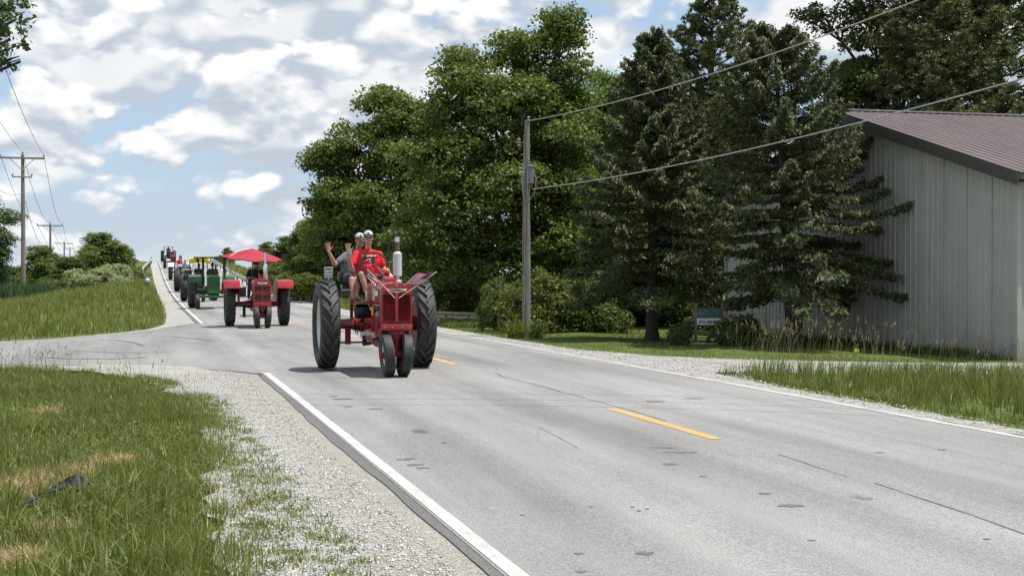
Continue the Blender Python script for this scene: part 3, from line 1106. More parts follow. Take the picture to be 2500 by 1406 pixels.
def bare_k(p, s):
    k = np.ones(len(p))
    for v, a, b in BARE:
        ss, pp = sp_of(v)
        d = ((p - pp) / a) ** 2 + ((s - ss) / (b * 2.0)) ** 2
        k *= 1 - 0.93 * np.exp(-d * 1.3)
    for x, y in ((40, 1236), (90, 1214), (140, 1194), (185, 1186)):
        ss, pp = sp_of(at(x, y, EYE * FPX / (y - 665)))
        k *= 1 - 0.96 * np.exp(-((p - pp) ** 2 / 0.018 + (s - ss + .10) ** 2 / 0.07))
    return k


def edge_k(p, s):
    """thin out over the last half metre before the gravel"""
    ep = np.interp(s, [q[1] for q in GRASS_EDGE], [q[0] for q in GRASS_EDGE])
    return np.clip((ep - p) / np.interp(s, [8, 14, 20], [0.38, 0.26, 0.2]), 0.0, 1.0) ** 1.3 * 0.95 + 0.05


_r = np.random.RandomState(5)
_ph = _r.rand(6) * 6.28


def patch(p, s):
    """slow variation of the sward height, 0..1"""
    return np.clip(0.5 + 0.25 * np.sin(p * 1.9 + s * 0.7 + _ph[0]) + 0.2 * np.sin(p * 0.8 - s * 1.3 + _ph[1]) + 0.18 * np.sin(p * 4.1 + s * 2.2 + _ph[2]) + 0.12 * np.sin(s * 4.7 - p * 3 + _ph[3]), 0, 1)


def dens_v(p, s):
    return bare_k(p, s) * edge_k(p, s) * np.clip(1.25 - s / 34.0, 0.35, 1)


N = 150000
PS, ti = clumpy(rs, VERGE_NEAR, N, 15000, 0.045, dens_v)
th = rs.rand(15000)
k = patch(PS[:, 0], PS[:, 1])
hh = (0.055 + 0.12 * k + 0.07 * th[ti] ** 3) * (0.55 + 0.6 * rs.rand(N)) * (0.45 + 0.55 * edge_k(PS[:, 0], PS[:, 1]))
verge, tip = grass_obj('verge_grass', rs, PS, hh, 0.005 + 0.005 * rs.rand(N) + 0.00022 * PS[:, 1], M['grass'], 0.55, 2)
# outer part of the verge, beyond the frame's left edge
OUT = [(-4.6, 26.7), (-40, 26.9), (-40, 12), (-6.5, 5.5), (-4.5, 6.0), (-6.0, 20)]
PS = scatter(rs, OUT, 14000)
grass_obj('verge_grass', rs, PS, 0.10 + 0.16 * rs.rand(len(PS)), 0.014 + 0.01 * rs.rand(len(PS)), M['grass'], 0.5, 2)
# creeping low weed over the gravel
PS, ti = clumpy(rs, [(q[0] - 0.22, q[1]) for q in GRASS_EDGE if q[1] < 22] + [(0.75, 21), (1.05, 19), (1.12, 14), (1.18, 10.5), (1.30, 8.5), (1.35, 6)], 17000, 620, 0.045)
grass_obj('verge_grass', rs, PS, 0.015 + 0.05 * rs.rand(len(PS)), 0.006 + 0.006 * rs.rand(len(PS)), M['grass'], 1.0, 2, zf=lambda s, p: h_ground(s, np.minimum(p, 0.9)) + 0.03)
# straw and dead blades
PS = np.concatenate([scatter(rs, [(sp_of(v)[1] + a * math.cos(t), sp_of(v)[0] + 2.2 * b * math.sin(t)) for t in np.linspace(0, 6.28, 9)[:-1]], int(5600 * a * b * 6)) for v, a, b in BARE[:6]])
grass_obj('dry_straw', rs, PS, 0.05 + 0.11 * rs.rand(len(PS)), 0.004 + 0.004 * rs.rand(len(PS)), M['straw'], 1.6, 2)
PS = scatter(rs, VERGE_NEAR, 7000, lambda p, s: np.clip(1.3 - s / 25, .2, 1))
grass_obj('dry_straw', rs, PS, 0.06 + 0.14 * rs.rand(len(PS)), 0.004 + 0.003 * rs.rand(len(PS)), M['straw'], 1.1, 2)
# taller seeding stems along the far rim of the verge and here and there
PS = np.concatenate([scatter(rs, [(-6, 26.9), (-1.0, 25.0), (-1.6, 24.4), (-6, 25.4)], 420), scatter(rs, VERGE_NEAR, 380)])
o, tip = grass_obj('grass_stems', rs, PS, 0.30 + 0.28 * rs.rand(len(PS)), np.full(len(PS), 0.006), M['grass_tall'], 0.25, 3)
sd = tip[rs.rand(len(tip)) < 0.6]
sd = np.repeat(sd, 4, 0) + rs.randn(len(sd) * 4, 3) * np.array([0.012, 0.012, 0.03])
V, q, t, _ = blades(rs, sd - np.array([0, 0, 0.05]), np.full(len(sd), 0.05), np.full(len(sd), 0.010), 0.4, 2)
tag(in_road_frame(link_mesh('seed_heads', arr_mesh('seed_heads', V, q + [t], M['seed']))), kind='stuff')
# broad-leaved weeds and wide-bladed tussocks close to the camera
PS, ti = clumpy(rs, [(-3.6, 7), (0.2, 7), (0.1, 11), (-2, 14), (-4.5, 11)], 5200, 120, 0.07, lambda p, s: bare_k(p, s))
grass_obj('broad_blade_grass', rs, PS, 0.14 + 0.16 * rs.rand(len(PS)), 0.010 + 0.010 * rs.rand(len(PS)), M['grass'], 0.7, 4)

# --- bank beyond the side road
BANK = [(0.80, 53), (0.5, 49.6), (0.05, 46.6), (-0.9, 43.7), (-2.8, 40.4), (-4.2, 39.0), (-7, 37.8), (-30, 37.7), (-46, 60), (-60, 120), (-30, 150), (0.7, 160), (0.95, 110), (0.95, 70)]
dk = lambda p, s: np.clip(1.5 - s / 90.0, 0.10, 1) * np.clip(1.25 + p / 40, 0.25, 1)
N = 62000
PS, ti = clumpy(rs, BANK, N, 9000, 0.12, dk)
keep = in_poly(PS, BANK)
PS, ti = PS[keep], ti[keep]
tl = rs.rand(9000)
bank_h = np.interp(PS[:, 0], [-40, -9, -4, 0.2], [0.75, 0.60, 0.42, 0.34]) * np.interp(PS[:, 1], [37, 42, 60], [0.45, 0.8, 1.0])
hh = bank_h * (0.55 + 0.5 * tl[ti] + 0.35 * rs.rand(len(PS)))
grass_obj('bank_grass', rs, PS, hh, 0.010 + 0.00036 * PS[:, 1], M['grass_bank'], 0.45, 2)
PS = scatter(rs, [(-9, 38.2), (-30, 38.2), (-40, 62), (-22, 78), (-7, 60), (-5, 42)], 9000)
o, tip = grass_obj('pale_seed_grass', rs, PS, 0.45 + 0.4 * rs.rand(len(PS)), 0.016 + 0.008 * rs.rand(len(PS)), M['seed'], 0.35, 3)
FIELD = [(-46, 60), (-110, 70), (-260, 300), (-40, 300), (-3, 160), (-60, 120)]
PS = scatter(rs, FIELD, 14000, lambda p, s: np.clip(1.2 - s / 200, .1, 1))
grass_obj('field_grass', rs, PS, 0.5 + 0.5 * rs.rand(len(PS)), 0.06 + 0.0006 * PS[:, 1], M['grass_bank'], 0.4, 2)

# --- right bank of the overpass
RB = [(9.6, 64), (9.4, 110), (9.3, 200), (24, 200), (22, 64)]
PS = scatter(rs, RB, 15000, lambda p, s: np.clip(1.4 - s / 140, .2, 1))
grass_obj('bank_grass', rs, PS, 0.25 + 0.45 * rs.rand(len(PS)), 0.03 + 0.0003 * PS[:, 1], M['grass_bank'], 0.45, 2)

# --- mown lawn on the right
LAWN = [(9.6, 62), (9.5, 40), (9.6, 33), (9.75, 31), (10.5, 28.2), (11.8, 26.3), (14.2, 25.2), (17.3, 24.6), (17.3, 40.5), (30, 41), (30, 62)]
PS = scatter(rs, LAWN, 40000, lambda p, s: np.clip(1.6 - (s - 24) / 30.0, 0.2, 1))
grass_obj('lawn_grass', rs, PS, 0.03 + 0.05 * rs.rand(len(PS)), 0.010 + 0.008 * rs.rand(len(PS)), M['grass_mow'], 0.5, 2)
# --- tall seeding grass between the drive and the road
TALL = [(9.5, 20.9), (9.42, 22.4), (9.9, 22.6), (10.6, 22.3), (11.4, 21.9), (14.5, 21.0), (20, 20.5), (24, 20.2), (24, 8), (9.9, 8), (9.75, 14), (9.6, 18)]
N = 28000
PS, ti = clumpy(rs, TALL, N, 2600, 0.07, lambda p, s: np.clip(1.2 - (p - 9.5) / 16, .2, 1))
kk = np.clip((PS[:, 0] - 9.25) / 0.9, 0.0, 1.0) * np.clip((23.6 - PS[:, 1]) / 1.6, 0.25, 1.0)
tl = rs.rand(2600)
hh = (0.09 + 0.27 * kk) * (0.6 + 0.4 * tl[ti] + 0.25 * rs.rand(N))
o, tip = grass_obj('tall_grass', rs, PS, hh, 0.009 + 0.007 * rs.rand(N), M['grass_tall'], 0.38, 3, wind=0.10)
PS = np.concatenate([scatter(rs, TALL, 650, lambda p, s: np.clip((p - 9.5) / 1.2, 0, 1)), scatter(rs, [(11.4, 26.8), (13.2, 25.6), (14.8, 25.2), (12.4, 27.2)], 110), scatter(rs, [(14, 22.0), (24, 21.2), (24, 20.0), (14, 20.6)], 170)])
o, tip = grass_obj('grass_stems', rs, PS, 0.55 + 0.35 * rs.rand(len(PS)), np.full(len(PS), 0.007), M['seed'], 0.30, 4, wind=0.15)
sd = np.repeat(tip, 5, 0) + rs.randn(len(tip) * 5, 3) * np.array([0.016, 0.016, 0.05])
V, q, t, _ = blades(rs, sd - np.array([0, 0, 0.07]), np.full(len(sd), 0.06), np.full(len(sd), 0.011), 0.5, 2)
tag(in_road_frame(link_mesh('seed_heads', arr_mesh('seed_heads', V, q + [t], M['seed']))), kind='stuff')
# short ragged grass right beside the shoulder
PS, ti = clumpy(rs, [(9.18, -6), (9.7, -6), (9.75, 20.8), (9.3, 21.2), (9.1, 19)], 10000, 1600, 0.05)
grass_obj('shoulder_grass', rs, PS, 0.05 + 0.10 * rs.rand(len(PS)), 0.007 + 0.005 * rs.rand(len(PS)), M['grass_tall'], 0.6, 2, zf=lambda s, p: h_ground(s, p) + 0.02)
# weeds along the foot of the building
PS, ti = clumpy(rs, [(16.75, 25.5), (17.15, 25.5), (17.15, 39.5), (16.8, 39.5)], 6000, 150, 0.10)
grass_obj('wall_foot_weeds', rs, PS, 0.08 + 0.20 * rs.rand(len(PS)) ** 2, 0.014 + 0.014 * rs.rand(len(PS)), M['dark_leaf'], 0.5, 3)

# --- loose stones lying on the shoulders
def pebbles(name, rs, PS, size, zf):
    n = len(PS)
    base = np.array([(1, 0, 0), (0, 1, 0), (-1, 0, 0), (0, -1, 0), (0, 0, 0.75), (0, 0, -0.6)], float)
    tri = np.array([(0, 1, 4), (1, 2, 4), (2, 3, 4), (3, 0, 4), (1, 0, 5), (2, 1, 5), (3, 2, 5), (0, 3, 5)])
    a = rs.rand(n) * 6.28
    sc = size[:, None, None] * (0.6 + 0.7 * rs.rand(n, 6, 1))
    V = base[None] * sc
    x = V[..., 0] * np.cos(a)[:, None] - V[..., 1] * np.sin(a)[:, None]
    y = V[..., 0] * np.sin(a)[:, None] + V[..., 1] * np.cos(a)[:, None]
    V = np.stack([x + PS[:, None, 0], y + PS[:, None, 1], V[..., 2] + (zf(PS[:, 1], PS[:, 0]) + size * 0.15)[:, None]], -1)
    F = (np.arange(n)[:, None, None] * 6 + tri[None]).reshape(-1, 3)
    return tag(in_road_frame(link_mesh(name, arr_mesh(name, V.reshape(-1, 3), [F], M['pebble']))), kind='stuff')


zg = lambda s, p: h_ground(s, np.minimum(p, 0.9)) + 0.030 - np.maximum(0, p - 1.2) * 0.004
PS = scatter(rs, [(q[0] - 0.3, q[1]) for q in GRASS_EDGE if 5 < q[1] < 26] + [(-2, 27.4), (0.4, 26.4), (1.35, 25.3), (1.70, 24), (1.72, 6)], 19000, lambda p, s: np.clip(1.2 - s / 30, .15, 1))
pebbles('loose_gravel', rs, PS, 0.006 + 0.009 * rs.rand(len(PS)) ** 2, zg)
PS = scatter(rs, [(8.95, 6), (9.3, 6), (9.4, 20.5), (9.9, 21.8), (14, 21.5), (14, 24.6), (10.5, 27), (9.5, 31), (9.4, 40), (8.9, 40)], 6500)
pebbles('loose_gravel', rs, PS, 0.008 + 0.014 * rs.rand(len(PS)) ** 2, lambda s, p: h_ground(s, np.maximum(p, 9.45)) + 0.028)

# clover and plantain low in the near verge
PSc, ti = clumpy(rs, [(-3.8, 7), (0.75, 7), (0.8, 14), (0.7, 20), (-4.5, 20)], 16000, 260, 0.13, lambda p, s: bare_k(p, s) * np.clip(1.4 - s / 20, .15, 1))
n_ = len(PSc)
zz_ = h_ground(PSc[:, 1], PSc[:, 0]) + 0.02 + 0.07 * rs.rand(n_)
cc = np.stack([PSc[:, 0], PSc[:, 1], zz_], 1)
nn_ = rs.randn(n_, 3) * 0.45 + np.array([0, 0, 1.0])
a_ = rs.randn(n_, 3)
u_ = np.cross(nn_, a_)
u_ /= np.linalg.norm(u_, axis=1, keepdims=True)
v_ = np.cross(nn_ / np.linalg.norm(nn_, axis=1, keepdims=True), u_)
L_ = (0.009 + 0.016 * rs.rand(n_) ** 2)[:, None]
Vc = np.stack([cc - u_ * L_, cc + v_ * L_ * .8, cc + u_ * L_, cc - v_ * L_ * .8], 1).reshape(-1, 3)
tag(in_road_frame(link_mesh('clover', arr_mesh('clover', Vc, [np.arange(n_)[:, None] * 4 + np.arange(4)[None]], M['shrub']))), kind='stuff')


def scuff(pts, wdt, parent, zf):
    """dark rubbed tyre track bending through the junction: (x, y) read off the photograph"""
    W = [at(x, y, EYE * FPX / (y - 665)) for x, y in pts]
    V, F = [], []
    for i in range(len(W)):
        d = (W[min(i + 1, len(W) - 1)] - W[max(i - 1, 0)]).normalized()
        nx = Vector((-d.y, d.x, 0))
        for k in (-1, 1):
            q = W[i] + nx * k * wdt * (0.3 + .7 * math.sin(math.pi * (i + .5) / len(W)))
            s_, p_ = sp_of(q)
            V.append((p_, s_, zf(s_, p_)))
        if i:
            a = 2 * i - 2
            F.append((a, a + 1, a + 3, a + 2))
    link_mesh('scuff', arr_mesh('scuff', V, [np.array(F)], M['scuff']), parent)


M['scuff'] = pm('rubbed asphalt', (0.115, 0.115, 0.114), 0.85, var=0.3, scale=3)
sr = bpy.data.objects['side_road']
zs_ = lambda s, p: z_side(s, p) + 0.008
scuff([(240, 822), (290, 824), (330, 829), (350, 838)], .05, sr, zs_)
scuff([(385, 812), (430, 814), (480, 818), (520, 824)], .05, sr, zs_)
scuff([(70, 868), (160, 872), (260, 872), (360, 866)], .06, sr, zs_)
scuff([(180, 852), (300, 856), (420, 852)], .05, sr, zs_)

# ------------------------------------------------------------------ leaves and trees
def kites(c, nrm, size, rs, aspect=0.62, dirs=None):
    """one leaf-shaped quad per centre"""
    n = len(c)
    nrm = nrm / (np.linalg.norm(nrm, axis=1, keepdims=True) + 1e-9)
    a = rs.randn(n, 3) if dirs is None else dirs + 0.0
    u = a - nrm * (a * nrm).sum(1, keepdims=True)
    u /= np.linalg.norm(u, axis=1, keepdims=True) + 1e-9
    v = np.cross(nrm, u)
    L = (size * 0.5)[:, None]
    W = L * aspect
    V = np.stack([c - u * L, c + v * W + u * L * 0.15, c + u * L - nrm * L * 0.25, c - v * W + u * L * 0.15], 1)
    F = np.arange(n)[:, None] * 4 + np.arange(4)[None]
    return V.reshape(-1, 3), F


def unit(rs, n):
    a = rs.randn(n, 3)
    return a / np.linalg.norm(a, axis=1, keepdims=True)


def lobe_clusters(rs, lobes, n, inner=0.62, low=-0.75):
    """points near the skin of a union of ellipsoids (rows: x y z rx ry rz)"""
    L = np.array(lobes, float)
    wgt = (L[:, 3] * L[:, 4] + L[:, 3] * L[:, 5] + L[:, 4] * L[:, 5])
    wgt /= wgt.sum()
    P, Nn = [], []
    got = 0
    while got < n:
        i = rs.choice(len(L), n * 2, p=wgt)
        d = unit(rs, n * 2)
        d = d[(d[:, 2] > low) | (rs.rand(len(d)) < 0.3)]
        i = i[:len(d)]
        r = inner + (1.02 - inner) * rs.rand(len(d)) ** 0.45
        q = L[i, :3] + d * L[i, 3:] * r[:, None]
        # reject what is buried deep in another lobe
        rel = (q[:, None, :] - L[None, :, :3]) / L[None, :, 3:]
        dep = np.sqrt((rel ** 2).sum(2))
        ok = dep.min(1) > 0.52
        P.append(q[ok])
        Nn.append(d[ok])
        got += ok.sum()
    return np.concatenate(P)[:n], np.concatenate(Nn)[:n]


def leaf_crown(name, rs, lobes, n_cl, per, leaf, mat, rc=0.42, flat=0.45, inner=0.62, up=0.9, extra_low=0.0):
    C, Nn = lobe_clusters(rs, lobes, n_cl, inner)
    n = n_cl * per
    i = np.repeat(np.arange(n_cl), per)
    k = rc * (0.6 + 0.8 * rs.rand(n_cl))[i]
    d = unit(rs, n) * (rs.rand(n, 1) ** 0.5)
    # a spray: flat, leaning outwards, drooping at its rim
    out = Nn[i].copy()
    out[:, 2] *= 0.4
    pos = C[i] + d * np.stack([k, k, k * flat], 1) + out * (k * 0.35)[:, None]
    rad = np.sqrt(d[:, 0] ** 2 + d[:, 1] ** 2)
    pos[:, 2] -= 0.35 * k * rad ** 2
    nr = rs.randn(n, 3) * 0.85 + Nn[i] * 0.55 + np.array([0, 0, up])
    V, F = kites(pos, nr, leaf * (0.6 + 0.8 * rs.rand(n)), rs)
    return arr_mesh(name, V, [F], mat)


def limb_mesh(name, rs, lobes, height, r0, mat, base=(0, 0, 0), lean=(0, 0), fork=0.35, n_twig=3):
    mb = MB()
    top = max(l[2] for l in lobes)
    b = Vector(base)
    pts, rr = [], []
    K = 8
    for j in range(K + 1):
        t = j / K
        pts.append(b + Vector((lean[0] * t + 0.10 * math.sin(3 * t + r0 * 40), lean[1] * t + 0.10 * math.sin(4 * t + 1), t * top * 0.93 - 0.15)))
        rr.append(r0 * (1.35 if j == 0 else 1.0) * (1 - 0.85 * t) + 0.015)
    mb.tube(pts, rr, 9)
    for l in lobes:
        c = Vector(l[:3])
        t = min(0.85, max(fork, (c.z * 0.62) / (top * 0.93)))
        a = pts[int(t * K)]
        mid = a.lerp(c, 0.5) + Vector((rs.randn() * .15, rs.randn() * .15, 0.12 * (c - a).length))
        r = max(0.03, r0 * (1 - 0.85 * t) * 0.6)
        mb.tube([a, a.lerp(mid, 0.5), mid, c], [r, r * .8, r * .6, r * .3], 6)
        for q in range(n_twig):
            d = Vector(unit(rs, 1)[0])
            d.z = abs(d.z) * 0.7 + 0.1
            e = c + Vector((d.x * l[3], d.y * l[4], d.z * l[5])) * 0.8
            s0 = mid.lerp(c, rs.rand() * 0.8)
            mb.tube([s0, s0.lerp(e, 0.5) + Vector((0, 0, .1)), e], [r * .45, r * .3, r * .12], 4)
    return mb.mesh(name, mat)


def tree(name, label, cat, loc, trunk_me, crown_me, group=None, rz=0.0, sc=1.0):
    t = empty(name, loc, rz, label, cat, group)
    t.scale = (sc, sc, sc) if not isinstance(sc, (tuple, list)) else sc
    if trunk_me is not None:
        link_mesh('trunk', trunk_me, t)
    link_mesh('crown', crown_me, t)
    return t


def px_lobes(base, d, rows, rs):
    """lobes read off the photograph at distance d: (x, y, rx, ry in pixels, depth offset, depth radius) relative to the base point"""
    out = []
    for x, y, rx, ry, off, ry3 in rows:
        v = at(x, y, d) - Vector(base)
        k = d / FPX
        out.append((v.x, off, v.z, rx * k, ry3, ry * k))
    return out


def boughs(rs, lobes, k=6):
    """break every lobe into leafy shelves that stand out from it"""
    out = []
    for x, y, z, a, b, c in lobes:
        out.append((x, y, z, a * .74, b * .74, c * .72))
        n = k if a > .8 else 4
        for i in range(n):
            d = unit(rs, 1)[0]
            d[2] = d[2] * .8 + .12
            q = rs.uniform(.32, .50)
            out.append((x + d[0] * a * .74, y + d[1] * b * .74, z + d[2] * c * .78, a * q * 1.1, b * q * 1.1, c * q * .66))
    return out


def base_at(x, d):
    v = at(x, 665, d)
    return Vector((v.x, v.y, gz_at(v.x, v.y)))


rs = np.random.RandomState(77)
# --- the great maple behind the pole
bA = base_at(1262, 52)
rowsA = [(1250, 330, 150, 150, 0, 2.4), (1180, 210, 95, 80, -0.4, 1.6), (1330, 200, 85, 75, 0.3, 1.5), (1370, 95, 55, 60, 0.2, 1.0), (1400, 170, 38, 40, -.4, 0.8),
         (1255, 115, 75, 55, 0.4, 1.3), (1115, 155, 50, 45, 0, 0.9), (1080, 280, 55, 50, -.5, 1.0), (1110, 400, 120, 90, -1.2, 1.8), (1230, 470, 130, 100, -1.8, 1.8), (1370, 330, 75, 90, -0.6, 1.5),
         (1390, 460, 80, 80, -1.0, 1.5), (1150, 540, 140, 90, -1.4, 1.8), (1320, 570, 110, 90, -1.3, 1.7), (1400, 250, 45, 55, 0.2, 1.0), (1080, 620, 120, 80, -1.0, 1.8), (1230, 650, 120, 70, -1.2, 1.6), (1370, 40, 42, 26, 0, .7)]
LA = px_lobes(bA, 52, rowsA, rs)
crA = leaf_crown('maple crown', rs, boughs(rs, LA), 3000, 38, 0.138, M['maple'], 0.50)
trA = limb_mesh('maple limbs', rs, LA, 11, 0.34, M['bark'])
tree('maple_tree', 'tallest broad maple directly behind the weathered utility pole', 'tree', bA, trA, crA, 'leafy trees along the right of the road')
# --- its neighbour to the left
bB = base_at(985, 84)
rowsB = [(985, 330, 95, 80, 0, 1.8), (945, 245, 52, 45, 0, 1.0), (905, 245, 26, 36, 0.3, .7), (890, 380, 95, 75, -.6, 1.6), (820, 400, 60, 55, -.2, 1.2), (1010, 430, 110, 80, -1, 1.8), (850, 480, 80, 65, -.6, 1.5),
         (930, 520, 100, 75, -1.2, 1.7), (800, 520, 45, 50, -.1, 1.0), (1010, 300, 70, 60, -.4, 1.3), (990, 590, 110, 65, -1.2, 1.6), (870, 590, 100, 65, -.8, 1.6), (1060, 350, 55, 60, .3, 1.3), (800, 600, 60, 60, .2, 1.3), (905, 660, 120, 55, -.6, 1.6), (1010, 680, 110, 60, -.8, 1.5)]
LB = px_lobes(bB, 84, [q[:4] + (q[4] * 1.45, q[5] * 1.45) for q in rowsB], rs)
crB = leaf_crown('maple crown', rs, boughs(rs, LB), 2700, 37, 0.20, M['maple'], 0.66)
trB = limb_mesh('maple limbs', rs, LB, 13, 0.40, M['bark'])
tree('maple_tree', 'wide maple whose leafy left edge meets the open sky', 'tree', bB, trB, crB, 'leafy trees along the right of the road')
# --- generic broadleaf crowns for the rest
def generic(seed, H, Rr, mat, n_cl, per, leaf, rc=0.45, low=0.12, n_l=13, trunk=True, r0=0.22):
    r = np.random.RandomState(seed)
    L = []
    for i in range(n_l):
        t = (i + 0.5) / n_l
        z = H * (low + (0.90 - low) * t)
        env = Rr * math.sin(math.pi * min(1, 0.22 + 0.70 * t)) ** 0.7
        a = i * 2.4 + r.rand() * 0.8
        q = env * (0.15 + 0.5 * r.rand())
        k = Rr * (0.34 + 0.22 * r.rand()) * (1.15 - 0.45 * t)
        L.append((q * math.cos(a), q * math.sin(a), z, k, k, k * 0.8))
    L.append((0, 0, H * 0.92, Rr * 0.28, Rr * 0.28, H * 0.08))
    cr = leaf_crown('broadleaf crown', r, boughs(r, L, 5), n_cl, per, leaf, mat, rc)
    tr = limb_mesh('broadleaf limbs', r, L, H, r0, M['bark']) if trunk else None
    return tr, cr


G1 = generic(1, 9.0, 3.0, M['maple'], 1700, 32, 0.155)
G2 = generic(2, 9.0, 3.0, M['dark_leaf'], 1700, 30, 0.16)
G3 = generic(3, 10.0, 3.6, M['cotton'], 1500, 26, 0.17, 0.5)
rsx = random.Random(4)


def place(me, name, label, x, d, htop, H0, cat='tree', group=None, wid=1.0, rz=None):
    """tree whose top shows at picture height htop when it stands d metres off"""
    b = base_at(x, d)
    H = EYE + (665 - htop) / FPX * d - b.z
    k = H / H0
    return tree(name, label, cat, b, me[0], me[1], group, rsx.uniform(0, 6.28) if rz is None else rz, (k * wid, k * wid, k))


GR = 'leafy trees along the right of the road'
place(G1, 'broadleaf_tree', 'bright leafed tree filling the gap between the tall maple and the first spruce', 1470, 62, 170, 9, group=GR, wid=0.85)
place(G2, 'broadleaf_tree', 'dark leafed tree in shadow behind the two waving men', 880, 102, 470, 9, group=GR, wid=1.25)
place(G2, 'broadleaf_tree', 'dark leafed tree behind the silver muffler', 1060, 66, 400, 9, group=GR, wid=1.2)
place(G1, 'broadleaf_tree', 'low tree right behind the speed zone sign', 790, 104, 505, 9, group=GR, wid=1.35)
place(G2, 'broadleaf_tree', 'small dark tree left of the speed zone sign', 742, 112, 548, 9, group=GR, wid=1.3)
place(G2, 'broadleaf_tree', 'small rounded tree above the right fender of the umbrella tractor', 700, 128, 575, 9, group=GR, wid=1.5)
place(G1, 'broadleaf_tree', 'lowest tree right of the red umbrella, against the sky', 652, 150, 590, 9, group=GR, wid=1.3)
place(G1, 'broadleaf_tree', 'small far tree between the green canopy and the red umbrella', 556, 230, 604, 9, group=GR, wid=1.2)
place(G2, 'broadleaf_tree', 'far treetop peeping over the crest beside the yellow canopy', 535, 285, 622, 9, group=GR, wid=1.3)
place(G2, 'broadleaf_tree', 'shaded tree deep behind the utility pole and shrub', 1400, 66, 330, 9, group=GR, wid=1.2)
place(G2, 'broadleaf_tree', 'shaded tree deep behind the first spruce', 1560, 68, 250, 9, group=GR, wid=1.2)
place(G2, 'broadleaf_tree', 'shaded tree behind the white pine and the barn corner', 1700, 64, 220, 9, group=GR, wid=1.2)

# --- trees to the left
GL = 'trees and bushes left of the road'
G4 = generic(14, 7.0, 3.2, M['maple'], 1700, 21, 0.20, 0.5, 0.02, 20, True, 0.16)
G5 = generic(15, 7.0, 3.2, M['dark_leaf'], 1500, 20, 0.21, 0.5, 0.02, 18, True, 0.16)
place(G3, 'broadleaf_tree', 'tree cut by the left frame edge, standing behind the nearest line pole', -34, 120, 462, 10, group=GL, wid=1.05)
place(G4, 'round_tree', 'broad rounded tree left of the guardrail', 248, 150, 566, 7, group=GL, wid=1.65)
place(G4, 'round_tree', 'smaller rounded tree behind the second line pole', 106, 165, 598, 7, group=GL, wid=1.35)
place(G5, 'round_tree', 'low dark tree between the first and second line poles', 40, 170, 650, 7, group=GL, wid=2.1)
place(G5, 'round_tree', 'dark low tree in front of the broad rounded tree', 170, 140, 625, 7, group=GL, wid=1.6)
place(G4, 'round_tree', 'small tree beside the guardrail end', 306, 156, 606, 7, group=GL, wid=1.1)

# --- overhanging branch of a tree that stands outside the frame on the left
bC = base_at(-420, 30)
LC = []
rC = np.random.RandomState(8)
for x, y, rx, ry, off, r3 in [(40, 50, 42, 55, 0, 0.45), (15, 120, 40, 36, .1, .4), (48, 150, 26, 20, .1, .3), (-60, 60, 90, 90, 0, .9), (-150, 0, 130, 120, .2, 1.2), (-300, -150, 240, 170, 0, 1.8), (-450, -60, 220, 170, .6, 1.8), (-560, -200, 200, 180, 0, 1.8), (-330, 60, 150, 110, -.3, 1.4), (-400, -320, 220, 140, 0, 1.5)]:
    v = at(x, y, 30) - bC
    k = 30 / FPX
    LC.append((v.x, off, v.z, rx * k, r3, ry * k))
crC = leaf_crown('cottonwood crown', rC, LC, 900, 26, 0.105, M['cotton'], 0.20, 0.7)
trC = limb_mesh('cottonwood limbs', rC, LC, 9, 0.26, M['bark'])
tree('cottonwood_tree', 'leafy branch hanging into the top left corner of the sky', 'tree', bC, trC, crC)

# --- tall broadleaf behind the barn, upper right
bD = base_at(2180, 52)
rowsD = [(2010, 45, 90, 45, 0, 1.2), (2080, -60, 130, 80, 0, 1.6), (2130, 90, 120, 60, -.4, 1.4), (2210, 0, 110, 80, .3, 1.4), (2120, 200, 100, 65, -.6, 1.5), (2200, 150, 90, 60, 0, 1.4), (2060, 230, 60, 50, -.2, 1.0), (2330, -60, 140, 110, 0.2, 1.8), (2430, 60, 120, 120, 0.5, 1.7), (2100, 320, 110, 80, -.2, 1.5), (2180, -200, 240, 120, 0, 2.4), (2300, 160, 120, 90, .8, 1.4)]
LD = px_lobes(bD, 52, rowsD, rs)
tree('broadleaf_tree', 'high spreading tree with open dark limbs behind the barn roof', 'tree', bD, limb_mesh('oak limbs', rs, LD, 12, 0.30, M['bark']), leaf_crown('oak crown', rs, boughs(rs, LD), 1700, 32, 0.14, M['dark_leaf'], 0.40, 0.5), GR)


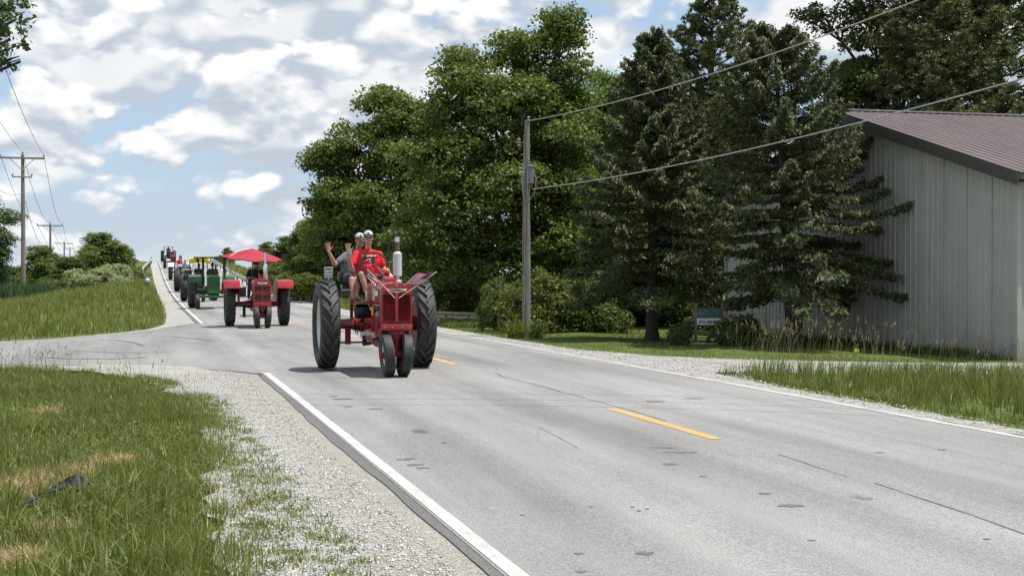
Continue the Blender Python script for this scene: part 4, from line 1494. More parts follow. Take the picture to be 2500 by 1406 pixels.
# ------------------------------------------------------------------ conifers
def spruce(seed, H, Rb, z0, prof=0.85, droop=0.30, mat=None, lean=(0, 0), dens=1.0, trunk_r=0.17, skip=0.0, asym=None):
    """whorled boughs that sag and turn up at the tip, hung with drooping sprays"""
    r = np.random.RandomState(seed)
    mb = MB()
    def axis(z):
        t = z / H
        return Vector((lean[0] * t, lean[1] * t, z))
    mb.tube([axis(-0.1), axis(0.25), axis(H * .25), axis(H * .6), axis(H * .97)], [trunk_r * 1.45, trunk_r * 1.05, trunk_r * .85, trunk_r * .45, .02], 10)
    C, D, Sz, Nr = [], [], [], []
    z = z0
    lev = 0
    while z < H * 0.985:
        t = (z - z0) / (H - z0)
        R0 = Rb * (1 - t) ** prof + 0.10
        nb = 7 if t < 0.75 else 6
        for j in range(nb):
            if r.rand() < skip:
                continue
            a = 2 * math.pi * (j / nb) + lev * 1.1 + r.randn() * 0.25
            k = 1.0 if asym is None else asym(a, t)
            L = R0 * k * (0.76 + 0.30 * r.rand())
            up = 0.10 + 0.55 * t
            u = Vector((math.cos(a), math.sin(a), 0))
            sidev = Vector((-u.y, u.x, 0))
            o = axis(z + r.randn() * 0.03)
            nseg = 7
            pts = []
            for q in range(nseg + 1):
                f = q / nseg
                dz = L * (up * f - droop * (1 - 0.6 * t) * 1.9 * f * f + droop * 1.0 * f ** 4)
                pts.append(o + u * (L * f) + Vector((0, 0, dz)))
            rb = max(0.008, 0.028 * L / Rb + 0.006)
            mb.tube(pts, [rb * (1 - 0.8 * q / nseg) for q in range(nseg + 1)], 4)
            m = int(74 * dens * max(0.35, L / Rb * 1.4) * (1.0 + 0.4 * t)) + 6
            for q in range(m):
                f = 0.12 + 0.92 * r.rand() ** 0.75
                f = min(f, 1.03)
                i0 = min(int(f * nseg), nseg - 1)
                p = pts[i0].lerp(pts[i0 + 1], f * nseg - i0)
                # secondary twig out to the side
                sd = r.choice([-1, 1])
                tl = 0.36 * L * (1.05 - f) * (0.4 + 0.8 * r.rand()) + 0.10
                tw = (u * (0.55 + 0.3 * r.rand()) + sidev * sd * (0.9 - 0.4 * f)).normalized()
                npos = 4
                for g in range(npos):
                    e = (g + 0.6) / npos
                    C.append(p + tw * (tl * e) + Vector((r.randn() * .02, r.randn() * .02, -0.10 * tl * e * e + r.randn() * 0.02 - 0.16 * r.rand() ** 2 * (1 - t))))
                    dd = tw + Vector((r.randn() * .45, r.randn() * .45, -0.35 - 0.8 * r.rand() * (1 - t * .6)))
                    D.append(dd)
                    Sz.append(0.095 + 0.10 * r.rand() * (1.1 - 0.4 * t))
                    Nr.append(Vector((r.randn() * .55 + u.x * .3, r.randn() * .55 + u.y * .3, 1.0)))
        z += (0.150 + 0.17 * (1 - t)) * (1 if dens >= 0.9 else 1.3)
        lev += 1
    # leader
    for q in range(40):
        f = r.rand()
        C.append(axis(H * (0.95 + 0.06 * f)) + Vector((r.randn() * .05, r.randn() * .05, 0)))
        D.append(Vector((r.randn() * .5, r.randn() * .5, 1)))
        Sz.append(0.16)
        Nr.append(Vector((r.randn(), r.randn(), .3)))
    C, D, Nr, Sz = np.array(C), np.array(D), np.array(Nr), np.array(Sz)
    V, F = kites(C, Nr, Sz, r, 0.30, D)
    # second blade across each spray gives it body
    D2 = D + r.randn(*D.shape) * 0.55
    V2, F2 = kites(C + r.randn(*C.shape) * 0.03, np.cross(Nr, D), Sz * 0.9, r, 0.28, D2)
    cr = arr_mesh('conifer crown', np.concatenate([V, V2]), [np.concatenate([F, F2 + len(V)])], mat or M['spruce'])
    return mb.mesh('conifer trunk', M['spruce_bark']), cr


def put_conifer(name, label, x, ybase, d, me, group=None, sc=1.0, rz=0.0, cat='spruce'):
    v = at(x, 665, d)
    return tree(name, label, cat, Vector((v.x, v.y, gz_at(v.x, v.y))), me[0], me[1], group, rz, sc)


GS = 'conifers beside the barn'
def as1(a, t):
    return 1.0
S1 = spruce(31, 8.2, 2.50, 1.45, 0.80, 0.34, dens=0.95, skip=0.10)
put_conifer('spruce_tree', 'dense blue green spruce left of the business sign, between pole and second spruce', 1592, 825, 37.5, S1, GS)
def as2(a, t):
    # the second spruce reaches furthest to the right, low down
    if t < .22 and math.cos(a) < -.2:
        return 0.62
    return 1.0 + 0.22 * max(0, math.cos(a)) * (1 - t) - 0.05 * max(0, -math.cos(a)) * t
S2 = spruce(47, 7.7, 2.95, 1.45, 0.66, 0.34, dens=1.0, lean=(-0.55, 0), trunk_r=0.20, skip=0.12, asym=as2)
put_conifer('spruce_tree', 'big spruce with leaning trunk in front of the grey barn wall', 1942, 835, 34.3, S2, GS)


def pine(seed, H, Rb, z0, mat, n_br=84, per=38, up=0.55, trunk_r=0.2):
    """white pine: upswept limbs carrying brush-like tufts"""
    r = np.random.RandomState(seed)
    mb = MB()
    mb.tube([(0, 0, -.1), (0, 0, H * .3), (0.05, 0, H * .65), (0, 0, H * .98)], [trunk_r * 1.2, trunk_r * .9, trunk_r * .5, .02], 9)
    C, Nr, D, Sz = [], [], [], []
    for b in range(n_br):
        t = (b + r.rand()) / n_br
        z = z0 + (H - z0) * t * 0.97
        a = b * 2.39996 + r.randn() * .3
        L = Rb * (0.25 + 0.95 * math.sin(math.pi * min(1, 0.28 + 0.70 * t)) ** 0.8) * (0.55 + 0.6 * r.rand()) * (1 - 0.45 * t)
        u = Vector((math.cos(a), math.sin(a), 0))
        pts = []
        for q in range(6):
            f = q / 5
            pts.append(Vector((0, 0, z)) + u * (L * f) + Vector((0, 0, L * up * (f * 0.4 + 0.75 * f * f))))
        mb.tube(pts, [0.035 * (1 - .75 * q / 5) for q in range(6)], 4)
        m = int(per * (0.6 + L / Rb))
        for q in range(m):
            f = 0.22 + 0.8 * r.rand() ** .7
            f = min(f, 1.02)
            i0 = min(int(f * 5), 4)
            p = pts[i0].lerp(pts[i0 + 1], f * 5 - i0)
            sp = 0.34 * (1.15 - f) * L + 0.08
            c = p + Vector((r.randn() * sp * .6, r.randn() * sp * .6, abs(r.randn()) * sp * .35))
            for g in range(12):
                dv = unit(r, 1)[0]
                dv[2] = abs(dv[2]) * 0.8 + 0.25
                C.append(np.array(c) + dv * 0.075)
                D.append(dv)
                Nr.append(unit(r, 1)[0])
                Sz.append(0.18 + 0.07 * r.rand())
    V, F = kites(np.array(C), np.array(Nr), np.array(Sz), r, 0.20, np.array(D))
    return mb.mesh('pine trunk', M['spruce_bark']), arr_mesh('pine crown', V, [F], mat)


P1 = pine(5, 11.0, 2.6, 1.6, M['pine'])
P2 = pine(9, 11.0, 2.9, 1.2, M['pine'])


def place_pine(me, label, x, d, htop, wid=1.0, rz=0.0, name='pine_tree'):
    b = base_at(x, d)
    k = (EYE + (665 - htop) / FPX * d - b.z) / 11.0
    return tree(name, label, 'pine', b, me[0], me[1], GS, rz, (k * wid, k * wid, k))


place_pine(P1, 'tall white pine rising between the two spruces', 1735, 47, -60, 0.86, 0.4)
place_pine(P2, 'upswept pine behind the barn ridge at the right frame edge', 2440, 50, -190, 1.15, 2.0)
place_pine(P1, 'full bodied pine behind the barn ridge, left of the edge pine', 2285, 47, -80, 1.0, 3.1)
place_pine(P2, 'slender pine half hidden by the second spruce at the barn corner', 2090, 54, 140, 1.0, 1.0)
place_pine(P1, 'dark pine filling the gap left of the barn, behind the business sign', 1790, 52, 250, 1.2, 5.0)

# ------------------------------------------------------------------ shrubs and low plants
def bush(seed, H, Rr, mat, n_cl=420, per=24, leaf=0.085, rc=0.20, n_l=9):
    r = np.random.RandomState(seed)
    L = [(r.randn() * Rr * .42, r.randn() * Rr * .42, H * (0.15 + 0.55 * r.rand()), Rr * (.35 + .2 * r.rand()), Rr * (.35 + .2 * r.rand()), H * (.20 + .14 * r.rand())) for _ in range(n_l)]
    mb = MB()
    for l in L:
        mb.tube([(0, 0, -.05), (l[0] * .5, l[1] * .5, l[2] * .6), l[:3]], [.025, .018, .008], 5)
        mb.tube([(l[0] * .3, l[1] * .3, 0), (l[0] * 1.2, l[1] * 1.2, l[2] * 1.1)], [.015, .006], 4)
    return mb.mesh('shrub stems', M['bark']), leaf_crown('shrub crown', r, L, n_cl, per, leaf, mat, rc, 0.6, 0.5)


def shrub(me, label, x, d, wid, hgt, H0, R0, name='shrub', cat='shrub', group=None, rz=None):
    """wid and hgt in metres"""
    b = base_at(x, d)
    t = empty(name, b, rsx.uniform(0, 6.28) if rz is None else rz, label, cat, group)
    t.scale = (wid / 2 / R0, wid / 2 / R0, hgt / H0)
    link_mesh('stems', me[0], t)
    link_mesh('foliage', me[1], t)
    return t


B1 = bush(61, 1.6, 1.0, M['shrub'])
B2 = bush(62, 1.6, 1.0, M['dark_leaf'])
B3 = bush(63, 0.75, 0.65, M['yew'], 460, 26, 0.055, 0.11)
B4 = bush(64, 1.6, 1.0, M['bright_leaf'], 300, 22)
B5 = bush(65, 1.4, 1.0, M['flower'], 420, 24, 0.10)
GB = 'shrubs at the edge of the wood'
shrub(B1, 'leafy shrub directly right of the utility pole foot', 1335, 42.5, 2.1, 2.0, 1.6, 1.0, group=GB)
shrub(B1, 'pale leafed shrub directly left of the utility pole', 1215, 44.5, 1.3, 1.75, 1.6, 1.0, group=GB)
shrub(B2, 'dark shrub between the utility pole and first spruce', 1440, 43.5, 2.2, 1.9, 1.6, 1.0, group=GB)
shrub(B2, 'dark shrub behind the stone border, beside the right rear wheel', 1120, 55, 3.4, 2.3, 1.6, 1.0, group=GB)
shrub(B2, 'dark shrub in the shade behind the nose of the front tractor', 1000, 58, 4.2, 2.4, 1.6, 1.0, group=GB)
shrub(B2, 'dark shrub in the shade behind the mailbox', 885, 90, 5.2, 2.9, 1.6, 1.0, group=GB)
shrub(B1, 'grey green shrub below the speed zone sign', 768, 88, 4.0, 1.75, 1.6, 1.0, group=GB)
shrub(B1, 'roadside shrub right of the umbrella tractor', 738, 104, 4.4, 1.9, 1.6, 1.0, group=GB)
shrub(B4, 'bright shrub seen past the front driver shoulder', 850, 86, 2.4, 2.0, 1.6, 1.0, group=GB)
shrub(B2, 'dark shrub behind the first spruce trunk', 1560, 48, 3.0, 1.4, 1.6, 1.0, group=GB)
shrub(B2, 'dark shrub behind the business sign', 1690, 46, 2.6, 1.3, 1.6, 1.0, group=GB)
shrub(B2, 'dark shrub right of the first spruce, back in the garden', 1500, 50, 3.2, 1.6, 1.6, 1.0, group=GB)
shrub(B1, 'bush on the right bank below the guardrail', 655, 140, 5.5, 2.6, 1.6, 1.0, group=GB)
shrub(B1, 'bush on the right bank, nearest to the red fender', 690, 120, 4.5, 2.4, 1.6, 1.0, group=GB)
shrub(B3, 'larger spreading yew right of the business sign', 1800, 34.6, 1.25, 0.80, 0.75, 0.65, 'yew_bush', group='yews round the business sign')
shrub(B3, 'smaller yew left of the business sign', 1662, 35.0, 0.68, 0.55, 0.75, 0.65, 'yew_bush', group='yews round the business sign')
GF = 'pale flowering weeds on the left bank'
for i, (x, d, wd_, hg, lb) in enumerate([(232, 98, 3.0, 1.5, 'pale flowering weed clump nearest the guardrail end'), (285, 103, 2.6, 1.6, 'pale flowering weed clump under the broad rounded tree'), (205, 92, 2.0, 1.2, 'pale flowering weed clump furthest left on the bank')]):
    shrub(B5, lb, x, d, wd_, hg, 1.4, 1.0, 'flowering_weed', 'weed', GF)
shrub(B1, 'green brush on the left bank beside the guardrail', 305, 118, 2.4, 1.2, 1.6, 1.0, group=GL)
shrub(B1, 'green brush below the pale flowering weeds', 180, 112, 2.4, 1.3, 1.6, 1.0, group=GL)
shrub(B2, 'shadowed brush behind the second line pole', 140, 128, 5.0, 1.8, 1.6, 1.0, group=GL)

# arching daylily leaves at the pole foot
def daylily(label, x, d, n, h):
    r = np.random.RandomState(int(x))
    b = base_at(x, d)
    P = np.stack([r.randn(n) * .10, r.randn(n) * .10, np.zeros(n)], 1)
    V, q, t, _ = blades(r, P, h * (.7 + .5 * r.rand(n)), np.full(n, .035), 0.9, 5)
    o = link_mesh('daylily_plant', arr_mesh('daylily_plant', V, q + [t], M['bright_leaf']))
    o.location = b
    tag(o, label, 'plant', 'daylilies at the pole foot')


daylily('daylily clump left of the utility pole foot', 1258, 38.6, 150, 0.50)
daylily('daylily clump right of the utility pole foot', 1308, 39.0, 110, 0.50)
# cattails round the nearest line pole
r = np.random.RandomState(13)
b = base_at(55, 90)
PS = np.stack([r.randn(900) * 1.1, r.randn(900) * .8, np.zeros(900)], 1)
V, q, t, _ = blades(r, PS, 1.0 + .6 * r.rand(900), np.full(900, .06), .2, 3)
o = link_mesh('cattail_reeds', arr_mesh('cattail_reeds', V, q + [t], M['reed']))
o.location = (b.x, b.y, gz_at(b.x, b.y))
tag(o, kind='stuff')
# yellow-green ground cover before the stone border
PSp = clumpy(r, [sp_of(at(x, y, d))[::-1] for x, y, d in ((1085, 800, 47), (1200, 800, 46), (1205, 790, 50), (1085, 788, 52))], 2600, 90, .12)[0]
grass_obj('ground_cover', r, PSp, .10 + .16 * r.rand(2600), .03 + .02 * r.rand(2600), M['bright_leaf'], .7, 2)

# ------------------------------------------------------------------ the steel barn (gable wall faces the road)
def make_barn():
    pw, sm, half, slope, zr0 = 17.3, 32.8, 7.45, 0.268, 5.80
    root = empty('steel_barn', rd(sm, pw, -0.25), TH, 'grey green ribbed steel barn with low brown metal roof', 'barn')
    ze = lambda u: zr0 + 0.25 - 0.06 - slope * abs(u)            # heights above the root
    # local: x = p - pw, y = s - sm
    def rib_profile(a, b, pitch=0.2286, rise=0.020):
        """offsets across one sheet: (along, out)"""
        pts = []
        u = a
        while u < b - 1e-4:
            e = min(u + pitch, b)
            k = (e - u)
            pts += [(u, 0.0), (u + k * 0.06, rise), (u + k * 0.20, rise), (u + k * 0.28, 0.0)]
            pts += [(u + k * 0.52, 0.0), (u + k * .55, .004), (u + k * .73, .004), (u + k * .76, 0.0)]
            u = e
        pts.append((b, 0.0))
        return pts
    n = 16
    wdt = 2 * half / n
    for i in range(n):
        a = -half + i * wdt
        pr = rib_profile(a, a + wdt - 0.006)
        V, F = [], []
        for u, o in pr:
            V.append((-o, u, -0.05))
            V.append((-o, u, ze(u) - 0.02))
        for j in range(len(pr) - 1):
            F.append((2 * j, 2 * j + 1, 2 * j + 3, 2 * j + 2))
        MB().add(V, F).build('wall_panel', M['siding'], root)
    # backing wall, side walls and rear
    L = 22.0
    mb = MB()
    ol = [(-half, -0.3), (half, -0.3), (half, ze(half) - .03), (0, ze(0) - .03), (-half, ze(half) - .03)]
    mb.prism(ol, 0.03, L, 'X')
    mb.build('shell', M['siding'], root)
    # screw rows across the sheets
    for z_ in (.45, 1.4, 2.35, 3.3):
        mb = MB()
        for i in range(64):
            u = -half + .06 + i * (2 * half - .12) / 63
            mb.box((-.007, u, z_), (.008, .012, .012))
        mb.build('screw_row', M['galv'], root)['kind'] = 'stuff'
    # corner trims
    for u in (-half - 0.03, half + 0.03):
        MB().box((-0.02, u, ze(half) / 2 - .1), (0.10, 0.07, ze(half) + .2)).build('corner_trim', M['siding'], root)
    # roof sheets on both slopes
    eave = half + 0.42
    x0, x1 = -0.32, L + 0.3
    n = 25
    wdt = (x1 - x0) / n
    for sd in (-1, 1):
        for i in range(n):
            a = x0 + i * wdt
            pr = rib_profile(a, a + wdt - 0.005, 0.2286, 0.022)
            V, F = [], []
            for u, o in pr:
                V.append((u, 0.04 * sd, zr0 + 0.25 + o - slope * .04))
                V.append((u, eave * sd, zr0 + 0.25 + o - slope * eave))
            for j in range(len(pr) - 1):
                F.append((2 * j, 2 * j + 1, 2 * j + 3, 2 * j + 2))
            MB().add(V, F).build('roof_sheet', M['roof'], root)
    # ridge cap
    rc = MB()
    rc.add([(x0 - .02, -0.17, zr0 + .25 - slope * .17 + .035), (x1, -0.17, zr0 + .25 - slope * .17 + .035), (x1, 0, zr0 + .25 + .05), (x0 - .02, 0, zr0 + .25 + .05), (x0 - .02, .17, zr0 + .25 - slope * .17 + .035), (x1, .17, zr0 + .25 - slope * .17 + .035)],
           [(0, 1, 2, 3), (3, 2, 5, 4)])
    rc.build('ridge_cap', M['trim'], root)
    # rake boards with soffit
    for sd in (-1, 1):
        a = Vector((x0 - 0.02, 0.0, zr0 + .25 - 0.13))
        b = Vector((x0 - 0.02, (eave + .02) * sd, zr0 + .25 - slope * (eave + .02) - 0.13))
        V = []
        for p in (a, b):
            for dx_, dz in ((0, 0.15), (0.03, 0.15), (0.03, -0.13), (0, -0.13)):
                V.append(p + Vector((dx_, 0, dz)))
        MB().add(V, [(0, 1, 2, 3), (7, 6, 5, 4), (0, 4, 5, 1), (1, 5, 6, 2), (2, 6, 7, 3), (3, 7, 4, 0)]).build('rake_board', M['trim'], root)
        V = [a + Vector((.035, 0, -.10)), a + Vector((.36, 0, -.10)), b + Vector((.36, 0, -.10)), b + Vector((.035, 0, -.10))]
        MB().add(V + [v + Vector((0, 0, .02)) for v in V], [(0, 1, 2, 3), (7, 6, 5, 4), (0, 4, 5, 1), (1, 5, 6, 2), (2, 6, 7, 3), (3, 7, 4, 0)]).build('soffit', M['trim'], root)
    # floodlight under the peak
    mb = MB()
    mb.box((-0.36, 0.08, zr0 + .05), (.05, .08, .10), m=1)
    mb.sphere((-0.46, 0.10, zr0 + .02), (.13, .10, .09), 12, 8)
    mb.build('yard_lamp', [M['lamp_glass'], M['galv']], root)
    return root


make_barn()


# ------------------------------------------------------------------ wires
def sag_pts(a, b, sag, n=24):
    a, b = Vector(a), Vector(b)
    out = []
    for i in range(n + 1):
        t = i / n
        out.append(a.lerp(b, t) - Vector((0, 0, 4 * sag * t * (1 - t))))
    return out


def wire(label, a, b, sag, r, mat, group, name='overhead_wire', tangent=24):
    o = MB().tube(sag_pts(a, b, sag, tangent), r, 5).build(name, mat)
    return tag(o, label, 'wire', group)


# ---- weathered pole with transformer on the right
def right_pole():
    b = base_at(1286, 39.5)
    H = (820 - 290) / FPX * 39.5
    t = empty('utility_pole', b, 0, 'weathered grey pole with small transformer in front of the maples', 'utility pole')
    mb = MB()
    mb.tube([(0, 0, -.3), (0.01, 0, H * .33), (-0.005, 0, H * .66), (0.01, 0, H)], [.112, .102, .090, .074], 14)
    mb.build('shaft', M['pole'], t)
    # transformer can
    mb = MB()
    zc_ = (820 - 425) / FPX * 39.5
    mb.lathe([(-.24, .0), (-.24, .10), (.22, .11), (.22, .125), (.25, .125), (.27, .06), (.28, 0)], 18, axis='Z', c=(.10, -.16, zc_))
    mb.build('transformer', M['xfmr'], t)
    mb = MB()
    mb.lathe([(0, .018), (.03, .04), (.05, .02), (.08, .04), (.10, .02), (.14, .03), (.16, 0)], 10, axis='Z', c=(.06, -.16, zc_ + .27))
    mb.build('bushing', M['insul'], t)
    MB().box((.05, -.06, zc_ + .12), (.10, .16, .06)).build('bracket', M['galv'], t)
    # drip loops
    for dx_, l in ((-.10, .75), (.02, .85), (.20, .7)):
        pts = [Vector((dx_ * .6, -.19, zc_ + .22)), Vector((dx_ * 1.3, -.25, zc_ - .1)), Vector((dx_ * 1.1, -.22, zc_ - l + .2)), Vector((dx_ * .4, -.12, zc_ - l))]
        MB().tube(pts, .012, 5).build('drip_loop', M['service_wire'], t)
    # cutout on the left
    mb = MB()
    zt = (820 - 345) / FPX * 39.5
    mb.lathe([(-.12, .035), (-.10, .055), (-.05, .03), (-.02, .055), (.03, .03), (.06, .055), (.10, .03), (.13, .03)], 10, axis='Z', c=(-.22, -.05, zt))
    mb.bar((-.20, -.05, zt), (0, 0, zt - .03), .025, .025)
    mb.build('fuse_cutout', M['insul'], t)
    mb = MB()
    mb.lathe([(0, .02), (.03, .045), (.07, .02), (.10, .045), (.14, .02)], 10, axis='Z', c=(.05, -.05, H - .05))
    mb.build('top_insulator', M['insul'], t)
    MB().tube([(-.07, -.09, H - .4), (-.11, -.10, H * .6), (-.12, -.11, H * .25), (-.118, -.11, 0)], .008, 4).build('ground_wire', M['wire'], t)
    return b, H


bP, HP = right_pole()

# ---- roadside pole out of frame to the right that carries the service drops and the road crossing
def plain_pole(b, H, label, group=None, arm=0.0, axis=(1, 0), low=False):
    t = empty('line_pole', b, 0, label, 'utility pole', group)
    MB().tube([(0, 0, -.4), (0.02, 0, H * .4), (0, 0, H)], [.17, .15, .11], 12).build('shaft', M['pole'], t)
    u = Vector((axis[0], axis[1], 0)).normalized()
    ends = []
    if arm:
        MB().bar(-u * arm + Vector((0, -.13, H - .25)), u * arm + Vector((0, -.13, H - .25)), .10, .13).build('crossarm', M['pole'], t)
        for sd in (-1, 1):
            MB().bar(u * sd * arm * .52 + Vector((0, -.13, H - .32)), Vector((0, -.12, H - 1.1)), .05, .05).build('arm_brace', M['galv'], t)
        for q in (-arm + .05, 0.0, arm - .05):
            z = H - .18 if q else H
            p = u * q + Vector((0, -.13 if q else 0, z))
            MB().lathe([(0, .02), (.04, .06), (.08, .035), (.12, .07), (.17, .05), (.20, 0)], 10, axis='Z', c=p).build('insulator', M['insul'], t)
            ends.append(Vector(b) + p + Vector((0, 0, .2)))
        if low:
            MB().bar(-u * .65 + Vector((0, -.14, H - 1.55)), u * .65 + Vector((0, -.14, H - 1.55)), .06, .08).build('lower_arm', M['pole'], t)
            for q in (-.62, .62):
                MB().lathe([(0, .02), (.05, .08), (.11, .05), (.16, .07), (.18, 0)], 10, axis='Z', c=u * q + Vector((0, -.14, H - 1.5))).build('insulator', M['insul'], t)
    return ends, Vector(b) + Vector((0, 0, H - 2.6))


bR = Vector((9.2, 15.9, gz_at(9.2, 15.9)))
plain_pole(bR, 9.4, 'pole on the right verge that carries both service cables', None)
GWS = 'service cables from the weathered pole'
wire('upper pale service cable from the pole top to the right', at(1291, 296, 39.5), at(3130, -372, 16.5), 0.42, .012, M['service_wire'], GWS, 'service_cable', 40)
wire('lower pale service cable passing in front of the barn roof', at(1300, 462, 39.4), at(3130, 8, 16.5), 0.28, .012, M['service_wire'], GWS, 'service_cable', 40)

# ---- distribution line on the left
GP = 'crossarm poles of the line across the field'
perp = Vector((-0.30, 0.954, 0)).normalized()
ax = (perp.y, -perp.x)
poles = []
specs = [(27.0, -5.6, 10.6, 'near crossarm pole outside the left frame edge'), None]
b0 = rd(24.0, -5.2)
b0.z = gz_at(b0.x, b0.y)
poles.append(plain_pole(b0, 10.4, 'near crossarm pole on the verge corner outside the frame', GP, 1.45, ax))
for x, d, yt, lb in ((56.5, 97, 378, 'nearest crossarm pole in view, standing among cattails'), (123, 168, 546, 'second crossarm pole, right of the nearest'), (157, 255, 591, 'third crossarm pole, in front of the broad tree'), (171, 345, 604, 'most distant crossarm pole beside the broad tree')):
    b = base_at(x, d)
    H = EYE + (665 - yt) / FPX * d - b.z
    poles.append(plain_pole(b, H, lb, GP, 1.47 if d < 300 else 1.3, ax, low=(d < 100)))
GW = 'conductors of the line across the field'
nm = ['left hand conductor', 'middle conductor', 'right hand conductor']
spans = ['from outside the frame to the nearest pole', 'from the nearest pole to the second pole', 'from the second pole to the third pole', 'from the third pole to the most distant pole']
for i in range(4):
    for j in range(3):
        wire(f'{nm[j]} {spans[i]}', poles[i][0][j], poles[i + 1][0][j], 1.3 if i else 0.9, .013 + .004 * i, M['wire'], GW, 'line_conductor')
    wire(f'low neutral cable {spans[i]}', poles[i][1], poles[i + 1][1], 1.7, .014 + .004 * i, M['wire'], GW, 'line_conductor')
# three phases cross the road overhead to the roadside pole (only their shadows are in view)
GX = 'wires crossing high over the road'
for j, (e, dy_) in enumerate(zip(poles[0][0], (1.35, 0.0, -1.2))):
    q = bR + Vector((0.4 * (j - 1), dy_ * .9 + .55, 8.9))
    st = e + Vector((0, dy_ * .8 - 1.6, -.9))
    wire(['far wire of three crossing high over the road', 'middle wire of three crossing high over the road', 'near wire of three crossing high over the road'][j], st, q, 0.5, .017, M['wire'], GX, 'crossing_wire')


# ------------------------------------------------------------------ text
def text_mesh(name, s, size, mat, parent, loc, rot, bold=0.0, sx=1.0, align='CENTER', depth=0.002):
    cu = bpy.data.curves.new(name, 'FONT')
    cu.body = s
    cu.size = size
    cu.align_x = align
    cu.align_y = 'CENTER'
    cu.offset = bold
    cu.extrude = depth
    cu.resolution_u = 3
    tmp = bpy.data.objects.new('tmp', cu)
    COL.objects.link(tmp)
    dg = bpy.context.evaluated_depsgraph_get()
    me = bpy.data.meshes.new_from_object(tmp.evaluated_get(dg))
    bpy.data.objects.remove(tmp)
    me.name = name
    me.materials.clear()
    o = link_mesh(name, me, parent, mat)
    o.location = loc
    o.rotation_euler = rot
    o.scale = (sx, 1, 1)
    return o


# ---- speed zone ahead sign
def speed_sign():
    d = 79.0
    c = at(802, 665, d)
    g = gz_at(c.x, c.y)
    t = empty('road_sign', (c.x, c.y, g), R(8), 'white rectangular SPEED ZONE AHEAD sign on a post', 'road sign')
    zc_ = EYE - g
    MB().box((0, .03, zc_ / 2 - .1), (.07, .05, zc_ + .6)).build('post', M['galv'], t)
    MB().box((0, 0, zc_), (.47, .012, .60)).build('plate', M['sign_white'], t, bevel=.004)
    mb = MB()
    for x0_, z0_, sx, sz in ((0, .272, .43, .013), (0, -.272, .43, .013), (.211, 0, .013, .55), (-.211, 0, .013, .55)):
        mb.box((x0_, -.0085, zc_ + z0_), (sx, .003, sz))
    mb.build('border', M['ink_black'], t)
    for s_, z0_ in (('SPEED', .17), ('ZONE', 0), ('AHEAD', -.17)):
        text_mesh('lettering', s_, .155, M['ink_black'], t, (0, -.009, zc_ + z0_), (R(90), 0, 0), .006, .92)


speed_sign()


# ---- business sign under the spruces
def business_sign():
    d = 35.3
    c = at(1731, 665, d)
    g = gz_at(c.x, c.y)
    t = empty('business_sign', (c.x, c.y, g), R(-4), 'teal and white business sign with a phone number between two yews', 'sign')
    z = lambda y: EYE + (665 - y) / FPX * d - g
    wd_ = 58 / FPX * d
    for x in (-wd_ / 2 - .03, wd_ / 2 + .04):
        MB().box((x, .03, z(745) / 2), (.075, .075, z(745) + .1)).build('post', M['post_wood'], t)
    MB().box((0, 0, (z(777) + z(793)) / 2), (wd_, .03, z(777) - z(793))).build('phone_panel', M['sign_white'], t)
    MB().box((0, 0, (z(766) + z(776)) / 2), (wd_, .03, z(766) - z(776))).build('teal_board', M['teal'], t)
    MB().box((0, 0, (z(752) + z(765)) / 2), (wd_, .03, z(752) - z(765))).build('teal_board', M['teal'], t)
    text_mesh('lettering', '(815) 468-8511', .125, M['ink_black'], t, (0, -.018, (z(777) + z(793)) / 2 - .01), (R(90), 0, 0), .003, .66)
    MB().box((-.25, -.15, .03), (.9, .25, .07)).build('footing', M['stone'], t, bevel=.01)


business_sign()


# ---- mailbox across the road
def mailbox():
    b = rd(63.5, 9.05)
    b.z = gz_at(b.x, b.y)
    t = empty('mailbox', b, TH, 'black mailbox on a wooden post at the far road edge, beside the left rear wheel', 'mailbox')
    MB().box((0.0, 0, .45), (.10, .10, 1.1)).build('post', M['post_wood'], t)
    ol = [(-.09, .95), (.09, .95), (.09, 1.08)] + [(.09 * math.cos(a), 1.08 + .09 * math.sin(a)) for a in np.linspace(0.3, 2.84, 7)] + [(-.09, 1.08)]
    MB().prism(ol, -.46, .10, 'X').build('box', M['mailbox'], t)
    MB().box((-.2, 0, .925), (.5, .14, .04)).build('arm', M['post_wood'], t)
    MB().box((.12, -.06, .80), (.16, .03, .12)).build('number_plate', M['teal'], t)
    MB().box((-.05, -.1, 1.12), (.03, .02, .12)).build('flag', M['red_dull'], t)


mailbox()


# ---- leaning guard stake left of the pole
def stake():
    a, b = at(1214, 790, 43.5), at(1229, 668, 43.0)
    a.z = gz_at(a.x, a.y)
    o = MB().tube([a, b], [.028, .022], 8).build('leaning_stake', M['post_wood'])
    tag(o, 'thin pale stake leaning beside the utility pole', 'stake')


stake()


# ---- stone border: long flat slabs on a dry course of stones
def border():
    a, b = at(1062, 778, 53), at(1235, 779, 50)
    a.z, b.z = gz_at(a.x, a.y), gz_at(b.x, b.y)
    d = (b - a)
    L = d.length
    t = empty('stone_border', a, math.atan2(d.y, d.x), 'low dry stone border topped with long pale slabs under the maples', 'wall')
    r = random.Random(4)
    x = 0.0
    while x < L:
        w_ = r.uniform(.55, .95)
        MB().box((x + w_ / 2, 0, .36), (w_ - .015, .34 + r.uniform(-.02, .03), .075), (0, 0, r.uniform(-.02, .02))).build('cap_slab', M['stone'], t, bevel=.012)
        x += w_
    for row, z in ((0, .08), (1, .23)):
        x = -.1 * row
        while x < L:
            w_ = r.uniform(.28, .55)
            MB().box((x + w_ / 2, r.uniform(-.03, .03), z), (w_ - .03, .28, .13), (r.uniform(-.05, .05), r.uniform(-.05, .05), r.uniform(-.1, .1)), taper=.9).build('stone', M['stone'], t, bevel=.02)
            x += w_


border()

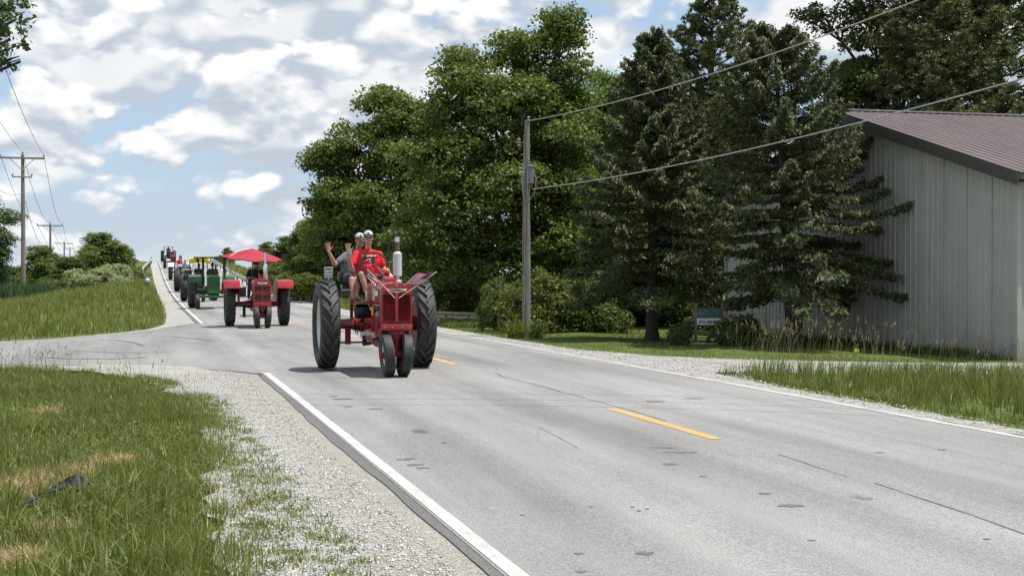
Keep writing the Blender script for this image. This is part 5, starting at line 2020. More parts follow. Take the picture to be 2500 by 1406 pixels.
# ---- yellow utility flag and pale rag in the lawn
def marker():
    b = at(2086, 862, 29.5)
    b.z = gz_at(b.x, b.y)
    t = empty('marker_flag', b, 0, 'small yellow marker flag in the lawn before the barn', 'marker flag')
    MB().cyl((0, 0, -.05), (.005, 0, .20), .004, n=6).build('stem', M['galv'], t)
    V = [(0, 0, .20), (.05, .008, .205), (.10, -.01, .195), (.10, -.008, .125), (.05, .012, .13), (0, 0, .135)]
    V += [(x, y + .003, z) for x, y, z in V]
    MB().add(V, [(0, 1, 4, 5), (1, 2, 3, 4), (11, 10, 7, 6), (10, 9, 8, 7), (0, 6, 7, 1), (1, 7, 8, 2), (2, 8, 9, 3), (3, 9, 10, 4), (4, 10, 11, 5), (5, 11, 6, 0)]).build('flag', M['yel_flag'], t)


marker()


# ---- black plastic lying in the verge
def plastic():
    pts = [(12, 1255), (35, 1236), (70, 1222), (100, 1208), (130, 1196), (160, 1184), (188, 1178), (196, 1190)]
    W = [.05, .08, .09, .08, .11, .17, .18, .08]
    rows = []
    r = random.Random(9)
    for (x, y), w_ in zip(pts, W):
        d = EYE * FPX / (y - 665)
        c = at(x, y, d)
        g = gz_at(c.x, c.y)
        ring = []
        for k in range(13):
            t = k / 12
            ang = -math.pi * .5 + math.pi * t
            ring.append((c.x + w_ * .55 * math.sin(ang) * .6 + r.uniform(-.012, .012), c.y + w_ * 1.1 * math.sin(ang) + r.uniform(-.02, .02), g + .02 + w_ * .48 * math.cos(ang) * r.uniform(.55, 1.15)))
        rows.append(ring)
    V = [p for q in rows for p in q]
    F = []
    for i in range(len(rows) - 1):
        for k in range(12):
            a = i * 13 + k
            F.append((a, a + 1, a + 14, a + 13))
    mb = MB()
    mb.add(V, F, 0, False)
    o = mb.build('plastic_sheet', M['bag'])
    md = o.modifiers.new('thickness', 'SOLIDIFY')
    md.thickness = .004
    tag(o, 'crumpled strip of black plastic lying in the grass', 'litter')


plastic()


# ------------------------------------------------------------------ guardrails
def guardrail(label, pts, n_post, curl, lift=(0, 0, 0)):
    """pts: (s, p) along the rail; W-profile beam on posts"""
    pts = np.array(pts, float)
    ss = np.linspace(pts[0, 0], pts[-1, 0], 70)
    pp = np.interp(ss, pts[:, 0], pts[:, 1])
    k = np.exp(-0.5 * (np.arange(-6, 7) / 3.0) ** 2)
    pp = np.convolve(np.pad(pp, 6, mode='edge'), k / k.sum(), mode='valid')
    base = [rd(s, p, float(zr(s)) + .02 + float(np.interp(s, [100, 150, 200], lift))) for s, p in zip(ss, pp)]
    t = empty('guardrail', base[0], 0, label, 'guardrail', 'guardrails of the overpass')
    o0 = base[0]
    prof = [(0, .42), (.05, .47), (.05, .52), (0, .565), (.05, .61), (.05, .66), (0, .71)]
    sd = 1 if curl > 0 else -1
    rings = []
    for i, b in enumerate(base):
        d = (base[min(i + 1, len(base) - 1)] - base[max(i - 1, 0)]).normalized()
        nx = Vector((d.y, -d.x, 0)) * sd
        ring = [b - o0 + nx * u + Vector((0, 0, z)) for u, z in prof]
        ring += [b - o0 + nx * (u - .012) + Vector((0, 0, z)) for u, z in reversed(prof)]
        rings.append(ring)
    MB().loft(rings, smooth=False).build('beam', M['galv'], t)
    for i in np.linspace(0, len(base) - 1, n_post).astype(int):
        b = base[i] - o0
        MB().box((b.x - .08 * sd, b.y, b.z + .05), (.12, .14, 1.3)).build('post', M['post_wood'], t)
    # rounded end shoe
    b = base[0] - o0
    V = []
    for q in range(8):
        a = math.pi * q / 7
        V.append([(b.x - sd * .16 + sd * .16 * math.cos(a) * 1.0, b.y - .22 * math.sin(a), z) for z in (b.z + .40, b.z + .73)])
    mb = MB()
    W_ = [p for r_ in V for p in r_]
    mb.add(W_, [(2 * q, 2 * q + 1, 2 * q + 3, 2 * q + 2) for q in range(7)], 0, True)
    o = mb.build('end_shoe', M['galv'], t)
    o.modifiers.new('thickness', 'SOLIDIFY').thickness = .012
    return t


guardrail('galvanised guardrail on the left shoulder, curving at its end', [(101, .42), (110, .15), (126, -.12), (145, -.15), (165, .3), (190, .95), (215, 1.2)], 16, 1, (.42, .45, 0))
guardrail('galvanised guardrail on the right shoulder behind the umbrella tractor', [(112, 8.55), (125, 8.6), (160, 8.75), (215, 8.85)], 16, -1)

# ------------------------------------------------------------------ tractors. Local frame: forward is -Y, x to the picture's right, origin under the rear axle
def tyre_mesh(R_, w_, rim, n_lug=0, lug_h=.035, ribs=0, seed=0):
    """rear tyre with chevron lugs or ribbed front tyre, axle along X"""
    mb = MB()
    h = R_ - rim
    Rc = R_ - (lug_h if n_lug else 0)
    prof = []
    # outer section from bead to bead
    sec = [(-.34, 0), (-.47, .18), (-.50, .42), (-.485, .66), (-.44, .84), (-.36, .94), (-.18, .985), (0, 1.0)]
    sec = sec + [(-a, b) for a, b in reversed(sec[:-1])]
    if ribs:
        crown_ = [(-.36, .94), (-.34, .985), (-.24, .99), (-.225, .945), (-.19, .945), (-.175, 1.0), (-.06, 1.01), (-.045, .955), (.045, .955), (.06, 1.01), (.175, 1.0), (.19, .945), (.225, .945), (.24, .99), (.34, .985), (.36, .94)]
        sec = sec[:5] + crown_ + sec[-5:]
    for a, b in sec:
        prof.append((a * w_, rim + (Rc - rim) * b))
    prof += [(.34 * w_, rim - .012), (-.34 * w_, rim - .012)]
    mb.lathe(prof, 48 if n_lug else 40, 0, 'X', closed=True)
    if n_lug:
        r = random.Random(seed)
        for sd in (-1, 1):
            for i in range(n_lug):
                a0 = 2 * math.pi * (i + (0.5 if sd > 0 else 0)) / n_lug
                # bar from near the centre line to the shoulder, raked backwards
                V = []
                K = 4
                for j in range(K + 1):
                    t = j / K
                    x = sd * w_ * (-0.03 + 0.53 * t)
                    base = rim + (Rc - rim) * np.interp(abs(x) / w_, [0, .18, .36, .44, .485, .50], [1, .985, .94, .84, .66, .45]) - .012
                    top = max(base + .016, (Rc + lug_h) * (1 - 0.012 * t) if t < .8 else base + lug_h * .95)
                    rake = -0.62 * t * w_ / R_ * 1.35
                    hw = (0.020 + 0.010 * t) / R_ * (1.0 if R_ > .6 else .8)
                    for rad, k in ((base, 1.45), (top, 1.0)):
                        for s_ in (-1, 1):
                            a = a0 + rake + s_ * hw * k
                            V.append((x, -rad * math.cos(a), -rad * math.sin(a)))
                F = []
                for j in range(K):
                    o = 4 * j
                    F += [(o + 2, o + 3, o + 7, o + 6), (o, o + 2, o + 6, o + 4), (o + 3, o + 1, o + 5, o + 7)]
                F += [(0, 1, 3, 2), (4 * K + 2, 4 * K + 3, 4 * K + 1, 4 * K)]
                mb.add(V, F, 1, False)
    return mb.mesh('tyre', [M['rubber'], M['rubber_worn']])


def rim_mesh(rim, w_, dish, mats, hub=.12, weight=False):
    """rim barrel, disc and hub; dish: where the disc sits along X"""
    mb = MB()
    e = .36 * w_
    prof = [(-e - .01, rim + .022), (-e, rim + .018), (-e + .02, rim - .01), (-.12 * w_, rim - .045), (.12 * w_, rim - .045), (e - .02, rim - .01), (e, rim + .018), (e + .01, rim + .022)]
    back = [(a * .94, b - .012) for a, b in reversed(prof)]
    mb.lathe(prof + back, 40, 0, 'X', closed=True)
    d = dish
    mb.lathe([(d - .012, rim - .05), (d - .03, rim * .62), (d - .05, hub * 1.5), (d - .05, 0.0)], 32, 1, 'X')
    mb.lathe([(d + .012, rim - .05), (d - .005, rim * .62), (d - .02, hub * 1.5), (d - .02, 0.0)], 32, 1, 'X')
    mb.lathe([(d - .14, 0.0), (d - .14, hub * .62), (d - .05, hub), (d + .10, hub), (d + .10, 0)], 20, 1, 'X')
    for i in range(6):
        a = i * math.pi / 3
        mb.cyl((d - .045, hub * 1.3 * math.cos(a), hub * 1.3 * math.sin(a)), (d - .085, hub * 1.3 * math.cos(a), hub * 1.3 * math.sin(a)), .016, n=6, m=0)
    if weight:
        mb.lathe([(d - .11, .0), (d - .11, rim * .72), (d - .03, rim * .74)], 28, 1, 'X')
    return mb.mesh('wheel', mats)


def wheel(name, parent, loc, rimme, tyreme, camber=0.0, spin=0.0, flip=False):
    o = link_mesh(name, rimme, parent)
    o.location = loc
    o.rotation_euler = (spin, camber, math.pi if flip else 0)
    t = link_mesh('tyre', tyreme, o)
    if flip:                                   # keep the chevrons pointing the same way
        t.scale = (-1, 1, 1)
        t.rotation_euler = (0, 0, math.pi)
    return o


def round_rect(hw, z0, z1, r, n=5, crown=0.0):
    """outline (x, z) with rounded top corners, optional crowned top"""
    pts = [(-hw, z0), (hw, z0)]
    for i in range(n + 1):
        a = math.pi / 2 * i / n
        pts.append((hw - r + r * math.cos(a), z1 - r + r * math.sin(a)))
    if crown:
        for t in (.5, 0, -.5):
            pts.append(((hw - r) * t, z1 + crown * (1 - t * t)))
    for i in range(n + 1):
        a = math.pi / 2 + math.pi / 2 * i / n
        pts.append((-hw + r + r * math.cos(a), z1 - r + r * math.sin(a)))
    return pts


def seat_part(root, loc, mat):
    mb = MB()
    rings = []
    x0, y0, z0 = loc
    for k, (s_, dz) in enumerate([(.55, -.03), (.9, -.025), (1.0, .0), (.98, .03), (.8, .045)]):
        rings.append([(x0 + .22 * s_ * math.cos(a), y0 + .20 * s_ * math.sin(a), z0 + dz + .03 * max(0, math.sin(a)) ** 2) for a in np.linspace(0, 6.283, 17)[:-1]])
    mb.loft(rings)
    return mb.build('seat', mat, root)


def steering(root, c, tilt, rad, shaft_to, mat=None):
    """wheel centre c; tilt: degrees the wheel leans back from flat"""
    e = Euler((R(tilt), 0, 0)).to_matrix()
    mb = MB()
    pts = [Vector(c) + e @ Vector((rad * math.cos(a), rad * math.sin(a), 0)) for a in np.linspace(0, 2 * math.pi, 29)[:-1]]
    mb.tube(pts, .016, 7, closed=True)
    for a in (R(90), R(210), R(330)):
        mb.tube([Vector(c) + e @ Vector((0, 0, -.02)), Vector(c) + e @ Vector((rad * math.cos(a), rad * math.sin(a), 0))], .008, 5)
    mb.sphere(c, .035, 8, 6)
    mb.build('steering_wheel', M['black'], root)
    MB().tube([Vector(c), Vector(shaft_to)], .022, 8).build('steering_shaft', mat or M['red'], root)


def farm_tractor(name, label, s_rear, p, group, st):
    """st: style dictionary"""
    g = lambda k, d=None: st.get(k, d)
    b = rd(s_rear, p)
    z = float(h_road(s_rear, p))
    zf = float(h_road(s_rear - 2.2, p))
    root = empty(name, (b.x, b.y, z), TH + R(g('yaw', 0)), label, 'tractor', group)
    root.rotation_euler[0] = math.atan2(z - zf, 2.2)
    body = M[g('body', 'red')]
    dark = M[g('under', 'red_dull')]
    Rr, wr, rr = g('rear', (.775, .345, .50))
    Rf, wf, rf = g('front', (.35, .17, .205))
    wb = g('wb', 2.25)
    tr = g('track', 1.66) / 2
    key = ('rear', Rr, wr)
    if key not in CACHE:
        CACHE[key] = tyre_mesh(Rr, wr, rr, g('lugs', 20), .042, seed=1)
    rk = ('rrim', Rr, g('rim_mats', ('silver', 'red_dull')))
    if rk not in CACHE:
        CACHE[rk] = rim_mesh(rr, wr, .08, [M[x] for x in g('rim_mats', ('silver', 'red_dull'))], .13)
    wheel('rear_wheel', root, (-tr, 0, Rr), CACHE[rk], CACHE[key], spin=.1)
    wheel('rear_wheel', root, (tr, 0, Rr), CACHE[rk], CACHE[key], spin=.23, flip=True)
    fk = ('front', Rf, wf)
    if fk not in CACHE:
        CACHE[fk] = tyre_mesh(Rf, wf, rf, 0, ribs=1)
    frk = ('frim', Rf, g('rim_mats', ('silver', 'red_dull')))
    if frk not in CACHE:
        CACHE[frk] = rim_mesh(rf, wf, .03, [M[x] for x in g('rim_mats', ('silver', 'red_dull'))], .06)
    ft = g('front_track', .285) / 2
    cam_ = R(g('camber', 5))
    wheel('front_wheel', root, (-ft, -wb, Rf), CACHE[frk], CACHE[fk], camber=-cam_)
    wheel('front_wheel', root, (ft, -wb, Rf), CACHE[frk], CACHE[fk], camber=-cam_, flip=True)
    yb = -wb
    hw = g('hood_w', .25)
    gb, gt = g('grille_z', (.80, 1.36))
    top = g('hood_z', 1.48)
    # axle and transmission
    MB().lathe([(-tr + .10, .075), (-tr * .5, .095), (-.22, .15), (.22, .15), (tr * .5, .095), (tr - .10, .075)], 16, axis='X', c=(0, 0, Rr)).build('axle_housing', body, root)
    mb = MB()
    mb.loft([[(x * k, y, z_) for x, z_ in round_rect(hw_, a, c, .06, 3)] for y, hw_, a, c, k in ((.30, .20, .52, .98, 1), (-.35, .21, .50, 1.08, 1), (-.75, .17, .50, 1.05, 1), (-1.05, .20, .46, 1.05, 1))], smooth=False)
    mb.build('transmission', body if g('clean') else dark, root, bevel=.012)
    mb = MB()
    mb.box((0, (-1.05 + yb + .18) / 2, .80), (.30, abs(yb + .18 + 1.05), .62))
    for k in range(4):
        mb.cyl((-.15, -1.2 - k * .17, .98), (-.235, -1.2 - k * .17, .98), .032, n=8)
        mb.cyl((.15, -1.2 - k * .17, .98), (.225, -1.2 - k * .17, .93), .036, n=8)
    mb.box((-.17, -1.45, 1.10), (.09, .60, .10))
    mb.cyl((-.20, -1.75, .72), (-.20, -1.75, .95), .05, n=10)
    mb.build('engine_block', dark, root, bevel=.01)
    mb = MB()
    mb.box((0, (-1.05 + yb + .1) / 2, .50), (.34, abs(yb + .1 + 1.05) * .95, .14), taper=1.1)
    mb.build('oil_pan', dark, root, bevel=.02)
    # side rails under the engine
    mb = MB()
    for sd in (-1, 1):
        mb.bar((sd * .23, yb + .08, g('rail_z', .70)), (sd * .20, -1.0, .62), .05, .13)
        root_rail = mb
    mb2 = MB().bar((-.23, yb + .08, g('rail_z', .70)), (-.20, -1.0, .62), .05, .13)
    mb2.build('side_rail', body, root, bevel=.008)
    MB().bar((.23, yb + .08, g('rail_z', .70)), (.20, -1.0, .62), .05, .13).build('side_rail', body, root, bevel=.008)
    # hood / tank
    rings = []
    for y, k, zb, zt in g('hood_rings', ((yb + .02, 1.0, 1.16, top), (-1.55, .98, 1.16, top + .03), (-1.10, .96, 1.15, top + .05), (-.72, .90, 1.18, top + .03), (-.62, .78, 1.2, top - .02))):
        rings.append([(x, y, z_) for x, z_ in round_rect(hw * k, zb, zt, .11 * k, 6, .02)])
    MB().loft(rings).build('hood', body, root, sharp=40)
    return root, dict(body=body, dark=dark, yb=yb, hw=hw, gb=gb, gt=gt, top=top, tr=tr, Rr=Rr, wr=wr, Rf=Rf, ft=ft, wb=wb)


CACHE = {}
GT = 'tractors of the parade'


def flag_piece(name, label, root_m, a, b, cloth, furled=False):
    """small stick flag: a foot of the stick, b tip, in tractor space"""
    o = empty(name, root_m @ Vector(a), 0, label, 'flag', 'stick flags on the front tractor')
    rm = root_m.to_3x3()
    A = Vector((0, 0, 0))
    B = rm @ (Vector(b) - Vector(a))
    mb = MB()
    mb.tube([A, A.lerp(B, .55), B], [.009, .009, .008], 7)
    mb.sphere(B, .012, 8, 6)
    mb.build('stick', M['dowel'], o)
    if cloth is None:
        return o
    # cloth grid: u along the fly, v down the hoist (from tip of the stick)
    nu, nv = 24, 13
    fly, c0, c1 = cloth['fly'], cloth['t0'], cloth['t1']
    fu = rm @ Vector(cloth['dir']).normalized()
    V, F, mi = [], [], []
    for j in range(nv + 1):
        t = j / nv
        h = A.lerp(B, c1 + (c0 - c1) * t)
        for i in range(nu + 1):
            u = i / nu
            wv = cloth['wave'] * math.sin(u * 9.0 + t * 2.2) * (0.2 + .8 * u)
            p = h + fu * (fly * u * (1 - .10 * t * u)) + rm @ Vector((0.0, wv * 1.0, wv * .55 - cloth['sag'] * u * u))
            V.append(p)
    for j in range(nv):
        for i in range(nu):
            a_ = j * (nu + 1) + i
            F.append((a_, a_ + 1, a_ + nu + 2, a_ + nu + 1))
            mi.append(2 if (j < 7 and i < nu * .40) else (0 if j % 2 == 0 else 1))
    mb = MB()
    for f, m_ in zip(F, mi):
        mb.f.append(f)
        mb.m.append(m_)
        mb.sm.append(True)
    mb.v = [tuple(v) for v in V]
    c = mb.build('cloth', [M['flag_red'], M['flag_white'], M['flag_blue']], o, sharp=180)
    c.modifiers.new('thickness', 'SOLIDIFY').thickness = .0015
    # stars
    st_ = MB()
    for j in range(7):
        for i in range(9):
            if (i + j) % 2 and j < 7:
                jj, ii = j + .5, (i + .5) * nu * .40 / 9
                q = V[int(jj) * (nu + 1) + int(ii)]
                for off in (-.004, .004):
                    n_ = rm @ Vector((0, off, 0))
                    st_.add([q + n_ + rm @ Vector((.005 * math.cos(t_), 0, .005 * math.sin(t_))) for t_ in np.linspace(0, 6.283, 6)[:-1]], [tuple(range(5))])
    st_.build('stars', M['flag_white'], c)['kind'] = 'stuff'
    return o


# ---------------- 1: the red row-crop tractor in front
S1R, P1R = 24.5, 3.88
t1, q = farm_tractor('row_crop_tractor', 'front red tractor without fenders, two men and two stick flags', S1R, P1R, GT,
                     dict(clean=True, rim_mats=('silver', 'red_dull')))
yb, body, dark = q['yb'], q['body'], q['dark']
# radiator grille: surround, centre bar, louvre slats over a dark core
mb = MB()
ol = round_rect(.252, .86, 1.485, .11, 6, .012)
inn = [(-.215, .90), (.215, .90), (.215, 1.335), (-.215, 1.335)]
mb.loft([[(x * k, yb + dy_, zz * kz + (1 - kz) * 1.1) for x, zz in ol] for dy_, k, kz in ((.10, 1.0, 1.0), (-.03, 1.0, 1.0), (-.065, .975, .985))])
mb.build('radiator_shell', body, t1, sharp=30)
MB().box((0, yb - .060, 1.115), (.43, .016, .46)).build('radiator_core', M['grille_dark'], t1)
sl = MB()
for sd in (-1, 1):
    sl.add([(sd * .028, yb - .066, -.010), (sd * .222, yb - .066, -.010), (sd * .222, yb - .098, -.002), (sd * .028, yb - .098, -.002), (sd * .028, yb - .062, .012), (sd * .222, yb - .062, .012)],
           [(0, 1, 2, 3), (3, 2, 5, 4)])
slme = sl.mesh('grille_slat', body)
for i in range(14):
    o = link_mesh('grille_slat', slme, t1)
    o.location = (0, 0, .908 + i * .0315)
MB().box((0, yb - .078, 1.115), (.050, .026, .46)).build('grille_bar', body, t1, bevel=.006)
for sd in (-1, 1):
    MB().box((sd * .228, yb - .074, 1.115), (.018, .022, .46)).build('grille_bar', body, t1, bevel=.005)
# name plate: shallow cream shield
mb = MB()
ol = [(-.165, .03)] + [(.165 * math.cos(a) * 1.0, .03 - .062 * abs(math.sin(a)) ** .8) for a in np.linspace(math.pi, 2 * math.pi, 15)] + [(.165, .03)]
mb.prism(ol[1:-1], yb - .092, yb - .076, 'Y')
pl = mb.build('name_plate', M['cream'], t1)
pl.location = (0, 0, 1.372)
text_mesh('lettering', 'FARMALL', .052, M['ink_black'], pl, (0, yb - .0935, .004), (R(90), 0, 0), .002, 1.12)
MB().box((0, yb - .07, 1.455), (.03, .012, .018)).build('badge', M['yellow'], t1)
# front bolster and pedestal
MB().box((0, yb - .01, .795), (.50, .22, .105)).build('front_bolster', body, t1, bevel=.014)
mb = MB()
mb.lathe([(.40, .055), (.48, .06), (.60, .10), (.735, .15)], 16, axis='Z', c=(0, yb, 0))
mb.lathe([(-.10, .05), (.10, .05)], 12, axis='X', c=(0, yb, .37))
mb.box((0, yb - .10, .70), (.22, .06, .03))
mb.cyl((-.09, yb - .13, .705), (-.09, yb - .09, .705), .018, n=8)
mb.cyl((.09, yb - .13, .705), (.09, yb - .09, .705), .018, n=8)
mb.build('front_pedestal', dark, t1, sharp=40)
# muffler stack
mx, my = .135, yb + .62
mb = MB()
mb.lathe([(1.50, .035), (1.585, .035), (1.60, .05), (1.605, .074), (1.97, .075), (1.99, .05), (2.0, .04)], 20, axis='Z', c=(mx, my, 0))
mu = mb.build('muffler', M['muffler'], t1, sharp=40)
mb = MB()
mb.cyl((mx, my, 2.0), (mx, my, 2.27), .037, n=14)
mb.build('exhaust_pipe', M['rust'], mu)
mb = MB()
mb.cyl((mx, my, 2.16), (mx, my, 2.24), .0385, n=14)  # bright sleeve stands in for the pale sheen on the upper pipe
mb.build('pipe_sheen', M['chrome'], mu)
mb = MB()
mb.cyl((mx - .005, my, 2.275), (mx + .045, my, 2.315), .042, n=14)
mb.bar((mx - .04, my, 2.265), (mx - .075, my, 2.30), .02, .03)
mb.build('rain_cap', M['black'], mu)
# air pre-cleaner
mb = MB()
px_, py_ = .02, yb + .98
mb.cyl((px_, py_, 1.45), (px_, py_, 1.62), .042, n=12)
mb.lathe([(1.615, .045), (1.63, .055)], 12, axis='Z', c=(px_, py_, 0))
ac = mb.build('air_cleaner_stack', body, t1)
MB().sphere((px_, py_, 1.68), (.062, .062, .058), 14, 10).build('precleaner_bowl', M['amber'], ac)
# filler cap, gear case on the hood
MB().lathe([(1.50, .05), (1.525, .05), (1.54, .03), (1.54, 0)], 14, axis='Z', c=(.12, yb + .38, 0)).build('filler_cap', M['chrome'], t1)
mb = MB()
mb.loft([[(x, y, z_) for x, z_ in round_rect(.10 * k, 1.46, 1.60 * kz, .05 * k, 4)] for y, k, kz in ((yb + .85, .7, .985), (yb + .70, 1, 1), (yb + .55, 1.0, .99), (yb + .50, .7, .97))])
mb.build('steering_gear', body, t1)
steering(t1, (-.06, -.44, 1.79), 76, .225, (.0, yb + .75, 1.555))
MB().tube([(.04, -.50, 1.66), (.10, -.95, 1.54)], .012, 6).build('throttle_rod', body, t1)
# hood-side decal; the cream panel also paints in light reflected off the hood
MB().box((-.243, yb + .48, 1.30), (.006, .70, .20)).build('side_decal_sheen', M['cream'], t1, bevel=.002)
MB().box((-.247, yb + .42, 1.325), (.006, .28, .085)).build('side_decal_sheen', M['white_paint'], t1)
# belt pulley, pedals, seat, platform
mb = MB()
mb.lathe([(-.42, .0), (-.42, .105), (-.40, .122), (-.31, .128), (-.20, .122), (-.18, .105), (-.18, 0)], 24, axis='X', c=(0, -.62, 1.005))
mb.build('belt_pulley', M['black'], t1)
mb = MB()
mb.box((-.30, -.52, 1.155), (.32, .55, .025))
mb.box((-.44, -.52, 1.18), (.02, .5, .07))
mb.build('foot_platform', dark, t1, bevel=.006)
MB().box((.30, -.52, 1.155), (.32, .55, .025)).build('foot_platform', dark, t1, bevel=.006)
MB().cyl((-.24, -1.42, .96), (-.24, -1.42, 1.10), .020, n=10).build('oil_filter', M['yellow'], t1)
mb = MB()
mb.sphere((-.20, -1.75, .98), (.05, .06, .06), 10, 8)
mb.cyl((-.19, -1.62, .86), (-.19, -1.62, 1.02), .025, n=8)
mb.build('carburettor', M['grey_paint'], t1)
seat_part(t1, (-.10, .06, 1.44), M['leather'])
MB().bar((-.02, -.05, 1.02), (-.08, .10, 1.42), .06, .05).build('seat_spring', dark, t1)
MB().box((-.34, .34, 1.42), (.36, .34, .07)).build('passenger_seat', M['leather'], t1, bevel=.02)
MB().bar((-.34, .34, .85), (-.34, .34, 1.40), .05, .05).build('seat_bracket', dark, t1)
MB().box((-.55, .34, 1.60), (.05, .22, .16)).build('arm_pad', M['leather'], t1, bevel=.02)
# hoses and leads on the engine's near side, bolt heads on the bolster
mb = MB()
for k in range(4):
    mb.tube([(-.17, -1.2 - k * .15, 1.10), (-.22, -1.22 - k * .13, 1.05), (-.20, -1.35 - k * .03, .98)], .007, 5)
mb.build('ignition_lead', M['black'], t1)
MB().tube([(-.12, yb + .14, 1.10), (-.20, yb + .25, 1.02), (-.19, yb + .42, .90), (-.15, yb + .55, .86)], .024, 8).build('radiator_hose', M['black'], t1)
MB().tube([(-.19, -1.0, 1.15), (-.22, -1.3, 1.13), (-.21, yb + .35, 1.13), (-.19, yb + .2, 1.0)], .008, 6).build('fuel_line', M['chrome'], t1)
for sx in (-.2, -.08, .08, .2):
    MB().cyl((sx, yb - .125, .795), (sx, yb - .142, .795), .014, n=6).build('bolt', M['grey_paint'], t1)
# drawbar and hangers
mb = MB()
mb.box((-.46, -.05, .60), (.10, .03, .36))
mb.box((.46, -.05, .60), (.10, .03, .36))
mb.build('drawbar_hanger', dark, t1, bevel=.006)
MB().box((-.0, -.06, .455), (1.20, .06, .03)).build('drawbar', M['black'], t1)
mb = MB()
mb.bar((-.20, -.25, .58), (-.20, -.25, .42), .07, .10)
mb.bar((-.20, -.30, .43), (-.05, -.95, .50), .09, .05)
mb.build('swinging_drawbar', M['black'], t1)
mb = MB()
mb.tube([(-.36, -.20, .86), (-.36, -.22, .70), (-.345, -.24, .62)], .012, 6)
mb.tube([(-.30, -.30, .90), (-.33, -.30, .60)], .010, 6)
mb.build('brake_rod', M['black'], t1)
bpy.context.view_layer.update()
MX1 = t1.matrix_world.copy()
flag_piece('stick_flag', 'small stars and stripes streaming on the stick that leans to the right', MX1, (.035, yb - .10, 1.255), (.62, yb - .16, 1.66), dict(fly=.31, t0=.52, t1=.985, dir=(-.95, -.12, .02), wave=.022, sag=.02))
flag_piece('stick_flag', 'stick flag leaning to the left with its cloth wrapped round', MX1, (-.035, yb - .10, 1.255), (-.47, yb - .14, 1.70), dict(fly=.085, t0=.60, t1=.97, dir=(-.55, -.3, -.75), wave=.02, sag=.02))

# ---------------- 2: red tractor with flat fenders and red umbrella
S2R, P2R = 47.3, 3.60
t2, q = farm_tractor('umbrella_tractor', 'second red tractor with flat red fenders under a red umbrella', S2R, P2R, GT,
                     dict(body='red', rear=(.72, .33, .46), track=1.76, front=(.36, .17, .20), hood_z=1.50, hood_w=.27, front_track=.36, camber=4))
yb, body, dark = q['yb'], q['body'], q['dark']
mb = MB()
ol = round_rect(.275, .80, 1.52, .09, 6, .012)
mb.loft([[(x * k, yb + dy_, zz) for x, zz in ol] for dy_, k in ((.10, 1.0), (-.03, 1.0), (-.055, .98))])
mb.build('radiator_shell', body, t2, sharp=30)
for z0_, z1_ in ((.88, 1.04), (1.18, 1.31)):
    for sd in (-1, 1):
        MB().box((sd * .125, yb - .053, (z0_ + z1_) / 2), (.20, .02, z1_ - z0_)).build('grille_screen', M['grille_dark'], t2)
for z_ in (.86, 1.06, 1.11, 1.16, 1.33):
    MB().box((0, yb - .062, z_), (.50, .02, .014)).build('grille_bar', body, t2)
MB().box((0, yb - .062, 1.10), (.03, .024, .50)).build('grille_bar', body, t2)
mb = MB()
mb.prism([(-.17, .03), (.17, .03), (.12, -.03), (-.12, -.03)], yb - .072, yb - .058, 'Y')
pl = mb.build('name_plate', M['chrome'], t2)
pl.location = (0, 0, 1.415)
text_mesh('lettering', 'FARMALL', .045, M['red_dull'], pl, (0, yb - .0735, 0), (R(90), 0, 0), .001, 1.0)
MB().box((0, yb - .01, .75), (.55, .24, .12)).build('front_bolster', body, t2, bevel=.015)
mb = MB()
mb.lathe([(.38, .06), (.50, .07), (.60, .11), (.70, .16)], 16, axis='Z', c=(0, yb, 0))
mb.lathe([(-.14, .05), (.14, .05)], 12, axis='X', c=(0, yb, .37))
mb.lathe([(-.02, .07), (.02, .07), (.02, .045), (-.02, .045)], 14, axis='Y', c=(.0, yb - .14, .62), closed=True)
mb.build('front_pedestal', dark, t2, sharp=40)
# fenders
for sd in (-1, 1):
    x0_, x1_ = (.60, 1.12) if sd > 0 else (-1.12, -.60)
    mb = MB()
    outer = [(-.82, 1.26), (-.74, 1.50), (-.10, 1.52), (.45, 1.40), (.74, 1.05)]
    innr = [(y, z_ - .015) for y, z_ in outer]
    mb.prism(outer + innr[::-1], x0_, x1_, 'X')
    xi = x0_ if sd > 0 else x1_
    mb.prism([(-.80, 1.25), (-.73, 1.485), (-.10, 1.505), (.45, 1.385), (.72, 1.05), (.5, .75), (-.6, .75)], xi - .008, xi + .008, 'X')
    mb.build('fender', M['red_bright'], t2, bevel=.006)
mx, my = .16, yb + .72
mb = MB()
mb.lathe([(1.50, .04), (1.53, .06), (1.55, .075), (1.95, .072), (2.0, .055), (2.02, .045)], 18, axis='Z', c=(mx, my, 0))
mu = mb.build('muffler', M['chrome'], t2, sharp=40)
MB().cyl((mx, my, 2.02), (mx, my, 2.40), .042, n=12).build('exhaust_pipe', M['chrome'], mu)
MB().cyl((mx, my, 2.40), (mx, my, 2.45), .044, n=12).build('rain_cap', M['red_dull'], mu)
steering(t2, (.02, -.52, 1.73), 62, .21, (0.02, yb + .9, 1.53))
seat_part(t2, (0, .05, 1.22), M['leather'])
MB().box((0, .02, 1.08), (.2, .2, .25)).build('seat_spring', dark, t2)
mb = MB()
mb.box((-.42, -.10, .50), (.10, .03, .42))
mb.box((-.30, -.10, .34), (.5, .05, .03))
mb.build('drawbar', M['black'], t2)
MB().box((-.48, -.45, 1.12), (.18, .25, .32)).build('battery_box', M['black'], t2, bevel=.015)
MB().box((.42, -.3, 1.45), (.16, .12, .22)).build('tool_box', M['black'], t2, bevel=.01)
MB().box((-.30, -.50, .98), (.34, .5, .025)).build('foot_platform', dark, t2)
MB().box((.30, -.50, .98), (.34, .5, .025)).build('foot_platform', dark, t2)
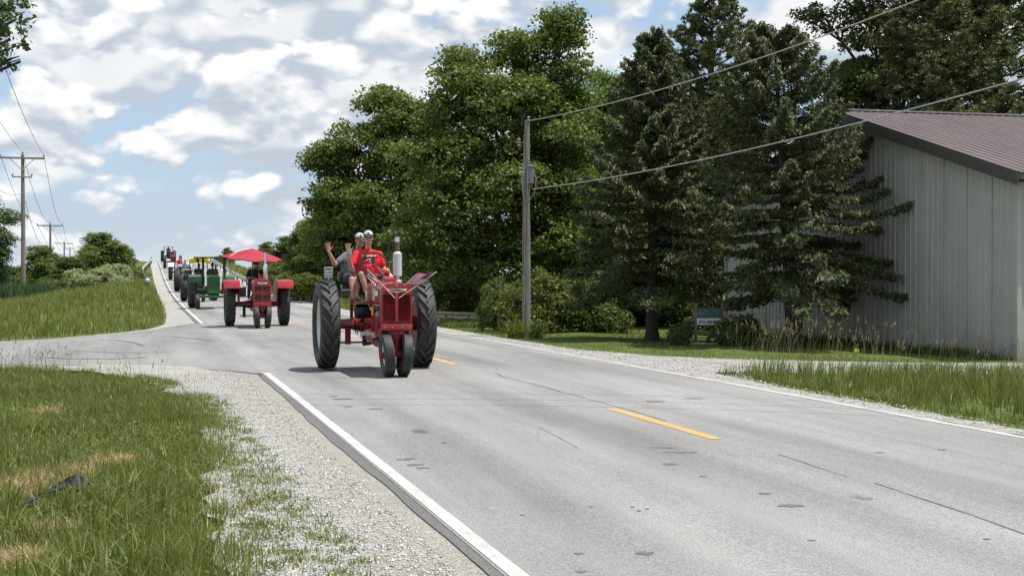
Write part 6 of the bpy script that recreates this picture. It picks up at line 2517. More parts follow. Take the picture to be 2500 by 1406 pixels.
# umbrella
um = MB()
ux, uy, uz = -.12, .22, 2.55
n = 8
tiltm = Euler((R(7), R(3), 0)).to_matrix()
rings = []
for k, (rad, dz) in enumerate([(0.02, .0), (.30, -.085), (.64, -.185), (1.0, -.315)]):
    ring = []
    for i in range(n * 4):
        a = 2 * math.pi * i / (n * 4)
        f = abs(((i % 4) - 2) / 2)          # 1 on a rib, 0 mid panel
        rr_ = rad * (0.93 + .07 * f)
        ring.append(Vector((ux, uy, uz)) + tiltm @ Vector((rr_ * math.cos(a), rr_ * math.sin(a), dz + (1 - f) * .03 * rad)))
    rings.append(ring)
rings.append([p + Vector((0, 0, -.03)) for p in rings[-1]])
V = [p for r_ in rings for p in r_]
nn = n * 4
um.add(V, [(i * nn + j, i * nn + (j + 1) % nn, (i + 1) * nn + (j + 1) % nn, (i + 1) * nn + j) for i in range(len(rings) - 1) for j in range(nn)], 0, True)
u_ = um.build('umbrella', M['umbrella'], t2, sharp=25)
u_.modifiers.new('thickness', 'SOLIDIFY').thickness = .003
MB().cyl((ux, uy, .95), (ux, uy, uz - .01), .018, n=8).build('pole', M['galv'], u_)
mb = MB()
for i in range(n):
    a = 2 * math.pi * i / n
    e = Vector((ux, uy, uz)) + tiltm @ Vector((.95 * math.cos(a), .95 * math.sin(a), -.335))
    mb.tube([Vector((ux, uy, uz - .06)), Vector((ux, uy, uz)) + tiltm @ Vector((.5 * math.cos(a), .5 * math.sin(a), -.19)), e], .006, 4)
mb.build('rib', M['galv'], u_)
MB().tube([(-.24, .05, 2.56), (-.60, -.1, 2.46), (-.84, -.15, 2.32), (-.95, -.15, 2.10), (-.93, -.1, 1.92), (-.80, 0, 1.78), (-.68, .05, 1.68), (-.64, .05, 1.52)], .016, 6).build('whip_rod', M['white_paint'], t2)

# ---------------- 3: green tractor with flat canopy
S3R, P3R = 72.3, 3.27
t3, q = farm_tractor('canopy_tractor', 'green tractor under a flat canopy on posts, behind the umbrella', S3R, P3R, GT,
                     dict(body='green', under='dark_green', rear=(.80, .42, .50), track=1.90, front=(.36, .22, .20), front_track=1.55, camber=2, wb=2.4, hood_w=.30, hood_z=1.58,
                          rim_mats=('yellow', 'yellow'), clean=True))
yb, body = q['yb'], q['body']
mb = MB()
ol = round_rect(.30, .74, 1.60, .08, 5, .01)
mb.loft([[(x, yb + dy_, zz) for x, zz in ol] for dy_ in (.3, -.02)])
mb.build('radiator_shell', body, t3, sharp=30)
MB().box((0, yb - .03, 1.27), (.50, .02, .48)).build('grille_screen', M['dark_green'], t3)
MB().box((0, yb - .03, .86), (.54, .02, .22)).build('grille_screen', body, t3)
MB().box((0, yb, .60), (1.50, .14, .12)).build('front_axle', body, t3, bevel=.01)
for sd in (-1, 1):
    MB().box((sd * .72, yb, .48), (.09, .10, .30)).build('spindle', body, t3)
    MB().prism([(-.62, 1.25), (-.5, 1.55), (.2, 1.66), (.65, 1.45), (.72, 1.2), (.60, 1.35), (.2, 1.6), (-.45, 1.5)], sd * .55, sd * 1.12, 'X').build('fender', body, t3)
MB().cyl((.12, yb + .8, 1.55), (.12, yb + .8, 2.15), .045, n=10).build('muffler', M['black'], t3)
cn = MB()
cn.box((0, -.15, 2.50), (1.72, 1.75, .07))
cn.build('canopy', M['dark_green'], t3, bevel=.02)
for x, y in ((-.42, -.62), (.62, -.62), (-.42, .55), (.62, .55)):
    MB().cyl((x, y, 1.15), (x, y, 2.47), .035, n=8).build('canopy_post', M['dark_green'], t3)
MB().lathe([(2.53, .05), (2.60, .05), (2.64, .02), (2.64, 0)], 10, axis='Z', c=(.25, -.8, 0)).build('beacon', M['canvas_yellow'], t3)
MB().sphere((-.72, -.85, 2.36), (.09, .06, .09), 10, 8).build('work_lamp', M['black'], t3)
steering(t3, (0, -.55, 1.75), 50, .21, (0, -.95, 1.45), M['black'])
seat_part(t3, (0, .1, 1.28), M['leather'])
MB().box((0, .1, 1.1), (.3, .3, .3)).build('seat_spring', M['black'], t3)

# ---------------- 4: green tractor with yellow canopy
t4, q = farm_tractor('yellow_canopy_tractor', 'green tractor with a yellow cloth canopy, half hidden behind the flat canopy', 85.8, 3.15, GT,
                     dict(body='green', under='dark_green', rear=(.78, .40, .50), track=1.75, front=(.36, .19, .20), front_track=.34, wb=2.35, hood_w=.24, hood_z=1.50, rim_mats=('yellow', 'yellow')))
yb, body = q['yb'], q['body']
MB().box((0, yb - .02, 1.18), (.46, .10, .60)).build('grille_screen', M['dark_green'], t4, bevel=.03)
MB().box((0, yb, .75), (.40, .22, .12)).build('front_bolster', body, t4)
MB().cyl((0, yb, .40), (0, yb, .72), .08, n=10).build('front_pedestal', body, t4)
MB().cyl((-.10, yb + .7, 1.5), (-.10, yb + .7, 2.35), .04, n=10).build('muffler', M['black'], t4)
cv = MB()
V = []
for j in range(5):
    for i in range(9):
        V.append((-.60 + 1.2 * i / 8, -.75 + 1.6 * j / 4, 2.62 - .10 * ((i - 4) / 4) ** 2 - .03 * ((j - 2) / 2) ** 2))
for i in range(9):
    V.append((V[i][0], V[i][1] - .02, V[i][2] - .30))
cv.add(V, [(j * 9 + i, j * 9 + i + 1, j * 9 + i + 10, j * 9 + i + 9) for j in range(4) for i in range(8)] + [(45 + i, 46 + i, i + 1, i) for i in range(8)], 0, True)
c_ = cv.build('canopy', M['canvas_yellow'], t4)
c_.modifiers.new('thickness', 'SOLIDIFY').thickness = .01
for x in (-.5, .5):
    MB().cyl((x, .3, 1.2), (x, .3, 2.55), .025, n=8).build('canopy_post', M['black'], t4)
for sd in (-1, 1):
    MB().prism([(-.55, 1.25), (-.4, 1.52), (.2, 1.62), (.62, 1.4), (.55, 1.35), (.2, 1.56), (-.36, 1.46)], sd * .55, sd * 1.02, 'X').build('fender', M['dark_green'], t4)
seat_part(t4, (0, .1, 1.25), M['yellow'])
steering(t4, (0, -.5, 1.72), 55, .2, (0, -1.0, 1.5), M['black'])
MB().box((-.30, yb + .5, 1.42), (.10, .4, .16)).build('hood_trim', M['white_paint'], t4)

# ---------------- 5: grey tractor with huge rear tyres
t5, q = farm_tractor('grey_tractor', 'grey tractor with large bare rear tyres, in front of the white fendered one', 109.5, 3.15, GT,
                     dict(body='grey_paint', under='black', rear=(.86, .46, .52), track=1.50, front=(.36, .19, .20), front_track=.40, wb=2.3, hood_w=.27, hood_z=1.66, rim_mats=('silver', 'grey_paint')))
yb, body = q['yb'], q['body']
MB().box((0, yb - .02, 1.28), (.54, .10, .70)).build('grille_screen', M['black'], t5, bevel=.03)
for sd in (-1, 1):
    mb = MB()
    mb.lathe([(-.05, .10), (0, .12), (.10, .06), (.12, 0)], 14, axis='Y', c=(sd * .36, yb + .05, 1.62))
    mb.build('headlight', M['chrome'], t5)
MB().box((0, yb, .72), (.40, .22, .14)).build('front_bolster', body, t5)
MB().cyl((0, yb, .40), (0, yb, .72), .08, n=10).build('front_pedestal', body, t5)
MB().cyl((.14, yb + .7, 1.6), (.14, yb + .7, 2.25), .045, n=10).build('muffler', M['black'], t5)
seat_part(t5, (-.15, .1, 1.50), M['leather'])
MB().box((-.1, .08, 1.2), (.3, .3, .5)).build('seat_spring', M['black'], t5)
steering(t5, (-.12, -.45, 1.95), 60, .21, (0, -1.0, 1.6), M['black'])

# ---------------- 6: red and white tractor
t6, q = farm_tractor('white_fender_tractor', 'red tractor with white fenders climbing behind the grey one', 141.0, 3.35, GT,
                     dict(body='red', rear=(.76, .40, .48), track=1.75, front=(.36, .19, .20), front_track=.36, hood_z=1.52, rim_mats=('white_paint', 'red_dull')))
yb, body = q['yb'], q['body']
for sd in (-1, 1):
    mb = MB()
    o_ = [(-.70, 1.30), (-.5, 1.58), (.1, 1.66), (.6, 1.42)]
    mb.prism(o_ + [(y, z_ - .04) for y, z_ in reversed(o_)], sd * .55, sd * 1.08, 'X')
    mb.build('fender', M['white_paint'], t6)
MB().box((0, yb - .02, 1.2), (.50, .10, .62)).build('grille_screen', M['white_paint'], t6, bevel=.03)
MB().box((0, yb - .08, 1.15), (.36, .03, .42)).build('grille_screen', M['grille_dark'], t6)
MB().box((0, yb, .75), (.40, .22, .12)).build('front_bolster', body, t6)
MB().cyl((0, yb, .40), (0, yb, .72), .08, n=10).build('front_pedestal', body, t6)
seat_part(t6, (0, .1, 1.3), M['leather'])
steering(t6, (0, -.5, 1.75), 60, .21, (0, -1.0, 1.5), M['black'])

# ---------------- 7: dull red tractor near the crest
t7, q = farm_tractor('dull_red_tractor', 'dull red tractor near the crest, just before the white roofed one', 176.0, 3.35, GT,
                     dict(body='red_dull', rear=(.78, .36, .50), track=1.85, front=(.36, .19, .20), front_track=.34, hood_z=1.55, hood_w=.3, rim_mats=('black', 'red_dull')))
yb, body = q['yb'], q['body']
MB().box((0, yb - .03, 1.16), (.50, .12, .66)).build('grille_screen', M['red_dull'], t7, bevel=.03)
for i in range(5):
    MB().box((0, yb - .10, .95 + .1 * i), (.40, .02, .03)).build('grille_bar', M['grille_dark'], t7)
MB().box((0, yb, .75), (.44, .22, .12)).build('front_bolster', body, t7)
MB().cyl((0, yb, .40), (0, yb, .72), .09, n=10).build('front_pedestal', body, t7)
MB().cyl((.14, yb + .7, 1.5), (.14, yb + .7, 2.2), .05, n=10).build('muffler', M['grey_paint'], t7)
seat_part(t7, (0, .1, 1.35), M['leather'])
steering(t7, (0, -.5, 1.8), 60, .21, (0, -1.0, 1.5), M['black'])

# ---------------- 8: tractor with white roof on the crest
t8, q = farm_tractor('white_roof_tractor', 'tractor with a white roof on the very crest of the overpass', 207.0, 3.35, GT,
                     dict(body='red_dull', under='black', rear=(.80, .44, .50), track=1.7, front=(.36, .2, .20), front_track=1.3, camber=1, hood_z=1.5, hood_w=.32, rim_mats=('black', 'black')))
yb, body = q['yb'], q['body']
MB().box((0, -.1, 2.24), (1.30, 1.5, .20)).build('roof', M['white_paint'], t8, bevel=.05)
MB().box((0, -.87, 2.16), (1.20, .02, .035)).build('roof_band', M['flag_red'], t8)
for x in (-.58, .58):
    for y in (-.75, .55):
        MB().cyl((x, y, 1.2), (x, y, 2.16), .035, n=8).build('roof_post', M['black'], t8)
MB().box((0, yb - .02, 1.18), (.56, .10, .60)).build('grille_screen', M['black'], t8, bevel=.03)
MB().box((0, yb, .5), (1.3, .12, .12)).build('front_axle', M['black'], t8)
seat_part(t8, (0, .1, 1.3), M['leather'])

# ------------------------------------------------------------------ people: one continuous body grown round a skeleton, clothes as regions of it
def capsule_mesh(bm, a, b, ra, rb, n=12):
    """tapered capsule as a closed shell"""
    a, b = Vector(a), Vector(b)
    d = b - a
    if d.length < 1e-5:
        d = Vector((0, 0, 1e-4))
    q = d.to_track_quat('Z', 'Y').to_matrix()
    rings = []
    for c, r, sg in ((a, ra, -1), (b, rb, 1)):
        rows = [(-80, -50, -25, 0) if sg < 0 else (0, 25, 50, 80)][0]
        for ph in rows:
            ph = R(ph)
            rings.append([c + q @ Vector((r * math.cos(ph) * math.cos(2 * math.pi * i / n), r * math.cos(ph) * math.sin(2 * math.pi * i / n), r * math.sin(ph))) for i in range(n)])
    vs = [[bm.verts.new(p) for p in r_] for r_ in rings]
    for i in range(len(vs) - 1):
        for j in range(n):
            bm.faces.new((vs[i][j], vs[i][(j + 1) % n], vs[i + 1][(j + 1) % n], vs[i + 1][j]))
    bm.faces.new(vs[0][::-1])
    bm.faces.new(vs[-1])


def ell_mesh(bm, c, r, rot=None):
    mb = MB()
    mb.sphere((0, 0, 0), r, 16, 12)
    e = Euler(rot).to_matrix() if rot else Matrix.Identity(3)
    vs = [bm.verts.new(e @ Vector(v) + Vector(c)) for v in mb.v]
    for f in mb.f:
        bm.faces.new([vs[i] for i in f])


def hand_caps(caps, wrist, dirv, palm_n, thumb_side, sc=1.0, curl=0.25, tag_='skin', spread=0.10):
    """palm, five unequal fingers with bent knuckles; dirv: where the fingers point, palm_n: where the palm faces, thumb_side: which way the thumb leaves"""
    d = Vector(dirv).normalized()
    nrm = Vector(palm_n)
    nrm = (nrm - d * nrm.dot(d)).normalized()
    t = Vector(thumb_side)
    t = (t - d * t.dot(d) - nrm * t.dot(nrm)).normalized()
    w_ = Vector(wrist)
    for k in (-1.2, -.4, .4, 1.2):
        caps.append((w_ + t * (.014 * k * sc), w_ + d * (.085 * sc) + t * (.024 * k * sc), .017 * sc, .014 * sc, tag_))
    lens = (.070, .080, .075, .058)
    for i, L in enumerate(lens):
        k = 1.5 - i
        b = w_ + d * (.088 * sc) + t * (.0215 * k * sc)
        v = (d + t * spread * k).normalized()
        m1 = b + v * (L * .45 * sc) - nrm * (-curl * .25 * L * sc)
        v2 = (v + nrm * curl).normalized()
        m2 = m1 + v2 * (L * .33 * sc)
        v3 = (v + nrm * curl * 2.2).normalized()
        m3 = m2 + v3 * (L * .26 * sc)
        caps.append((b, m1, .0105 * sc, .0100 * sc, tag_))
        caps.append((m1, m2, .0100 * sc, .0092 * sc, tag_))
        caps.append((m2, m3, .0092 * sc, .0080 * sc, tag_))
    b = w_ + d * (.022 * sc) + t * (.028 * sc)
    m1 = b + (d * .55 + t * .85).normalized() * (.040 * sc) + nrm * (.006 * sc)
    m2 = m1 + (d * .85 + t * .50 + nrm * .15).normalized() * (.034 * sc)
    m3 = m2 + (d * .95 + t * .25 + nrm * .25).normalized() * (.024 * sc)
    caps += [(b, m1, .0150 * sc, .0125 * sc, tag_), (m1, m2, .0125 * sc, .0105 * sc, tag_), (m2, m3, .0105 * sc, .0085 * sc, tag_)]


def make_person(label, frame, J, look, group=None, voxel=.011, head_turn=0.0, head_tilt=0.0, hands=None, girth=1.0):
    """J: joints in the tractor's frame; look: materials per region and accessories"""
    caps = []
    g = girth
    pel, che, nek, hed = Vector(J['pelvis']), Vector(J['chest']), Vector(J['neck']), Vector(J['head'])
    shL, shR = Vector(J['sh_l']), Vector(J['sh_r'])
    # trunk
    ax = (shL - shR).normalized()
    for k in (-.5, 0, .5):
        caps.append((pel + ax * (.17 * k * g), che + ax * (.22 * k * g) - Vector((0, 0, .04)), .125 * g, .125 * g, 'shirt'))
    caps.append((pel + Vector((0, -.05, .10)), che + Vector((0, -.03, -.16)), .135 * g, .12 * g, 'shirt'))
    for q_ in (shL, shR):
        caps.append((nek - Vector((0, 0, .055)), q_.lerp(che, .05), .072, .066, 'shirt'))
    caps.append((shR + (shL - shR) * .16 - Vector((0, 0, .03)), shL + (shR - shL) * .16 - Vector((0, 0, .03)), .085, .085, 'shirt'))
    caps.append((shR.lerp(che, .45), shL.lerp(che, .45), .11 * g, .11 * g, 'shirt'))
    caps.append((nek - Vector((0, 0, .09)), nek - Vector((0, 0, .02)), .085, .058, 'shirt'))
    caps.append((nek - Vector((0, -.005, .03)), hed - Vector((0, -.012, .06)), .056, .054, 'skin'))
    # arms
    for s_ in ('l', 'r'):
        a, e, w_ = Vector(J['sh_' + s_]), Vector(J['el_' + s_]), Vector(J['wr_' + s_])
        sl = look.get('sleeve', .62)
        m_ = a.lerp(e, sl)
        caps.append((a, m_, .070 * (0.6 + .4 * g), .064 * (0.6 + .4 * g), 'shirt'))
        caps.append((a.lerp(e, .3), e, .050, .040, 'skin' if sl < 1 else 'shirt'))
        caps.append((e, e.lerp(w_, .45), .042, .038, 'skin'))
        caps.append((e.lerp(w_, .4), w_, .038, .026, 'skin'))
        hd = (hands or {}).get(s_)
        if hd:
            hand_caps(caps, w_ + (w_ - e).normalized() * .01, *hd)
        else:
            dd = (w_ - e).normalized()
            hand_caps(caps, w_, dd + Vector((0, 0, -.25)), Vector((0, 0, -1)), ax * (-1 if s_ == 'l' else 1), 1.0, .6)
    # legs
    for s_ in ('l', 'r'):
        h, k, a = Vector(J['hip_' + s_]), Vector(J['kn_' + s_]), Vector(J['an_' + s_])
        hem = look.get('hem', .82)
        lt = 'legs'
        if hem >= 1:
            caps.append((h, k, .092 * g, .066, lt))
            caps.append((k, a, .066, .050, lt))
        else:
            m_ = h.lerp(k, hem)
            caps.append((h, m_, .095 * g, .082, lt))
            caps.append((h.lerp(k, .5), k, .068, .056, 'skin'))
            c_ = k.lerp(a, .30)
            caps.append((k, c_, .055, .056, 'skin'))
            caps.append((c_, k.lerp(a, .78), .056, .037, 'skin'))
            caps.append((k.lerp(a, .74), a, .041, .040, 'sock'))
        f = Vector(J.get('toe_' + s_, a + Vector((0, -.19, -.06))))
        heel = a + (a - f) * .22 + Vector((0, 0, -.055))
        caps.append((heel, a - Vector((0, 0, .03)), .040, .040, 'shoe'))
        caps.append((heel, f, .040, .034, 'shoe'))
        caps.append((a - Vector((0, 0, .03)), f.lerp(a, .35), .040, .038, 'shoe'))
    caps.append((Vector(J['hip_l']), Vector(J['hip_r']), .115 * g, .115 * g, 'legs'))
    caps.append((pel - Vector((0, 0, .02)), pel + Vector((0, .02, .04)), .135 * g, .13 * g, 'legs'))
    bm = bmesh.new()
    for a, b, ra, rb, _ in caps:
        capsule_mesh(bm, a, b, ra, rb)
    # head: skull, face, jaw, nose, ears
    hm = Matrix.Translation(hed) @ Euler((head_tilt, 0, head_turn)).to_matrix().to_4x4()
    def HP_(x, y, z):
        return hm @ Vector((x, y, z))
    hr = Euler((head_tilt, 0, head_turn))
    ell_mesh(bm, HP_(0, .012, .035), (.076, .096, .088), hr)
    ell_mesh(bm, HP_(0, -.022, -.018), (.063, .070, .092), hr)
    for a, b, ra, rb in (((-.030, -.045, -.075), (.030, -.045, -.075), .034, .034), ((0, -.075, -.088), (0, -.072, -.080), .024, .024),
                         ((0, -.092, .012), (0, -.112, -.022), .010, .014), ((-.012, -.098, -.026), (.012, -.098, -.026), .009, .009),
                         ((-.035, -.078, .022), (.035, -.078, .022), .012, .012), ((-.022, -.082, -.052), (.022, -.082, -.052), .012, .012)):
        capsule_mesh(bm, HP_(*a), HP_(*b), ra, rb)
    for sx in (-1, 1):
        ell_mesh(bm, HP_(sx * .077, .012, -.004), (.012, .020, .032), hr)
    me = bpy.data.meshes.new('person')
    bmesh.ops.recalc_face_normals(bm, faces=bm.faces)
    bm.to_mesh(me)
    bm.free()
    tmp = bpy.data.objects.new('tmp', me)
    COL.objects.link(tmp)
    rm = tmp.modifiers.new('r', 'REMESH')
    rm.mode = 'VOXEL'
    rm.voxel_size = voxel
    rm.use_smooth_shade = True
    sm = tmp.modifiers.new('s', 'SMOOTH')
    sm.factor = .5
    sm.iterations = 2
    dg = bpy.context.evaluated_depsgraph_get()
    body = bpy.data.meshes.new_from_object(tmp.evaluated_get(dg))
    bpy.data.objects.remove(tmp)
    body.name = 'person'
    # regions by the nearest bone
    n = len(body.polygons)
    cen = np.empty(n * 3, np.float32)
    body.polygons.foreach_get('center', cen)
    cen = cen.reshape(n, 3)
    tags = ['skin', 'shirt', 'legs', 'sock', 'shoe', 'hair', 'lip']
    best = np.full(n, 1e9)
    mi = np.zeros(n, np.int32)
    for a, b, ra, rb, tg in caps:
        A, B = np.array(a), np.array(b)
        ab = B - A
        t = np.clip(((cen - A) @ ab) / (ab @ ab + 1e-12), 0, 1)
        dd = np.linalg.norm(cen - (A + t[:, None] * ab), axis=1) - (ra + (rb - ra) * t)
        pri = {'shirt': -.010, 'legs': -.006, 'shoe': -.006, 'sock': -.003}.get(tg, 0)
        dd = dd + pri
        w_ = dd < best
        best[w_] = dd[w_]
        mi[w_] = tags.index(tg)
    inv = np.array(hm.inverted())
    loc = cen @ inv[:3, :3].T + inv[:3, 3]
    head = (np.abs(loc[:, 0]) < .10) & (loc[:, 2] > -.11) & (loc[:, 2] < .14) & (loc[:, 1] > -.15) & (loc[:, 1] < .12)
    nearhead = np.linalg.norm(loc / np.array([.095, .13, .145]), axis=1) < 1.0
    mi[head & nearhead] = 0
    hair = head & nearhead & (((loc[:, 1] > .030) & (loc[:, 2] > -.045)) | (loc[:, 2] > .070)) & ~((np.abs(loc[:, 0]) > .072) & (loc[:, 2] < .03))
    mi[hair] = 5
    lip = head & (np.abs(loc[:, 0]) < .024) & (np.abs(loc[:, 2] + .058) < .007) & (loc[:, 1] < -.075)
    mi[lip] = 6
    body.materials.clear()
    for tg in tags:
        body.materials.append(M[look.get(tg, {'skin': 'skin', 'shirt': 'shirt_black', 'legs': 'denim', 'sock': 'sock', 'shoe': 'shoe_dark', 'hair': 'hair_dark', 'lip': 'lip'}[tg])])
    body.polygons.foreach_set('material_index', mi)
    body.polygons.foreach_set('use_smooth', np.ones(n, bool))
    o = link_mesh('person', body)
    o.matrix_world = frame
    tag(o, label, 'person', group)
    # eyes or sunglasses, moustache, cap
    if look.get('glasses'):
        mb = MB()
        for sx in (-1, 1):
            mb.sphere((sx * .031, -.086, .010), (.021, .009, .014), 10, 6)
            mb.bar((sx * .055, -.082, .016), (sx * .079, .01, .010), .004, .006)
        mb.bar((-.01, -.096, .016), (.01, -.096, .016), .004, .005)
        s_ = mb.build('glasses', M['lens'], o)
        s_.matrix_local = hm
    else:
        for sx in (-1, 1):
            mb = MB()
            mb.sphere((sx * .031, -.083, .010), (.013, .008, .008), 10, 6, 0)
            mb.sphere((sx * .031, -.089, .010), (.006, .004, .006), 8, 6, 1)
            s_ = mb.build('eye', [M['sock'], M['lens']], o)
            s_.matrix_local = hm
    if look.get('moustache'):
        mb = MB()
        mb.tube([(-.036, -.082, -.052), (-.018, -.098, -.040), (0, -.103, -.037), (.018, -.098, -.040), (.036, -.082, -.052)], [.006, .011, .010, .011, .006], 7)
        s_ = mb.build('moustache', M['hair_grey'], o)
        s_.matrix_local = hm
    if look.get('cap'):
        c0, c1 = look['cap']
        mb = MB()
        rings = []
        for k in range(8):
            a = R(90) * k / 7
            rings.append([(.090 * math.cos(a * .98) * math.cos(t) if k < 7 else .004 * math.cos(t), .013 + .110 * math.cos(a * .98) * math.sin(t) if k < 7 else .013 + .004 * math.sin(t), .042 + .098 * math.sin(a)) for t in np.linspace(0, 2 * math.pi, 25)[:-1]])
        mb.loft(rings, 0)
        for f_i, f in enumerate(mb.f):
            ys = sum(mb.v[i][1] for i in f) / len(f)
            zz = sum(mb.v[i][2] for i in f) / len(f)
            mb.m[f_i] = 0 if (ys < .02 and zz > .062) else 1
        cp = mb.build('cap', [M[c0], M[c1]], o)
        cp.matrix_local = hm
        mb = MB()
        V = []
        for k in range(5):
            u = k / 4
            for t in np.linspace(-1, 1, 11):
                V.append((.082 * t * (1 - .10 * u), -.075 * math.sqrt(max(0, 1 - (t * .92) ** 2)) * 1.12 - .020 - .070 * u * (1 - .35 * t * t), .046 - .020 * u - .018 * t * t))
        mb.add(V, [(k * 11 + i, k * 11 + i + 1, k * 11 + i + 12, k * 11 + i + 11) for k in range(4) for i in range(10)], 0, True)
        b_ = mb.build('brim', M[look.get('brim', c1)], cp)
        b_.modifiers.new('thickness', 'SOLIDIFY').thickness = .005
        if look.get('patch'):
            mb = MB()
            V = []
            for z_ in (.070, .088, .104):
                for t in np.linspace(-1, 1, 7):
                    a = math.asin(min(1, (z_ - .042) / .098))
                    k = math.cos(a * .98) + .02
                    V.append((.090 * k * math.sin(t * .55), .013 - .110 * k * math.cos(t * .55), z_))
            mb.add(V, [(k * 7 + i, k * 7 + i + 1, k * 7 + i + 8, k * 7 + i + 7) for k in range(2) for i in range(6)])
            mb.build('patch', M['ink_black'], cp).scale = (.72, 1, 1)
    if look.get('hat'):
        mb = MB()
        mb.lathe([(.035, .15), (.045, .095), (.10, .088), (.135, .07), (.145, .0)], 20, 0, 'Z')
        s_ = mb.build('hat', M[look['hat']], o)
        s_.matrix_local = hm
    return o


def frame_of(root):
    bpy.context.view_layer.update()
    return root.matrix_world.copy()


F1 = MX1
# ---- driver in front: right hand raised in a wave, left hand on the knee
J = dict(pelvis=(-.10, .06, 1.545), chest=(-.095, .02, 1.90), neck=(-.10, -.01, 2.07), head=(-.10, -.045, 2.262),
         sh_l=(.095, .0, 1.975), sh_r=(-.295, .0, 1.985), el_r=(-.410, -.10, 1.735), wr_r=(-.475, -.25, 2.0), el_l=(.185, -.02, 1.72), wr_l=(.235, -.26, 1.64),
         hip_l=(.00, .02, 1.52), hip_r=(-.21, .02, 1.52), kn_l=(.175, -.42, 1.58), kn_r=(-.275, -.44, 1.64), an_l=(.235, -.36, 1.21), an_r=(-.165, -.46, 1.235), toe_r=(-.150, -.66, 1.185), toe_l=(.24, -.56, 1.19))
drv = make_person('driver in a red t-shirt and light cap, waving with one raised hand', F1, J,
                  dict(shirt='shirt_red', legs='shorts_blue', sock='sock', shoe='shoe_white', hair='hair_grey', glasses=True, moustache=True, cap=('cap_light', 'cap_dark'), brim='cap_dark', patch=True, hem=.74),
                  'people riding in the parade', .0098, hands={'r': ((-.06, -.10, 1), (0, -1, .1), (1, 0, 0), 1.0, .18, 'skin', .20), 'l': ((.15, -.7, -.45), (0, .2, -1), (-1, 0, 0), 1.0, .55)}, girth=1.02, head_turn=R(-6))
# print on the chest: a pale line of lettering over a dark picture, laid on the cloth
def chest_print():
    bpy.context.view_layer.update()
    dg = bpy.context.evaluated_depsgraph_get()
    def hit(x, z):
        ok, loc, nrm, _ = drv.ray_cast(Vector((x, -1.0, z)), Vector((0, 1, 0)))
        return loc + Vector((0, -.004, 0)) if ok else None
    r = random.Random(3)
    def patch_(name, cells, mat):
        mb = MB()
        for x0_, x1_, z0_, z1_ in cells:
            q = [hit(x, z) for x, z in ((x0_, z0_), (x1_, z0_), (x1_, z1_), (x0_, z1_))]
            if all(q):
                mb.add(q, [(0, 1, 2, 3)])
        if mb.v:
            mb.build(name, mat, drv)['kind'] = 'stuff'
    cells = []
    x = -.215
    while x < .015:
        w_ = r.uniform(.009, .016)
        cells.append((x, x + w_, 1.947 + r.uniform(-.004, .004), 1.966))
        x += w_ + .004
    patch_('shirt_lettering', cells, M['ink_white'])
    cells = []
    for i in range(12):
        for j in range(6):
            if r.random() < .72 and abs(i - 5.5) / 6.5 + max(0, j - 3) / 5 < 1.05:
                cells.append((-.205 + i * .0175, -.205 + (i + 1) * .0175, 1.835 + j * .015, 1.835 + (j + 1) * .015))
    patch_('shirt_print', cells, M['ink_black'])
    cells = [(-.205 + r.random() * .19, 0, 1.84 + r.random() * .08, 0) for _ in range(22)]
    cells = [(a, a + .014, c, c + .008) for a, _, c, _ in cells]
    mbp = MB()
    for x0_, x1_, z0_, z1_ in cells:
        q = [hit(x, z) for x, z in ((x0_, z0_), (x1_, z0_), (x1_, z1_), (x0_, z1_))]
        if all(q):
            mbp.add([v + Vector((0, -.002, 0)) for v in q], [(0, 1, 2, 3)])
    mbp.build('shirt_print', M['ink_white'], drv)['kind'] = 'stuff'


chest_print()
# ---- passenger behind his shoulder, arm held out and waving
J = dict(pelvis=(-.32, .38, 1.57), chest=(-.27, .36, 1.91), neck=(-.235, .34, 2.06), head=(-.195, .31, 2.23),
         sh_l=(-.07, .36, 1.97), sh_r=(-.435, .35, 1.965), el_r=(-.64, .26, 1.80), wr_r=(-.755, .20, 2.03), el_l=(-.07, .28, 1.72), wr_l=(-.12, .06, 1.62),
         hip_l=(-.245, .33, 1.545), hip_r=(-.43, .33, 1.545), kn_l=(-.30, -.10, 1.56), kn_r=(-.395, -.12, 1.545), an_l=(-.33, -.18, 1.215), an_r=(-.40, -.22, 1.205), toe_r=(-.41, -.42, 1.175), toe_l=(-.31, -.38, 1.18))
make_person('passenger in a grey t-shirt and dark shorts, waving an outstretched arm', F1, J,
            dict(shirt='shirt_grey', legs='shorts_dark', sock='skin', shoe='shoe_dark', hair='hair_grey', cap=('cap_light', 'cap_dark'), brim='cap_dark', patch=True, hem=.80, glasses=False, skin='skin_dk'),
            'people riding in the parade', .0098, hands={'r': ((-.14, -.05, 1), (0, -1, .05), (1, 0, .1), 1.0, .22, 'skin', .20), 'l': ((0, -1, -.2), (0, 0, -1), (1, 0, 0), 1.0, .5)}, girth=1.05, head_turn=R(4))


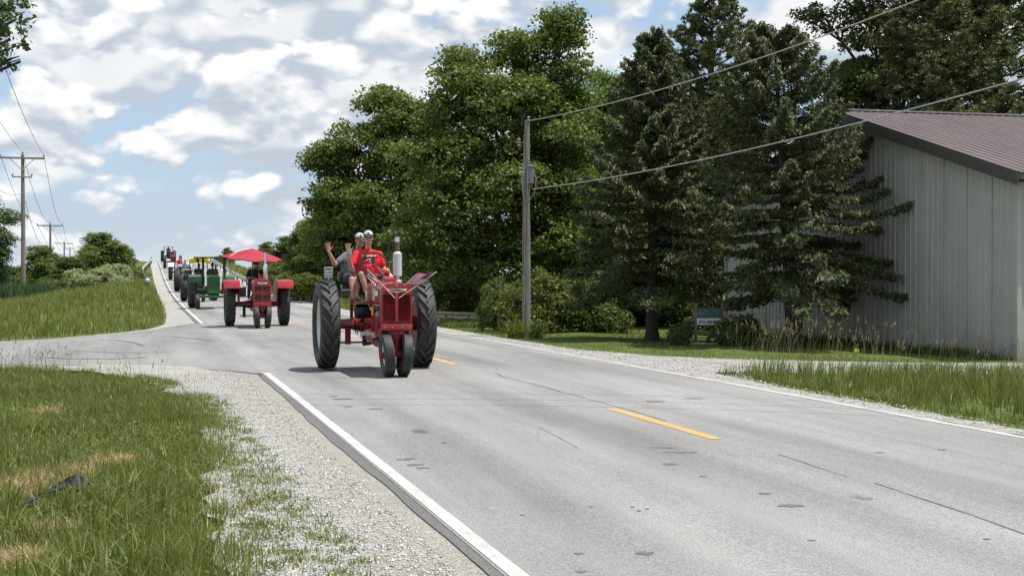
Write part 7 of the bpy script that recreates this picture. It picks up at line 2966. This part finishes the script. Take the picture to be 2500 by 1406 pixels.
def rider(x, y, z, lean=0.0):
    """seated rider holding the wheel; hips at x, y, z"""
    return dict(pelvis=(x, y, z + .10), chest=(x, y - .04 - lean, z + .44), neck=(x, y - .06 - lean, z + .60), head=(x, y - .10 - lean, z + .78),
                sh_l=(x + .20, y - .05 - lean, z + .53), sh_r=(x - .20, y - .05 - lean, z + .53), el_l=(x + .27, y - .20, z + .28), el_r=(x - .27, y - .20, z + .28), wr_l=(x + .14, y - .44, z + .36), wr_r=(x - .14, y - .44, z + .36),
                hip_l=(x + .10, y, z + .07), hip_r=(x - .10, y, z + .07), kn_l=(x + .22, y - .44, z + .14), kn_r=(x - .22, y - .44, z + .14), an_l=(x + .26, y - .52, z - .28), an_r=(x - .26, y - .52, z - .28))


GPp = 'people riding in the parade'
J = rider(-.04, .06, 1.26)
J.update(el_r=(-.33, -.12, 1.56), wr_r=(-.14, -.34, 1.60), head=(-.02, -.02, 2.02), neck=(-.03, .0, 1.85))
make_person('driver in black shirt, dark cap and jeans under the red umbrella', frame_of(t2), J,
            dict(shirt='shirt_black', legs='denim', shoe='shoe_dark', glasses=True, cap=('cap_dark', 'cap_dark'), hem=1.2, skin='skin_dk'), GPp, .014, girth=1.1)
make_person('driver in a slate grey shirt under the flat green canopy', frame_of(t3), rider(.04, .08, 1.33),
            dict(shirt='shirt_slate', legs='denim', cap=('cap_dark', 'cap_dark'), hem=1.2, skin='skin_dk'), GPp, .02, girth=1.18)
make_person('driver in dark clothes under the yellow canopy', frame_of(t4), rider(0, .1, 1.30),
            dict(shirt='shirt_black', legs='denim', cap=('cap_dark', 'cap_dark'), hem=1.2, skin='skin_dk'), GPp, .02)
make_person('driver in a pale blue shirt on the grey tractor', frame_of(t5), rider(-.15, .1, 1.53),
            dict(shirt='shirt_blue', legs='denim', cap=('cap_light', 'cap_dark'), hem=1.2), GPp, .02)
make_person('driver in a red shirt on the white fendered tractor', frame_of(t6), rider(0, .1, 1.33),
            dict(shirt='shirt_red', legs='denim', cap=('cap_dark', 'cap_dark'), hem=1.2), GPp, .022)
make_person('driver in a dark shirt on the dull red tractor', frame_of(t7), rider(0, .1, 1.38),
            dict(shirt='shirt_black', legs='denim', cap=('cap_light', 'cap_dark'), hem=1.2), GPp, .022)
make_person('driver in the shade of the white roof on the crest', frame_of(t8), rider(0, .1, 1.30),
            dict(shirt='shirt_slate', legs='denim', cap=('cap_dark', 'cap_dark'), hem=1.2), GPp, .022)
